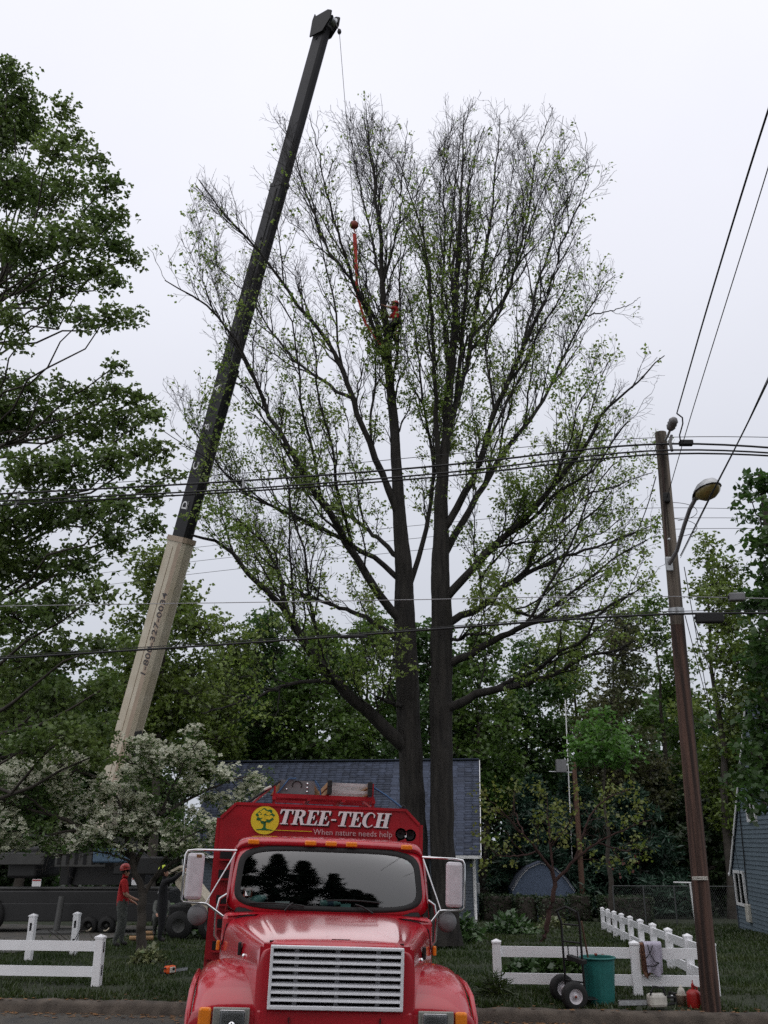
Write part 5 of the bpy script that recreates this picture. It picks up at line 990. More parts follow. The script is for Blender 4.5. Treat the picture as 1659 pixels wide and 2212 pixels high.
for s_ in (-1, 1):
    m = MB(); m.grid([[(s_*.985, 1.50, 1.57), (s_*.96, 1.60, 1.8), (s_*.935, 1.72, 2.15)], [(s_*.995, 1.62, 1.57), (s_*.97, 1.70, 1.8), (s_*.945, 1.80, 2.15)]]); m.build('door_frame', M['red'], T)
    m = MB(); m.box((s_*.955, 2.58, 1.86), (.06, .14, .62)); m.build('rear_pillar', M['red'], T)
    m = MB(); m.box((s_*.965, 2.15, 1.85), (.012, .78, .56)); m.build('door_window', M['glass'], T)
m = MB(); m.box((0, 2.64, 1.85), (1.9, .04, .75)); m.build('cab_rear_wall', M['dark'], T)
m = MB(); m.bbox((0, 1.75, 1.56), (1.8, .5, .12), .04); m.build('dashboard', M['black'], T)
for x in (-.5, .5):
    m = MB(); m.bbox((x, 2.4, 1.72), (.5, .16, .6), .06); m.bbox((x, 2.42, 2.04), (.28, .1, .14), .04); m.build('seat', M['dark'], T)
m = MB(); m.tube([(.5+.22*math.cos(a), 1.98+.10*math.sin(a), 1.68+.18*math.sin(a)) for a in np.linspace(0, 6.283, 25)], .014, 8, cap=False); m.build('steering_wheel', M['black'], T)
def on_glass(x, z, dy=-.012): return Vector((x, lerp(1.43, 1.635, (z-1.636)/.511)+.075*(x/.9)**2+.02*((z-1.892)/.256)**2+dy, z))
tl = math.atan2(.205, .511)
for (a, b, c) in (((-.42, 1.63), (-.30, 1.66), (-.86+.1, 1.655)), ((.42, 1.625), (.30, 1.665), (-.03, 1.70))):
    p0 = Vector((a[0], 1.42, 1.60)); p1 = on_glass(b[0]-.05, b[1]+.01, -.035); m = MB(); m.tube([p0, p0.lerp(p1, .6)+Vector((0, -.02, .01)), p1], [.012, .009, .007], 6); wo = m.build('wiper', M['blackmetal'], T)
    bl = [on_glass(lerp(c[0], c[0]+.52, t), c[1]+.012*math.sin(t*3)-.01*t, -.03) for t in np.linspace(0, 1, 7)]; m = MB(); m.tube(bl, .008, 6); m.build('blade', M['black'], wo)
st_ = MB(); st_.box(on_glass(-.785, 1.745, .01), (.085, .004, .085), rotx(-tl)); so = st_.build('windshield_sticker', M['ball_red'], T)
m = MB(); m.box(on_glass(-.785, 1.742, .004), (.052, .003, .056), rotx(-tl)); m.build('sticker_square', M['letter'], so)
text_obj('sticker_number', '7', .055, M['letter_dark'], so, Matrix.Translation(on_glass(-.785, 1.724, -.0)) @ Matrix.Rotation(R_(90)-tl, 4, 'X'), .0008)
m = MB(); m.box(on_glass(.79, 2.07, .01), (.065, .004, .045), rotx(-tl)); m.build('windshield_sticker', M['cushion'], T)
for (x, name, d, mm) in ((-.72, 'plastic_bag', (.24, .12, .10), 'cushion'), (-.45, 'paper', (.14, .1, .02), 'letter'), (.17, 'paper', (.10, .08, .015), 'cushion')):
    if name == 'plastic_bag':
        bmn = MB(); bmn.lathe([(0, -.05), (.07, -.045), (.11, -.01), (.10, .03), (.05, .06), (0, .07)], (0, 0, 0), None, 12); o = bmn.build('plastic_bag', M[mm]); o.scale = (1.2, .7, .75); o.rotation_euler = (0.1, -.35, .2); lab = 'crumpled pale teal plastic bag on the truck dashboard'
    else:
        bmn = MB(); bmn.box((0, 0, 0), d, rotx(R_(18))); o = bmn.build('paper', M[mm]); lab = ('folded white paper on the truck dashboard' if x < 0 else 'small pale card beside the bottle on the dashboard')
    mw_ = Matrix.LocRotScale(truck.location, truck.rotation_euler, None); o.location = mw_ @ Vector((x, 1.60, 1.66 if name == 'plastic_bag' else 1.645)); tag(o, lab, 'bag' if name == 'plastic_bag' else 'paper')
mw_ = Matrix.LocRotScale(truck.location, truck.rotation_euler, None)
bo = empty('water_bottle', mw_ @ Vector((.02, 1.60, 1.665)), 'clear water bottle with blue label lying on the dashboard', 'bottle', rz=R_(6.5)); m = MB(); m.lathe([(0, -.1), (.03, -.1), (.033, -.09), (.033, .04), (.015, .08), (.013, .10), (0, .1)], (0, 0, 0), roty(R_(90)), 12); m.build('bottle_body', M['cushion'], bo); m = MB(); m.lathe([(.0345, -.03), (.0345, .03)], (0, 0, 0), roty(R_(90)), 12); m.build('label_band', M['blue_tarp'], bo)
# marker lamps on the roof edge
for x in (-.77, -.205, 0.0, .205, .77):
    m = MB(); m.bbox((x, 1.637+.075*(x/.9)**2, 2.214-(.008 if abs(x) > .5 else 0)), (.115, .035, .048), .012); m.build('marker_lamp', M['amber'], T)
# mirrors
for s_ in (-1, 1):
    xo = 1.305 if s_ < 0 else 1.225; xm = s_*xo; yb = 1.5
    mr = MB(); mr.bbox((xm, yb, 1.878), (.165, .07, .42), .035); mo = mr.build('mirror', M['mirror_back'], T)
    m = MB(); m.box((xm, yb+.037, 1.878), (.145, .006, .39)); m.build('mirror_glass', M['chrome'], mo)
    if s_ < 0:
        m = MB(); m.bbox((xm+.03, yb-.034, 2.06), (.05, .006, .03), .002); m.build('rust_stain', M['rust'], mo)
    ot = xm-s_*.11; 
    fr_ = [(s_*.93, 1.66, 2.12), (xm, yb-.0, 2.115), (xm+s_*.085, yb, 2.105), (xm+s_*.102, yb, 2.07), (xm+s_*.105, yb, 1.88), (xm+s_*.102, yb, 1.67), (xm+s_*.08, yb, 1.645), (xm-s_*.10, yb, 1.64), (xm-s_*.14, yb, 1.635)]
    m = MB(); m.tube(fr_, .011, 8); m.build('mirror_bracket', M['chrome'], mo)
    m = MB(); m.tube([(s_*.935, 1.65, 2.105), (xm-s_*.13, yb, 1.645)], .007, 6); m.build('mirror_brace', M['chrome'], mo)
    m = MB(); m.tube([(xm-s_*.14, yb, 1.635), (s_*1.0, 1.5, 1.53)], .012, 8); m.build('mirror_stay', M['chrome'], mo)
    m = MB(); m.lathe([(0, -.03), (.06, -.02), (.09, .0), (.095, .012), (0, .014)], (xm-s_*.06, yb+.02, 1.535), rotx(R_(-90)), 18); m.build('round_mirror', M['grey_box'], mo)
    m = MB(); m.tube([(s_*.985, 1.62, 1.72), (s_*1.05, 1.62, 1.68), (s_*1.075, 1.63, 1.55), (s_*1.07, 1.65, 1.35), (s_*1.0, 1.66, 1.27)], .014, 8); m.build('grab_handle', M['chrome'], T)
# twin air horns
for x, dz in ((.765, 0), (.865, -.008)):
    m = MB(); m.lathe([(.062, 0), (.058, .01), (.035, .06), (.022, .14), (.016, .26)], (x, 2.12, 2.335+dz), rotx(R_(-90)), 20); ho = m.build('air_horn', M['chrome'], T)
    m = MB(); m.lathe([(.044, .02), (.0, .05)], (x, 2.12, 2.335+dz), rotx(R_(-90)), 16); m.build('horn_mouth', M['dark'], ho)
    m = MB(); m.box((x, 2.3, 2.295), (.03, .04, .06)); m.build('horn_foot', M['blackmetal'], ho)
# lettered headboard and chip body
PL = [(-1.178, 1.0), (-1.178, 2.445), (-1.02, 2.605), (.915, 2.605), (1.075, 2.45), (1.085, 1.0)]
m = MB(); m.prism(PL, lambda a, b: (a, 2.90, b), (0, .06, 0)); hb = m.build('headboard', M['red_flat'], T)
m = MB()
for a, b in zip(PL[:-1], PL[1:]): m.bar((a[0], 2.93, a[1]), (b[0], 2.93, b[1]), .09, .03)
m.build('headboard_rim', M['red_flat'], hb)
m = MB(); m.box((-1.165, 4.7, 1.5), (.04, 3.5, 1.6)); m.box((1.07, 4.7, 1.5), (.04, 3.5, 1.6)); m.box((-.05, 6.45, 1.5), (2.24, .04, 1.6)); m.box((-.05, 4.7, .82), (2.24, 3.5, .1)); m.build('chip_body', M['red_flat'], T)
m = MB(); m.box((-1.20, 3.2, 1.55), (.05, .5, 1.25)); m.build('body_side_rib', M['red_flat'], T)
for k, z in enumerate((2.06, 1.86, 1.60, 1.36, 1.14)):
    m = MB(); m.box((-1.085, 2.885, z), (.13, .02, .085)); m.build('step_pocket', M['dark'], hb)
    m = MB(); m.box((-1.085, 2.87, z-.055), (.15, .05, .018)); m.build('step', M['red_flat'], hb)
# emblem and lettering
fm = Matrix.Translation(Vector((0, 2.893, 0))) @ Matrix.Rotation(R_(90), 4, 'X')
el = [(-.685+.158*math.cos(a), 2.437+.152*math.sin(a)) for a in np.linspace(0, 6.283, 41)[:-1]]; lg = poly_curve('emblem', [el], M['yellow'], hb, fm, .003)
fm2 = Matrix.Translation(Vector((0, 2.888, 0))) @ Matrix.Rotation(R_(90), 4, 'X')
crown = [(-.685+(.098+.012*math.sin(9*a))*math.cos(a), 2.482+(.078+.010*math.cos(7*a))*math.sin(a)) for a in np.linspace(0, 6.283, 61)[:-1]]
poly_curve('emblem_crown', [crown], M['green_print'], lg, fm2, .0015)
fm3 = Matrix.Translation(Vector((0, 2.885, 0))) @ Matrix.Rotation(R_(90), 4, 'X'); rl = random.Random(4)
for k, (cx, cz, rx) in enumerate(((-.705, 2.525, .042), (-.650, 2.510, .03), (-.725, 2.478, .036), (-.662, 2.466, .044), (-.700, 2.440, .028), (-.617, 2.478, .022), (-.752, 2.505, .018))):
    poly_curve('emblem_leaf_light', [[(cx+rx*(1+.25*math.sin(5*a+k))*math.cos(a), cz+rx*.55*(1+.25*math.cos(4*a+k))*math.sin(a)) for a in np.linspace(0, 6.283, 25)[:-1]]], M['yellow'], lg, fm3, .0008)
poly_curve('emblem_trunk', [[(-.697, 2.42), (-.673, 2.42), (-.672, 2.36), (-.655, 2.345), (-.60, 2.338), (-.585, 2.33), (-.78, 2.33), (-.77, 2.338), (-.715, 2.345), (-.70, 2.36)]], M['green_print'], lg, fm2, .0015)
GL = {
 'T': (.88, [[(0, 1), (.85, 1), (.85, .68), (.79, .68), (.72, .9), (.55, .92), (.55, .07), (.68, .06), (.68, 0), (.17, 0), (.17, .06), (.30, .07), (.30, .92), (.13, .9), (.06, .68), (0, .68)]]),
 'E': (.80, [[(0, 1), (.72, 1), (.72, .70), (.66, .70), (.58, .92), (.35, .92), (.35, .55), (.43, .55), (.48, .66), (.53, .66), (.53, .36), (.48, .36), (.43, .47), (.35, .47), (.35, .08), (.60, .08), (.70, .32), (.76, .32), (.74, 0), (0, 0), (0, .06), (.11, .08), (.11, .92), (0, .94)]]),
 'H': (1.0, [[(0, 1), (.46, 1), (.46, .94), (.36, .92), (.36, .56), (.60, .56), (.60, .92), (.50, .94), (.50, 1), (.96, 1), (.96, .94), (.85, .92), (.85, .08), (.96, .06), (.96, 0), (.50, 0), (.50, .06), (.60, .08), (.60, .47), (.36, .47), (.36, .08), (.46, .06), (.46, 0), (0, 0), (0, .06), (.11, .08), (.11, .92), (0, .94)]]),
 'R': (.92, [[(0, 1), (.5, 1), (.64, .98), (.75, .90), (.79, .76), (.75, .6), (.63, .52), (.80, .1), (.92, .06), (.92, 0), (.64, 0), (.44, .47), (.35, .47), (.35, .08), (.45, .06), (.45, 0), (0, 0), (0, .06), (.11, .08), (.11, .92), (0, .94)], [(.35, .92), (.45, .91), (.53, .84), (.55, .74), (.53, .62), (.45, .55), (.35, .55)]]),
 'C': (.86, [[(.43+.43*math.cos(a), .5+.52*math.sin(a)) for a in np.linspace(R_(38), R_(322), 25)]+[(.50+.25*math.cos(a), .5+.45*math.sin(a)) for a in np.linspace(R_(315), R_(45), 21)]+[(.70, .66), (.76, .66)]]),
 '-': (.44, [[(.05, .36), (.37, .36), (.37, .46), (.05, .46)]])}
word = 'TREE-TECH'; adv = sum(GL[c][0] for c in word); capz = .160; x0 = -.545; sc_ = (1.265)/adv
for pas, (mm, dx, dz, dy) in enumerate((('letter_dark', .014, -.012, 2.892), ('letter', 0, 0, 2.880))):
    x = x0
    for ch in word:
        w_, sp = GL[ch]; fmx = Matrix.Translation(Vector((x+dx, dy, 2.402+dz))) @ Matrix.Rotation(R_(90), 4, 'X')
        poly_curve('letter' if pas else 'letter_shadow', [[(px*sc_+.22*pz*capz, pz*capz) for px, pz in q] for q in sp], M[mm], hb, fmx, .003); x += w_*sc_
text_obj('tagline', 'When nature needs help', .088, M['pink_print'], hb, Matrix.Translation(Vector((-.135, 2.888, 2.305))) @ Matrix.Rotation(R_(90), 4, 'X'), .001, align='LEFT', space=1.02)
m = MB(); m.box((-.36, 2.888, 2.335), (.42, .006, .006)); m.build('stripe', M['yellow'], hb)
# rack with ladder, grey tool box and ropes
rk = MB()
for y in (3.05, 3.7, 4.6):
    rk.box((-.03, y, 2.715), (1.18, .05, .045))
    for x in (-.60, .55): rk.box((x, y, 2.66), (.03, .03, .12))
for x in (-.6, -.2, .2, .55): rk.box((x, 3.85, 2.685), (.04, 1.7, .035))
rk.build('roof_rack', M['red_flat'], T)
m = MB(); m.bar((-.6, 3.05, 2.82), (-.6, 3.05, 2.60), .025); m.bar((-.84, 2.97, 2.62), (-.62, 3.05, 2.82), .022); m.bar((.54, 3.05, 2.89), (.54, 3.05, 2.60), .022); m.bar((.42, 3.05, 2.70), (.52, 3.0, 2.62), .02); m.build('rack_brace', M['red_flat'], T)
def world(p): return mw_ @ Vector(p)
rot_t = truck.rotation_euler
def ride(name, loc, label, cat): o = empty(name, world(loc), label, cat); o.rotation_euler = rot_t; return o
tb = ride('tool_box', (-.345, 3.2, 2.742), 'dark grey box with round dial lashed on the truck rack', 'box'); m = MB(); m.prism([(-.21, 0), (.21, 0), (.20, .15), (-.19, .155)], lambda a, b: (a, -.1, b), (0, .45, 0)); m.build('case', M['grey_box'], tb)
m = MB(); m.tube([(.055*math.cos(a), -.103, .095+.05*math.sin(a)) for a in np.linspace(-.4, 3.5, 14)], .007, 6); m.build('handle_ring', M['black'], tb)
for x, z in ((.12, .12), (.12, .075), (.12, .03), (-.12, .05)): m = MB(); m.lathe([(.014, -.005), (.010, .012), (0, .014)], (x, -.102, z), rotx(R_(90)), 10); m.build('knob', M['chrome'], tb)
m = MB(); m.prism([(-.30, -.02), (-.21, 0), (-.195, .14)], lambda a, b: (a, -.06, b), (0, .35, 0)); m.prism([(.29, -.02), (.21, 0), (.2, .13)], lambda a, b: (a, -.06, b), (0, .35, 0)); m.build('wooden_wedge', M['wood_cut'], tb)
for k, z in enumerate((2.765, 2.845)):
    ld = ride('ladder', (.265, 3.1, z), ('upper' if k else 'lower')+' aluminium-rung ladder section lying on the truck rack', 'ladder'); ld['group'] = 'ladder sections on the rack'
    for x in (-.235, .235): m = MB(); m.bbox((x, 1.2, .02), (.04, 2.6, .06), .006); m.build('rail', M['wood_cut'], ld); m = MB(); m.bbox((x, -.12, .02), (.055, .07, .085), .012); m.build('rail_foot', M['black'], ld)
    for j in range(7): m = MB(); m.box((0, -.06+j*.32, .02), (.43, .035, .036)); m.build('rung', M['alu'], ld)
def rope(label, pts, m_, rad=.012):
    q = [world(p) for p in pts]; m = MB(q[0]); m.tube(q, rad, 6); o = m.build('rope', m_); o.location = q[0]; tag(o, label, 'rope', 'ropes over the truck rack')
rope('blue rope slanting down to the right headboard corner', [(.53, 3.06, 2.86), (.7, 3.0, 2.76), (.88, 2.95, 2.63), (.93, 2.93, 2.60)], M['blue_rope'])
rope('blue rope looped over the grey box on the rack', [(-.60, 3.08, 2.70), (-.52, 3.08, 2.80), (-.44, 3.08, 2.91), (-.36, 3.08, 2.915)], M['blue_rope'], .010)
rope('blue rope between the grey box and the ladder', [(-.14, 3.06, 2.90), (-.08, 3.05, 2.82), (-.06, 3.05, 2.70)], M['blue_rope'], .010)
rope('black strap stretched to the left headboard corner', [(-.90, 2.95, 2.62), (-.72, 3.0, 2.75), (-.54, 3.08, 2.88)], M['black'], .014)
rope('dark knot of rope at the right headboard corner', [(.86, 2.94, 2.60), (.89, 2.93, 2.66), (.93, 2.93, 2.62), (.90, 2.92, 2.60), (.95, 2.93, 2.60)], M['black'], .016)
m = MB(); m.bbox((0, 0, 0), (.09, .05, .03), .01, roty(R_(-25))); o = m.build('strap_buckle', M['jug']); o.location = world((-.68, 3.0, 2.79)); tag(o, 'pale strap buckle left of the truck rack', 'buckle')

# ================================================================ the crane
BA = P(222, 1790, 30.5); BT = P(702, 52, 24.5); bd = (BT-BA); BLn = bd.length; bd.normalize()
hdir = Vector((bd.x, bd.y, 0)).normalized(); ns = Vector((hdir.y, -hdir.x, 0))
if ns.y > 0: ns = -ns
un = bd.cross(ns).normalized()
if un.z > 0: un = -un
def proj(q):
    d = Vector(q)-Vector((0, 0, EYE)); dep = d.y*math.cos(PITCH)+d.z*math.sin(PITCH); up = -d.y*math.sin(PITCH)+d.z*math.cos(PITCH); return 829.5+FP*d.x/dep, 1106-FP*up/dep
def t_at(py):
    lo, hi = 0.0, 1.0
    for _ in range(40):
        md = (lo+hi)/2
        if proj(BA+bd*BLn*md)[1] > py: lo = md
        else: hi = md
    return lo*BLn
CG = Vector((P(200, 1950, 31).x, 31.0, ground_z(P(200, 1950, 31).x, 31.0)))
crane = empty('crane', CG, 'mobile crane with cream and black telescopic boom over the trees', 'crane'); off = CG
def bsec(name, t0, t1, hgt, wid, m_, ch=0.10, parent=crane):
    q = MB(off); pr = [(-wid/2, -hgt/2), (wid/2, -hgt/2), (wid/2, hgt/2-ch), (wid/2-ch, hgt/2), (-wid/2+ch, hgt/2), (-wid/2, hgt/2-ch)]  # a along ns, b along un
    q.prism(pr, lambda a, b: BA+bd*t0+ns*a+un*b, bd*(t1-t0)); return q.build(name, m_, parent)
t1_ = t_at(1165); t2_ = t_at(800); t3_ = t_at(400)
s1 = bsec('base_section', 0, t1_, .94, .46, M['cream'], .10)
s2 = bsec('second_section', t1_-1, t2_, .73, .36, M['boom_black'], .08); s3 = bsec('third_section', t2_-1, t3_, .65, .33, M['boom_grey'], .07); s4 = bsec('tip_section', t3_-1, BLn-.2, .58, .30, M['boom_grey'], .06)
bsec('section_collar', t1_-.12, t1_+.05, 1.0, .52, M['cream_brown'], .1); bsec('section_collar', t2_-.10, t2_+.03, .76, .39, M['boom_black'], .08); bsec('section_collar', t3_-.10, t3_+.03, .68, .36, M['boom_grey'], .07)
f1 = lambda t, b, dn=.232: BA+bd*t+ns*dn+un*b
q = MB(off); q.add([f1(.5, .14), f1(t1_-.15, .14), f1(t1_-.15, .36), f1(.5, .36)], [(0, 1, 2, 3)]); q.build('stripe', M['cream_brown'], s1)
q = MB(off); q.bar(f1(.5, -.08, .233), f1(t1_-.3, -.08, .233), .012, .02, up=ns); q.build('weld_seam', M['cream_brown'], s1)
q = MB(off); q.bar(f1(t2_+.2, .1, .178), f1(t3_-.2, .1, .178), .012, .03, up=ns); q.build('weld_seam', M['crane_grey'], s3)
def on_boom(py, b, dn, size, body, m_, parent, name, extra=0):
    t = t_at(py); o = BA+bd*t+ns*dn+un*b-off; X = bd; Y = -un; Zc = X.cross(Y)
    mt = Matrix((X, Y, Zc)).transposed().to_4x4(); mt.translation = o; return text_obj(name, body, size, m_, parent, mt, .002, offset=.004 if extra else 0, space=1.05)
on_boom(1370, .345, .238, .40, '1-800-327-0034', M['letter_dark'], s1, 'phone_number', 1)
for py, ch in ((843, 'A'), (926, 'B'), (1010, 'C'), (1095, 'D')):
    on_boom(py, -.0, .186, .40, ch, M['letter'], s2, 'boom_letter', 1); t = t_at(py); q = MB(off); q.bar(f1(t-.14, .06, .185), f1(t+.14, .06, .185), .004, .035, up=ns); q.build('letter_underline', M['letter'], s2)
for py in (88, 520): t = t_at(py); q = MB(off); q.lathe([(.05, -.01), (.05, .012), (0, .012)], f1(t, -.03, .16 if py < 300 else .175), frame_z(ns), 12); q.build('boom_hole', M['dark'], s4 if py < 300 else s3)
# boom head with sheaves
q = MB(off)
for a in (-.2, .2): q.prism([(-.34, -.55), (.30, -.5), (.55, -.1), (.50, .22), (.30, .30), (-.33, .22), (-.40, .34), (-.44, .10)], lambda u_, v_, a=a: BT+ns*a+un*u_+bd*v_, ns*.05)
hd_o = q.build('boom_head', M['boom_black'], crane)
for (u_, v_, rr2) in ((.36, .0, .17), (-.24, .12, .13)): q = MB(off); q.lathe([(rr2, -.1), (rr2*.85, -.05), (rr2*.85, .05), (rr2, .1)], BT+un*u_+bd*v_, frame_z(ns), 16); q.build('sheave', M['steel'], hd_o)
q = MB(off)
for u_ in (-.36, -.02): q.prism([(u_-.06, .2), (u_+.06, .2), (u_, .48)], lambda a, b: BT+un*a+bd*b-ns*.06, ns*.12)
q.build('head_lug', M['boom_black'], hd_o)
# lower works: turret, counterweight, carrier
q = MB(off); q.prism([(-1.2, 0), (1.4, 0), (1.4, .6), (.6, 1.3), (-.6, 1.5), (-1.2, 1.0)], lambda a, b: CG+Vector((.3+a, -.6, 1.35+b)), (0, 1.2, 0)); q.build('turret', M['crane_dark'], crane)
q = MB(off); q.bbox(CG+Vector((-1.9, 0, 2.0)), (.9, 2.2, .9), .08); q.build('counterweight', M['crane_dark'], crane)
q = MB(off); q.tube([CG+Vector((1.2, -.2, 1.9)), BA+bd*3.2+un*.42], .14, 12); q.tube([CG+Vector((1.2, -.2, 1.9)), BA+bd*2.0+un*.42], .19, 12); q.build('lift_cylinder', M['crane_grey'], crane)
q = MB(off); q.bbox(CG+Vector((-2.6, 0, .95)), (10.4, 2.3, .55), .05); q.build('carrier', M['crane_dark'], crane)
q = MB(off); q.bbox(CG+Vector((-2.6, -1.0, 1.27)), (10.4, .3, .06), .02); q.build('deck_edge', M['crane_grey'], crane)
q = MB(off); q.bbox(CG+Vector((-2.6, -1.17, .62)), (10.2, .08, .5), .02); q.build('skirt', M['crane_dark'], crane)
for px, wr in ((193, .5), (231, .5), (-30, 1), (-105, 1)):
    c = P(px, 1996, 29.8); c.z = CG.z+.52*wr; q = MB(off); q.lathe([(.26*wr, -.15), (.44*wr, -.15), (.50*wr, -.10), (.52*wr, 0), (.50*wr, .10), (.44*wr, .15), (.26*wr, .15)], c, rotx(R_(90)), 24); wo = q.build('wheel', M['black'], crane)
    q = MB(off); q.lathe([(0, .06), (.1*wr, .06), (.14*wr, .0), (.25*wr, -.04), (.27*wr, .13), (.28*wr, .16)], c, rotx(R_(90)), 22); q.build('rim', M['crane_grey'], wo)
    q = MB(off); q.tube([c+Vector((.26*wr*math.sin(a), -.162, -.26*wr*math.cos(a))) for a in np.linspace(-.3, 1.2, 9)], .04*wr, 8); q.build('rim_edge', M['cream'], wo)
# slotted grey counter frame and rail on the deck
a = P(118, 1873, 29.6); b = P(232, 1838, 29.6); q = MB(off); q.bbox((a+b)/2, (abs(b.x-a.x), .1, abs(b.z-a.z)), .02); sp_ = q.build('slotted_panel', M['crane_grey'], crane)
for k in range(6): q = MB(off); c = a.lerp(b, (k+.5)/6); q.box((c.x, a.y-.052, (a.z+b.z)/2), (.10, .02, abs(b.z-a.z)*.68)); q.build('slot', M['dark'], sp_)
q = MB(off); a = P(-40, 1868, 29.6); b = P(98, 1842, 29.6); q.bbox((a+b)/2, (abs(b.x-a.x), .08, abs(b.z-a.z)), .02); q.build('side_panel', M['crane_grey'], crane)
q = MB(off); a = P(30, 1806, 29.8); b = P(120, 1808, 29.8); q.tube([a, b], .05, 8); q.tube([a, P(30, 1868, 29.8)], .03, 6); q.tube([P(48, 1806, 29.8), P(48, 1868, 29.8)], .03, 6); q.tube([b, P(122, 1868, 29.8)], .03, 6); q.build('handrail', M['crane_dark'], crane)
for px, py in ((79, 1907), (294, 1904)): q = MB(off); c = P(px, py, 29.5); q.box(c, (.26, .015, .2)); q.build('placard', M['letter'], crane); q = MB(off); q.box(c+Vector((0, -.01, .07)), (.24, .01, .035)); q.build('placard_band', M['gasred'], crane)
q = MB(off); q.bbox(P(245, 1848, 29.7), (1.1, .5, .4), .05); q.build('tarp', M['blue_tarp'], crane)
q = MB(off); c = G(120, 2020); q.bbox(c+Vector((0, 0, .06)), (1.1, .8, .12), .03); q.tube([c+Vector((0, 0, .1)), c+Vector((0, .2, 1.0))], .09, 10); q.build('outrigger', M['crane_grey'], crane)
q = MB(off); c = P(300, 1870, 29.7); q.bbox(c, (1.4, .4, .5), .04); q.build('tool_chest', M['crane_dark'], crane)
# hoist line, ball and strap: they hang free of the boom
l0 = BT+un*.50+bd*.0; l1 = P(733, 68, 24.3); l2 = P(765, 470, 23.6)
hl = MB(l0); hl.tube([l0, l1], .012, 6); hl.tube([l0+ns*.06, l1], .008, 6); hl.tube([l1, l1.lerp(l2, .5), l2], .0105, 6); o = hl.build('hoist_line', M['rope']); o.location = l0; tag(o, 'thin steel hoist line hanging from the boom tip', 'line')
sw = MB(); sw.lathe([(0, -.10), (.05, -.09), (.075, -.02), (.06, .06), (.02, .11), (0, .12)], (0, 0, 0), None, 12); o = sw.build('line_weight', M['crane_dark']); o.location = l1; tag(o, 'small dark weight on the hoist line below the boom tip', 'weight')
bl = empty('hook_ball', P(765, 486, 23.6), 'round red hook ball hanging among the bare branches', 'hook'); q = MB(); q.lathe([(0, -.135)]+[(.135*math.sin(a), -.135*math.cos(a)) for a in np.linspace(.1, 3.04, 14)]+[(0, .135)], (0, 0, 0), None, 18); q.build('ball', M['ball_red'], bl)
q = MB(); q.tube([(0, 0, .12), (.0, 0, .2), (0, 0, .30)], [.03, .045, .02], 10); q.build('swivel', M['crane_dark'], bl); q = MB(); q.tube([(0, 0, -.13), (0, 0, -.2), (.04, 0, -.27), (.0, 0, -.32), (-.05, 0, -.28)], .022, 8); q.build('hook', M['ball_red'], bl)
sp = [P(766, 505, 23.6), P(768, 550, 23.6), P(770, 590, 23.6), P(772, 640, 23.6), P(790, 700, 23.7), P(822, 745, 23.8)]; q = MB(sp[0])
for k, (a, b) in enumerate(zip(sp[:-1], sp[1:])): q.bar(a, b, .11-.015*k, .02, up=(0, -1, 0))
o = q.build('sling', M['strap_red']); o.location = sp[0]; tag(o, 'red lifting sling hanging from the hook ball to the maple', 'strap')

# cream wood chipper between the dogwood and the truck
cc_ = G(420, 1990); cc_ = Vector((P(418, 1950, 27).x, 27, ground_z(P(418, 1950, 27).x, 27))); chp = empty('wood_chipper', cc_, 'cream wood chipper half hidden by the truck mirror', 'machine')
def cl_(px, py, dy=0): v = P(px, py, 27+dy)-cc_; return (v.x, v.y, v.z)
q = MB(); pl = [cl_(383, 1888), (cl_(398, 1876)), cl_(450, 1945), cl_(450, 1975), cl_(436, 1975), cl_(384, 1910)]; q.prism([(a[0], a[2]) for a in pl], lambda a, b: (a, -.3, b), (0, 1.2, 0)); q.build('chute', M['cream'], chp)
q = MB(); q.bar(cl_(362, 1888, -.3), cl_(392, 1872, -.3), .5, .06); q.build('flap', M['cream'], chp)
q = MB(); q.bbox((.1, .5, .55), (1.5, 1.2, .6), .05); q.build('engine_box', M['crane_dark'], chp)
for x in (-.3, .55): q = MB(); q.lathe([(.16, -.1), (.33, -.1), (.36, 0), (.33, .1), (.16, .1)], (x, -.2, .36), rotx(R_(90)), 20); wo = q.build('wheel', M['black'], chp); q = MB(); q.lathe([(0, .05), (.1, .04), (.17, .11)], (x, -.2, .36), rotx(R_(90)), 16); q.build('rim', M['crane_grey'], wo)

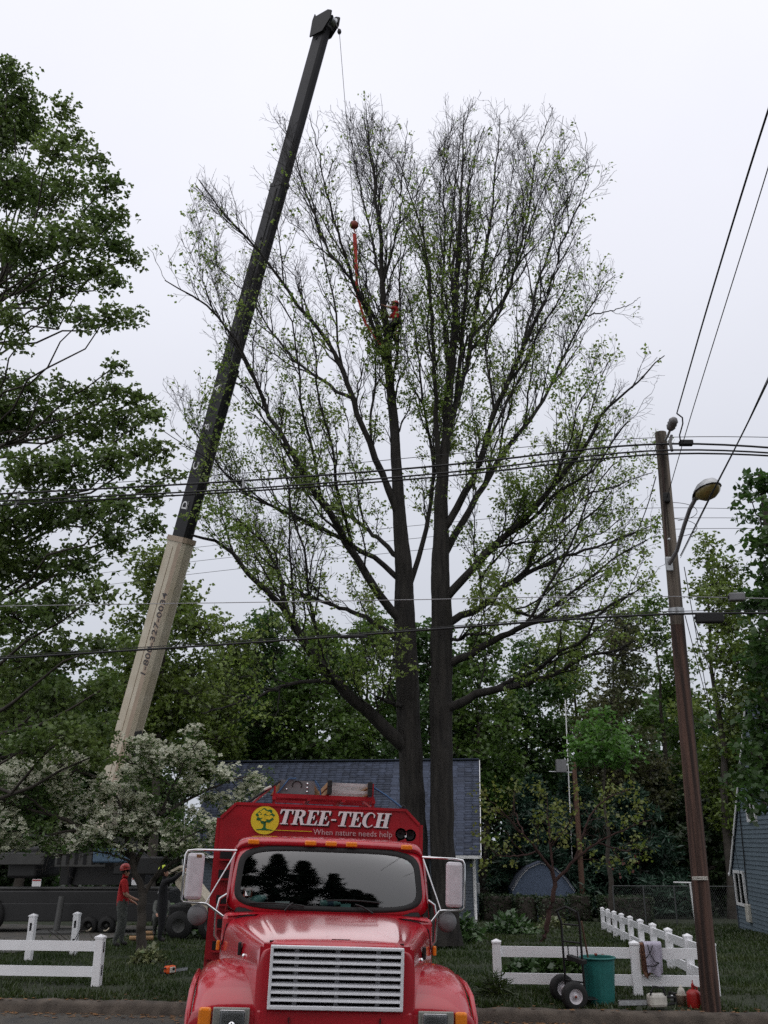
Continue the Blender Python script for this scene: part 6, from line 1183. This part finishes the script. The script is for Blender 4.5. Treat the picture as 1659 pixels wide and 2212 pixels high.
# ================================================================ people
def person(label, loc, rz, J, mats, helmet=None, scale=1.0, tilt=(0, 0), sleeves='skin'):
    """one skinned figure; J overrides joints. local axes: x right hand side, y the way it faces, z up"""
    D = dict(pelvis=(0, 0, .95, .145), spine=(0, 0, 1.14, .14), chest=(0, .01, 1.34, .155), neckb=(0, 0, 1.47, .075), neck=(0, .01, 1.53, .058), jaw=(0, .035, 1.585, .068), head=(0, .02, 1.66, .092), crown=(0, .01, 1.73, .075),
             shL=(-.165, 0, 1.425, .07), elL=(-.235, -.02, 1.14, .046), wrL=(-.235, .10, .91, .03), paL=(-.235, .13, .84, .034), shR=(.165, 0, 1.425, .07), elR=(.235, -.02, 1.14, .046), wrR=(.235, .10, .91, .03), paR=(.235, .13, .84, .034),
             hiL=(-.09, 0, .90, .105), knL=(-.105, .02, .50, .068), anL=(-.115, -.02, .10, .045), toL=(-.125, .13, .045, .042), hiR=(.09, 0, .90, .105), knR=(.105, .02, .50, .068), anR=(.115, -.02, .10, .045), toR=(.125, .13, .045, .042))
    for k in D:
        if k[:2] in ('pe', 'sp', 'ch', 'sh', 'el', 'hi', 'kn', 'an'): D[k] = (*D[k][:3], D[k][3]*(1.35 if k[:2] in ('pe', 'sp', 'ch', 'hi', 'kn') else 1.2))
    for k, v in J.items(): D[k] = (*v[:3], v[3] if len(v) > 3 else D[k][3])
    D['nose'] = (D['jaw'][0]*.5+D['head'][0]*.5+0, (D['jaw'][1]+D['head'][1])/2+.085, (D['jaw'][2]+D['head'][2])/2, .014)
    bones = [('pelvis', 'spine', 1), ('spine', 'chest', 1), ('chest', 'neckb', 1), ('neckb', 'neck', 0), ('neck', 'jaw', 0), ('jaw', 'head', 0), ('head', 'crown', 0), ('jaw', 'nose', 0)]
    for s_ in 'LR':
        bones += [('chest', 'sh'+s_, 1), ('sh'+s_, 'el'+s_, 1), ('el'+s_, 'wr'+s_, 1 if sleeves == 'long' else 0), ('wr'+s_, 'pa'+s_, 0), ('pelvis', 'hi'+s_, 2), ('hi'+s_, 'kn'+s_, 2), ('kn'+s_, 'an'+s_, 2), ('an'+s_, 'to'+s_, 3)]
        w_ = Vector(D['wr'+s_][:3]); p = Vector(D['pa'+s_][:3]); d = (p-w_).normalized(); sd = d.cross(Vector((0, 0, 1)) if abs(d.z) < .8 else Vector((0, 1, 0))).normalized(); cu = d.cross(sd)
        for k, (o_, ln) in enumerate(((-.03, .07), (-.01, .085), (.01, .08), (.03, .065))):
            a = p+sd*o_+d*(.03+ln*.5); b = p+sd*o_*1.15+d*(.03+ln*.85)+cu*.025; D['fa%d' % k+s_] = (*a, .0095); D['fb%d' % k+s_] = (*b, .008); bones += [('pa'+s_, 'fa%d' % k+s_, 0), ('fa%d' % k+s_, 'fb%d' % k+s_, 0)]
        a = w_.lerp(p, .6)+sd*-.045+d*.015; b = a+d*.035+sd*-.015+cu*.01; D['ta'+s_] = (*a, .010); D['tb'+s_] = (*b, .009); bones += [('wr'+s_, 'ta'+s_, 0), ('ta'+s_, 'tb'+s_, 0)]
    names = list(D); idx = {k: i for i, k in enumerate(names)}
    me = bpy.data.meshes.new('body'); me.from_pydata([D[k][:3] for k in names], [(idx[a], idx[b]) for a, b, _ in bones], []); t = bpy.data.objects.new('body_tmp', me); col.objects.link(t)
    sk = t.modifiers.new('skin', 'SKIN'); sk.use_smooth_shade = True
    for i, k in enumerate(names): v = me.skin_vertices[0].data[i]; v.radius = (D[k][3], D[k][3]*(.72 if k in ('pelvis', 'spine', 'chest') else 1)); v.use_root = (k == 'pelvis')
    sb = t.modifiers.new('sub', 'SUBSURF'); sb.levels = 2; sb.render_levels = 2
    dg = bpy.context.evaluated_depsgraph_get(); dg.update(); bm_ = bpy.data.meshes.new_from_object(t.evaluated_get(dg)); bpy.data.objects.remove(t)
    bm_.materials.clear(); [bm_.materials.append(q) for q in mats]
    A_ = np.array([D[a][:3] for a, b, _ in bones]); B_ = np.array([D[b][:3] for a, b, _ in bones]); mi = [c for _, _, c in bones]; rad = np.array([(D[a][3]+D[b][3])/2 for a, b, _ in bones])
    for f_ in bm_.polygons:
        c = np.array(f_.center); ab = B_-A_; tt = np.clip(((c-A_)*ab).sum(1)/np.maximum((ab*ab).sum(1), 1e-9), 0, 1); dd = np.linalg.norm(A_+ab*tt[:, None]-c, axis=1)-rad*.9; k = int(dd.argmin()); i_ = mi[k]
        if sleeves == 'short' and bones[k][0][:2] == 'sh' and tt[k] > .85: i_ = 0
        f_.material_index = i_; f_.use_smooth = True
    root = empty('person', loc, label, 'person', rz=rz); root.scale = (scale,)*3; b = link('body', bm_, root)
    hc = Vector(D['head'][:3]); fwd = Vector((0, 1, 0)); up_ = (Vector(D['crown'][:3])-Vector(D['jaw'][:3])).normalized(); fwd = (fwd-up_*fwd.dot(up_)).normalized(); sd = fwd.cross(up_); F3 = Matrix((sd, fwd, up_)).transposed()
    for s_ in (-1, 1):
        m = MB(); m.lathe([(0, .008), (.009, .004), (.011, 0)], hc+F3@Vector((s_*.034, .083, -.01)), F3@rotx(R_(-90)), 8); m.build('eye', M['dark'], b)
        m = MB(); m.bbox(hc+F3@Vector((s_*.095, -.005, -.02)), (.018, .04, .06), .008, F3); m.build('ear', mats[0], b)
    m = MB(); m.bbox(hc+F3@Vector((0, .086, -.078)), (.045, .01, .010), .004, F3); m.build('mouth', M['gasred'], b)
    m = MB(); m.lathe([(.104*math.cos(a), .104*math.sin(a)) for a in np.linspace(-.35, 1.56, 8)], hc+F3@Vector((0, -.018, .0)), F3, 14); m.build('hair', M['hair'], b)
    if helmet:
        m = MB(); m.lathe([(.128, 0), (.130, .03), (.118, .085), (.085, .125), (.04, .143), (0, .147)], hc+F3@Vector((0, -.01, .035)), F3, 18); h = m.build('helmet', helmet, root)
        m = MB(); m.lathe([(.125, .004), (.150, -.004), (.150, .006), (.125, .016)], hc+F3@Vector((0, .012, .035)), F3, 18); m.build('brim', helmet, h)
        m = MB(); m.bar(hc+F3@Vector((0, -.10, .14)), hc+F3@Vector((0, .09, .15)), .03, .02); m.build('ridge', helmet, h)
    return root
gA = G(256, 2046)
person('worker in red shirt and red helmet standing beside the dogwood trunk', gA, R_(-75), dict(elR=(.235, .05, 1.15), wrR=(.20, .26, 1.05), paR=(.19, .33, 1.03), elL=(-.23, .02, 1.14), wrL=(-.21, .2, .98), paL=(-.2, .27, .95), knL=(-.105, .06, .5), anL=(-.11, .05, .1), toL=(-.115, .2, .045), anR=(.115, -.12, .1), toR=(.12, .03, .045)), [M['skin'], M['shirt_red'], M['cloth_grey'], M['boots']], M['helmet_red'], 1.0, sleeves='short')
gB = G(345, 2036)
person('worker in black with yellow-green helmet reaching up beside the dogwood', gB, R_(-80), dict(head=(0, -.01, 1.66), crown=(0, -.05, 1.72), jaw=(0, .03, 1.6), elR=(.2, .24, 1.50), wrR=(.15, .42, 1.66), paR=(.14, .48, 1.70), elL=(-.2, .22, 1.44), wrL=(-.13, .42, 1.62), paL=(-.11, .48, 1.66)), [M['skin'], M['cloth_black'], M['cloth_black'], M['boots']], M['helmet_yellow'], 1.0, sleeves='long')
gC = P(160, 1870, 30.4); gC.z = CG.z+1.24
person('dark-clothed worker with white helmet up on the crane deck', gC, R_(-120), dict(elR=(.2, .2, 1.15), wrR=(.16, .38, 1.2), paR=(.15, .44, 1.22)), [M['skin'], M['cloth_black'], M['cloth_black'], M['boots']], M['whitepaint'], .98, sleeves='long')
gD = G(302, 2030)+Vector((0.15, 1.6, -.05)); 
person('worker in grey crouching behind the dogwood trunk', gD, R_(200), dict(pelvis=(0, -.15, .42), spine=(0, -.08, .60), chest=(0, .03, .78), neckb=(0, .07, .90), neck=(0, .09, .95), jaw=(0, .13, 1.0), head=(0, .12, 1.075), crown=(0, .10, 1.145), shL=(-.165, .06, .86), elL=(-.22, .28, .66), wrL=(-.18, .46, .60), paL=(-.17, .52, .58), shR=(.165, .06, .86), elR=(.22, .28, .66), wrR=(.18, .46, .60), paR=(.17, .52, .58), hiL=(-.1, -.12, .40), knL=(-.16, .26, .52), anL=(-.14, .0, .1), toL=(-.15, .15, .045), hiR=(.1, -.12, .40), knR=(.16, .26, .52), anR=(.14, .0, .1), toR=(.15, .15, .045)), [M['skin'], M['cloth_grey'], M['cloth_grey'], M['boots']], M['whitepaint'], 1.0, sleeves='long')
# climber tied to the left stem high in the maple
cf = P(855, 746, 24.0)
cb = person('climber in red shirt with an orange leg strap high on the maple stem', cf-Vector((0, 0, .0)), R_(95), dict(pelvis=(0, -.06, .92), elL=(-.2, .22, 1.42), wrL=(-.12, .40, 1.52), paL=(-.1, .45, 1.56), elR=(.2, .2, 1.25), wrR=(.12, .38, 1.32), paR=(.1, .44, 1.35), knL=(-.12, .26, .66), anL=(-.1, .14, .28), toL=(-.1, .28, .25), knR=(.11, .10, .5), anR=(.1, -.05, .1), toR=(.1, .1, .06)), [M['skin'], M['shirt_red'], M['cloth_black'], M['boots']], M['helmet_red'], .82, sleeves='short')
m = MB(); m.lathe([(.165, -.07), (.172, 0), (.165, .07)], (0, -.05, .96), None, 16); m.build('harness_belt', M['black'], cb); m = MB(); m.bbox((.1, -.18, .88), (.12, .1, .2), .03); m.build('tool_pouch', M['black'], cb); m = MB(); m.tube([(.11, -.08, .62), (.12, .06, .48), (.12, -.05, .30), (.11, -.10, .16)], [.05, .075, .06, .05], 10); m.build('leg_strap', M['orange'], cb)

# ================================================================ small things
# hand truck
hw_ = G(1240, 2180); ht = empty('hand_truck', hw_, 'black tall hand truck with fat pneumatic wheels beside the bin', 'hand truck')
hl_ = lambda px, py, dy: P(px, py, hw_.y+dy)-hw_
def wheel(c, r_):
    m = MB(); m.lathe([(r_*.52, -.055), (r_*.8, -.06), (r_*.95, -.045), (r_, -.02), (r_, .02), (r_*.95, .045), (r_*.8, .06), (r_*.52, .055)], c, rotx(R_(90))@roty(R_(12)), 26); w_ = m.build('wheel', M['black'], ht)
    m = MB(); m.lathe([(0, .05), (.03, .05), (.032, .03), (r_*.35, .012), (r_*.45, .045), (r_*.54, .055)], c, rotx(R_(90))@roty(R_(12)), 24); m.build('rim', M['mirror_back'], w_)
    m = MB(); m.lathe([(0, .058), (.016, .056), (.018, .04)], c, rotx(R_(90))@roty(R_(12)), 12); m.build('hub', M['ball_red'], w_)
rw = 29*mpp(1240, 2152, hw_.y); wheel(hl_(1241, 2152, 0), rw)
c2 = hl_(1226, 2130, .0); c2 = Vector((c2.x*.9, .46, rw)); wheel(c2, rw)
m = MB(); m.tube([hl_(1241, 2152, 0), c2], .015, 8); m.build('axle', M['blackmetal'], ht)
zz = hl_(1220, 1966, .1).z
for (px, dy) in ((1220, .32), (1260, .05)):
    a = hl_(px, 2110, dy); m = MB(); m.tube([(a.x+.01, dy, rw*.7), (a.x, dy, .55), (a.x-.005, dy, zz*.86), (a.x-.06*(1 if px < 1240 else .4), dy, zz*.98)], .016, 8); m.build('upright', M['blackmetal'], ht)
xa = hl_(1220, 2110, .32).x; xb = hl_(1260, 2110, .05).x
for z in (.30, .55, .78, zz*.84): m = MB(); m.tube([(xa, .32, z), (xb, .05, z)], .011, 8); m.build('crossbar', M['blackmetal'], ht)
m = MB(); m.tube([(xa-.06, .32, zz*.98), ((xa+xb)/2-.05, .19, zz*1.03), (xb-.03, .05, zz*.98)], .016, 8); m.build('handle', M['black'], ht)
m = MB(); m.tube([(xa+.06, .28, .55), (xa+.06, .28, zz*.62), (xb-.05, .09, zz*.62), (xb-.05, .09, .5)], .009, 6); m.build('inner_frame', M['blackmetal'], ht)
m = MB(); m.bbox(((xa+xb)/2+.12, .2, .10), (.30, .35, .012), .004); m.build('toe_plate', M['blackmetal'], ht)
m = MB(); m.bar((xa+.05, .2, .60), (xb+.02, .0, .55), .10, .05); m.build('fork', M['black'], ht)
# teal bin
bn = G(1304, 2172); rb = 38*mpp(1304, 2070, bn.y); hb_ = P(1304, 2072, bn.y).z-bn.z; bin_ = empty('trash_bin', bn+Vector((0, .2, 0)), 'round teal plastic bin standing right of the hand truck', 'bin')
g_ = []; n_ = 72
for t in np.linspace(0, 1, 9):
    row = []
    for k in range(n_+1):
        a = 2*math.pi*k/n_; rr = rb*(.80+.17*t)*(1+.012*math.cos(18*a)*(1 if .04 < t < .86 else 0)); row.append((rr*math.cos(a), rr*math.sin(a), hb_*t))
    g_.append(row)
m = MB(); m.grid(g_); m.grid([[(x*.97, y*.97, z+.0) for x, y, z in r_] for r_ in g_[1:]]); m.add([(rb*.8*math.cos(a), rb*.8*math.sin(a), .02) for a in np.linspace(0, 6.283, 24)[:-1]], [tuple(range(23))]); m.build('bin_wall', M['teal'], bin_)
m = MB(); m.tube([(rb*1.0*math.cos(a), rb*1.0*math.sin(a), hb_) for a in np.linspace(0, 6.283, 49)], .014, 8, cap=False); m.build('rim', M['teal'], bin_)
stk = MB(); a = P(1256, 1990, bn.y+.1)-bn; stk.tube([(a.x, a.y, a.z), (a.x*.3+rb*-.25, .2, hb_*.9), (-.02, .2, .1)], .013, 8); o = stk.build('wooden_stick', M['brown_wood']); o.location = bn; tag(o, 'slim brown stick leaning out of the teal bin', 'stick')
for k, (px, py) in enumerate(((1287, 2062), (1302, 2064))): m = MB(); m.lathe([(0, -.02), (.025, -.01), (.022, .015), (0, .02)], (0, 0, 0), None, 10); o = m.build('leaf_scrap', M['ball_red']); o.location = P(px, py, bn.y+.2+rb); tag(o, ('left' if k == 0 else 'right')+' reddish scrap on the far rim of the teal bin', 'scrap', 'scraps on the bin rim')
# cloths over the fence
def drape(name, label, px0, px1, top, bot, m_, seed, front=-.05, lift=0):
    r = random.Random(seed); g_ = []; D = S3(sR, tR1).y-.02; a = P(px0, top, D); b = P(px1, top, D); h = P(px0, top, D).z-P(px0, bot, D).z; base = (a+b)/2; n = 14
    for i in range(n):
        t = i/(n-1); row = []
        for j in range(12):
            u = j/11; x = a.x+(b.x-a.x)*(u*(1-.18*t)+.09*t*(1 if seed == 1 else 0)); fold = .022*math.sin(u*11+seed)*(.3+t)+.012*math.sin(u*23+3*t)
            if t < .12: y = D+.045-(t/.12)*.11; z = a.z+.012*math.sin(t/.12*3.14)
            else: y = D-.065-fold-lift; z = a.z-(t-.12)/.88*h*(1-.10*math.sin(u*5+seed)-.12*(u if seed == 1 else 1-u))
            row.append((x, y, z))
        g_.append(row)
    m = MB(base); m.grid(g_); o = m.build(name, m_); o.location = base; q = o.modifiers.new('thick', 'SOLIDIFY'); q.thickness = .008; q = o.modifiers.new('sub', 'SUBSURF'); q.levels = 1; q.render_levels = 1; return tag(o, label, 'cloth', 'cloths hung on the right fence'), base
tw_, tb_ = drape('towel', 'lilac grey jacket draped over the right fence rail', 1386, 1426, 2034, 2108, M['towel'], 1, lift=.03); drape('patterned_cloth', 'dark patterned cloth hanging left of the lilac one', 1379, 1400, 2036, 2110, M['cloth_dark'], 2)
D_ = S3(sR, tR1).y-.15; m = MB(tb_); m.tube([P(1399, 2041, D_), P(1403, 2058, D_), P(1415, 2078, D_), P(1424, 2080, D_)], .007, 6); m.tube([P(1410, 2042, D_), P(1404, 2060, D_), P(1395, 2070, D_)], .007, 6); m.tube([P(1398, 2086, D_), P(1412, 2088, D_), P(1424, 2080, D_)], .009, 6); m.build('cord', M['black'], tw_)
# cans and jugs by the pole
g = G(1501, 2178); q = mpp(1501, 2160, g.y); gc = empty('gas_can', g, 'round red gas can beside the utility pole foot', 'can'); m = MB(); m.lathe([(0, 0), (14*q, .0), (15*q, .02), (15*q, 26*q), (14*q, 31*q), (9*q, 35*q), (4*q, 37*q)], (0, 0, 0), None, 22); m.build('can_body', M['gasred'], gc)
m = MB(); m.lathe([(4*q, 36*q), (3.2*q, 44*q), (3.5*q, 46*q), (1.5*q, 48*q), (1.2*q, 54*q), (0, 54*q)], (0, 0, 0), None, 14); m.build('spout', M['gasred'], gc)
m = MB(); m.tube([(8*q, 0, 33*q), (9*q, 0, 40*q), (3*q, 0, 42*q)], .012, 8); m.build('handle', M['gasred'], gc)
g = G(1474, 2172); bk = empty('jug', g, 'milky plastic jug in a brown tub left of the gas can', 'jug'); m = MB(); m.lathe([(0, 0), (9.5*q, 0), (11.5*q, 20*q), (12*q, 21*q), (11*q, 21*q), (0, 18*q)], (0, 0, 0), None, 18); m.build('tub', M['jug_brown'], bk); m = MB(); m.lathe([(8.5*q, 14*q), (8.5*q, 26*q), (6*q, 33*q), (3*q, 36*q), (3*q, 40*q), (0, 40*q)], (0, 0, 0), None, 16); m.build('jug_body', M['jug'], bk); m = MB(); m.tube([(11.5*q, 0, 19*q), (14*q, 0, 15*q), (11*q, 0, 11*q)], .008, 6); m.build('tub_handle', M['jug_brown'], bk)
g = G(1456, 2168); cn_ = empty('spray_can', g, 'small black and silver can left of the milky jug', 'can'); m = MB(); m.bbox((0.02, 0, 11*q), (10*q, .07, 22*q), .012); m.build('case', M['black'], cn_); m = MB(); m.lathe([(0, 0), (4*q, 0), (4*q, 13*q), (2*q, 16*q), (0, 16*q)], (-5*q, -.04, 2*q), None, 14); m.build('canister', M['steel'], cn_); m = MB(); m.prism([(-9*q, 10*q), (-2*q, 12*q), (-2*q, 24*q), (-9*q, 22*q)], lambda a, b: (a, .03, b), (0, .02, 0)); m.build('lid', M['black'], cn_)
def chainsaw(label, px, py, rz, s_, body, accent):
    g = G(px, py); c = empty('chainsaw', g+Vector((0, 0, .02)), label, 'chainsaw', 'chainsaws lying on the grass', rz=rz); c.scale = (s_,)*3
    m = MB(); m.bbox((0, 0, .10), (.26, .16, .17), .04); m.build('motor_body', body, c); m = MB(); m.bbox((.0, -.085, .10), (.16, .03, .12), .02); m.build('side_cover', accent, c)
    m = MB(); m.tube([(-.10, .06, .16), (-.08, .07, .26), (.06, .07, .28), (.11, .06, .17)], .015, 8); m.build('front_handle', M['black'], c); m = MB(); m.tube([(-.12, 0, .14), (-.27, 0, .13), (-.28, 0, .06), (-.12, 0, .04)], .018, 8); m.build('rear_handle', M['black'], c)
    m = MB(); m.bbox((.33, -.02, .07), (.42, .008, .07), .003); b_ = m.build('guide_bar', M['steel'], c); m = MB(); m.tube([(.14, -.02, .105), (.52, -.02, .105), (.545, -.02, .07), (.52, -.02, .035), (.14, -.02, .035)], .006, 6); m.build('chain', M['blackmetal'], b_)
    m = MB(); m.lathe([(0, .02), (.03, .015), (.035, 0)], (.02, -.10, .12), rotx(R_(90)), 12); m.build('starter_cap', M['black'], c)
chainsaw('orange chainsaw lying on the lawn near the dogwood', 366, 2108, R_(55), .72, M['orange'], M['jug']); chainsaw('cream and orange chainsaw lying by the right fence post', 1421, 2184, R_(185), .95, M['jug'], M['orange'])
for k, (px, py, lab) in enumerate(((312, 2024, 'short cut log lying behind the dogwood trunk'), (296, 2036, 'longer cut log lying left of the dogwood foot'))):
    g = G(px, py); m = MB(); m.tube([(-.2-.1*k, 0, .06), (.2+.1*k, .05, .06)], .06, 10); o = m.build('cut_log', M['wood_cut']); o.location = g+Vector((0, .4, 0)); tag(o, lab, 'log', 'cut logs on the lawn')
for k, (px, py, hh_, lab) in enumerate(((158, 2070, .62, 'arched bare shoot over the left fence rail'), (143, 2068, .55, 'straight bare shoot leaning on the left fence'))):
    g = G(px, py); m = MB(); 
    if k == 0: m.tube([(0, 0, 0), (.05, -.1, .3), (.18, -.3, .52), (.38, -.5, .56), (.52, -.6, .42)], .009, 6)
    else: m.tube([(0, 0, 0), (.12, -.1, .25), (.36, -.3, .62)], .008, 6)
    m.tube([(.0, -.1, .25), (-.2, -.2, .42), (-.34, -.3, .54)], .007, 6); o = m.build('bare_shoot', M['bark2']); o.location = g; tag(o, lab, 'branch', 'bare shoots at the left fence')
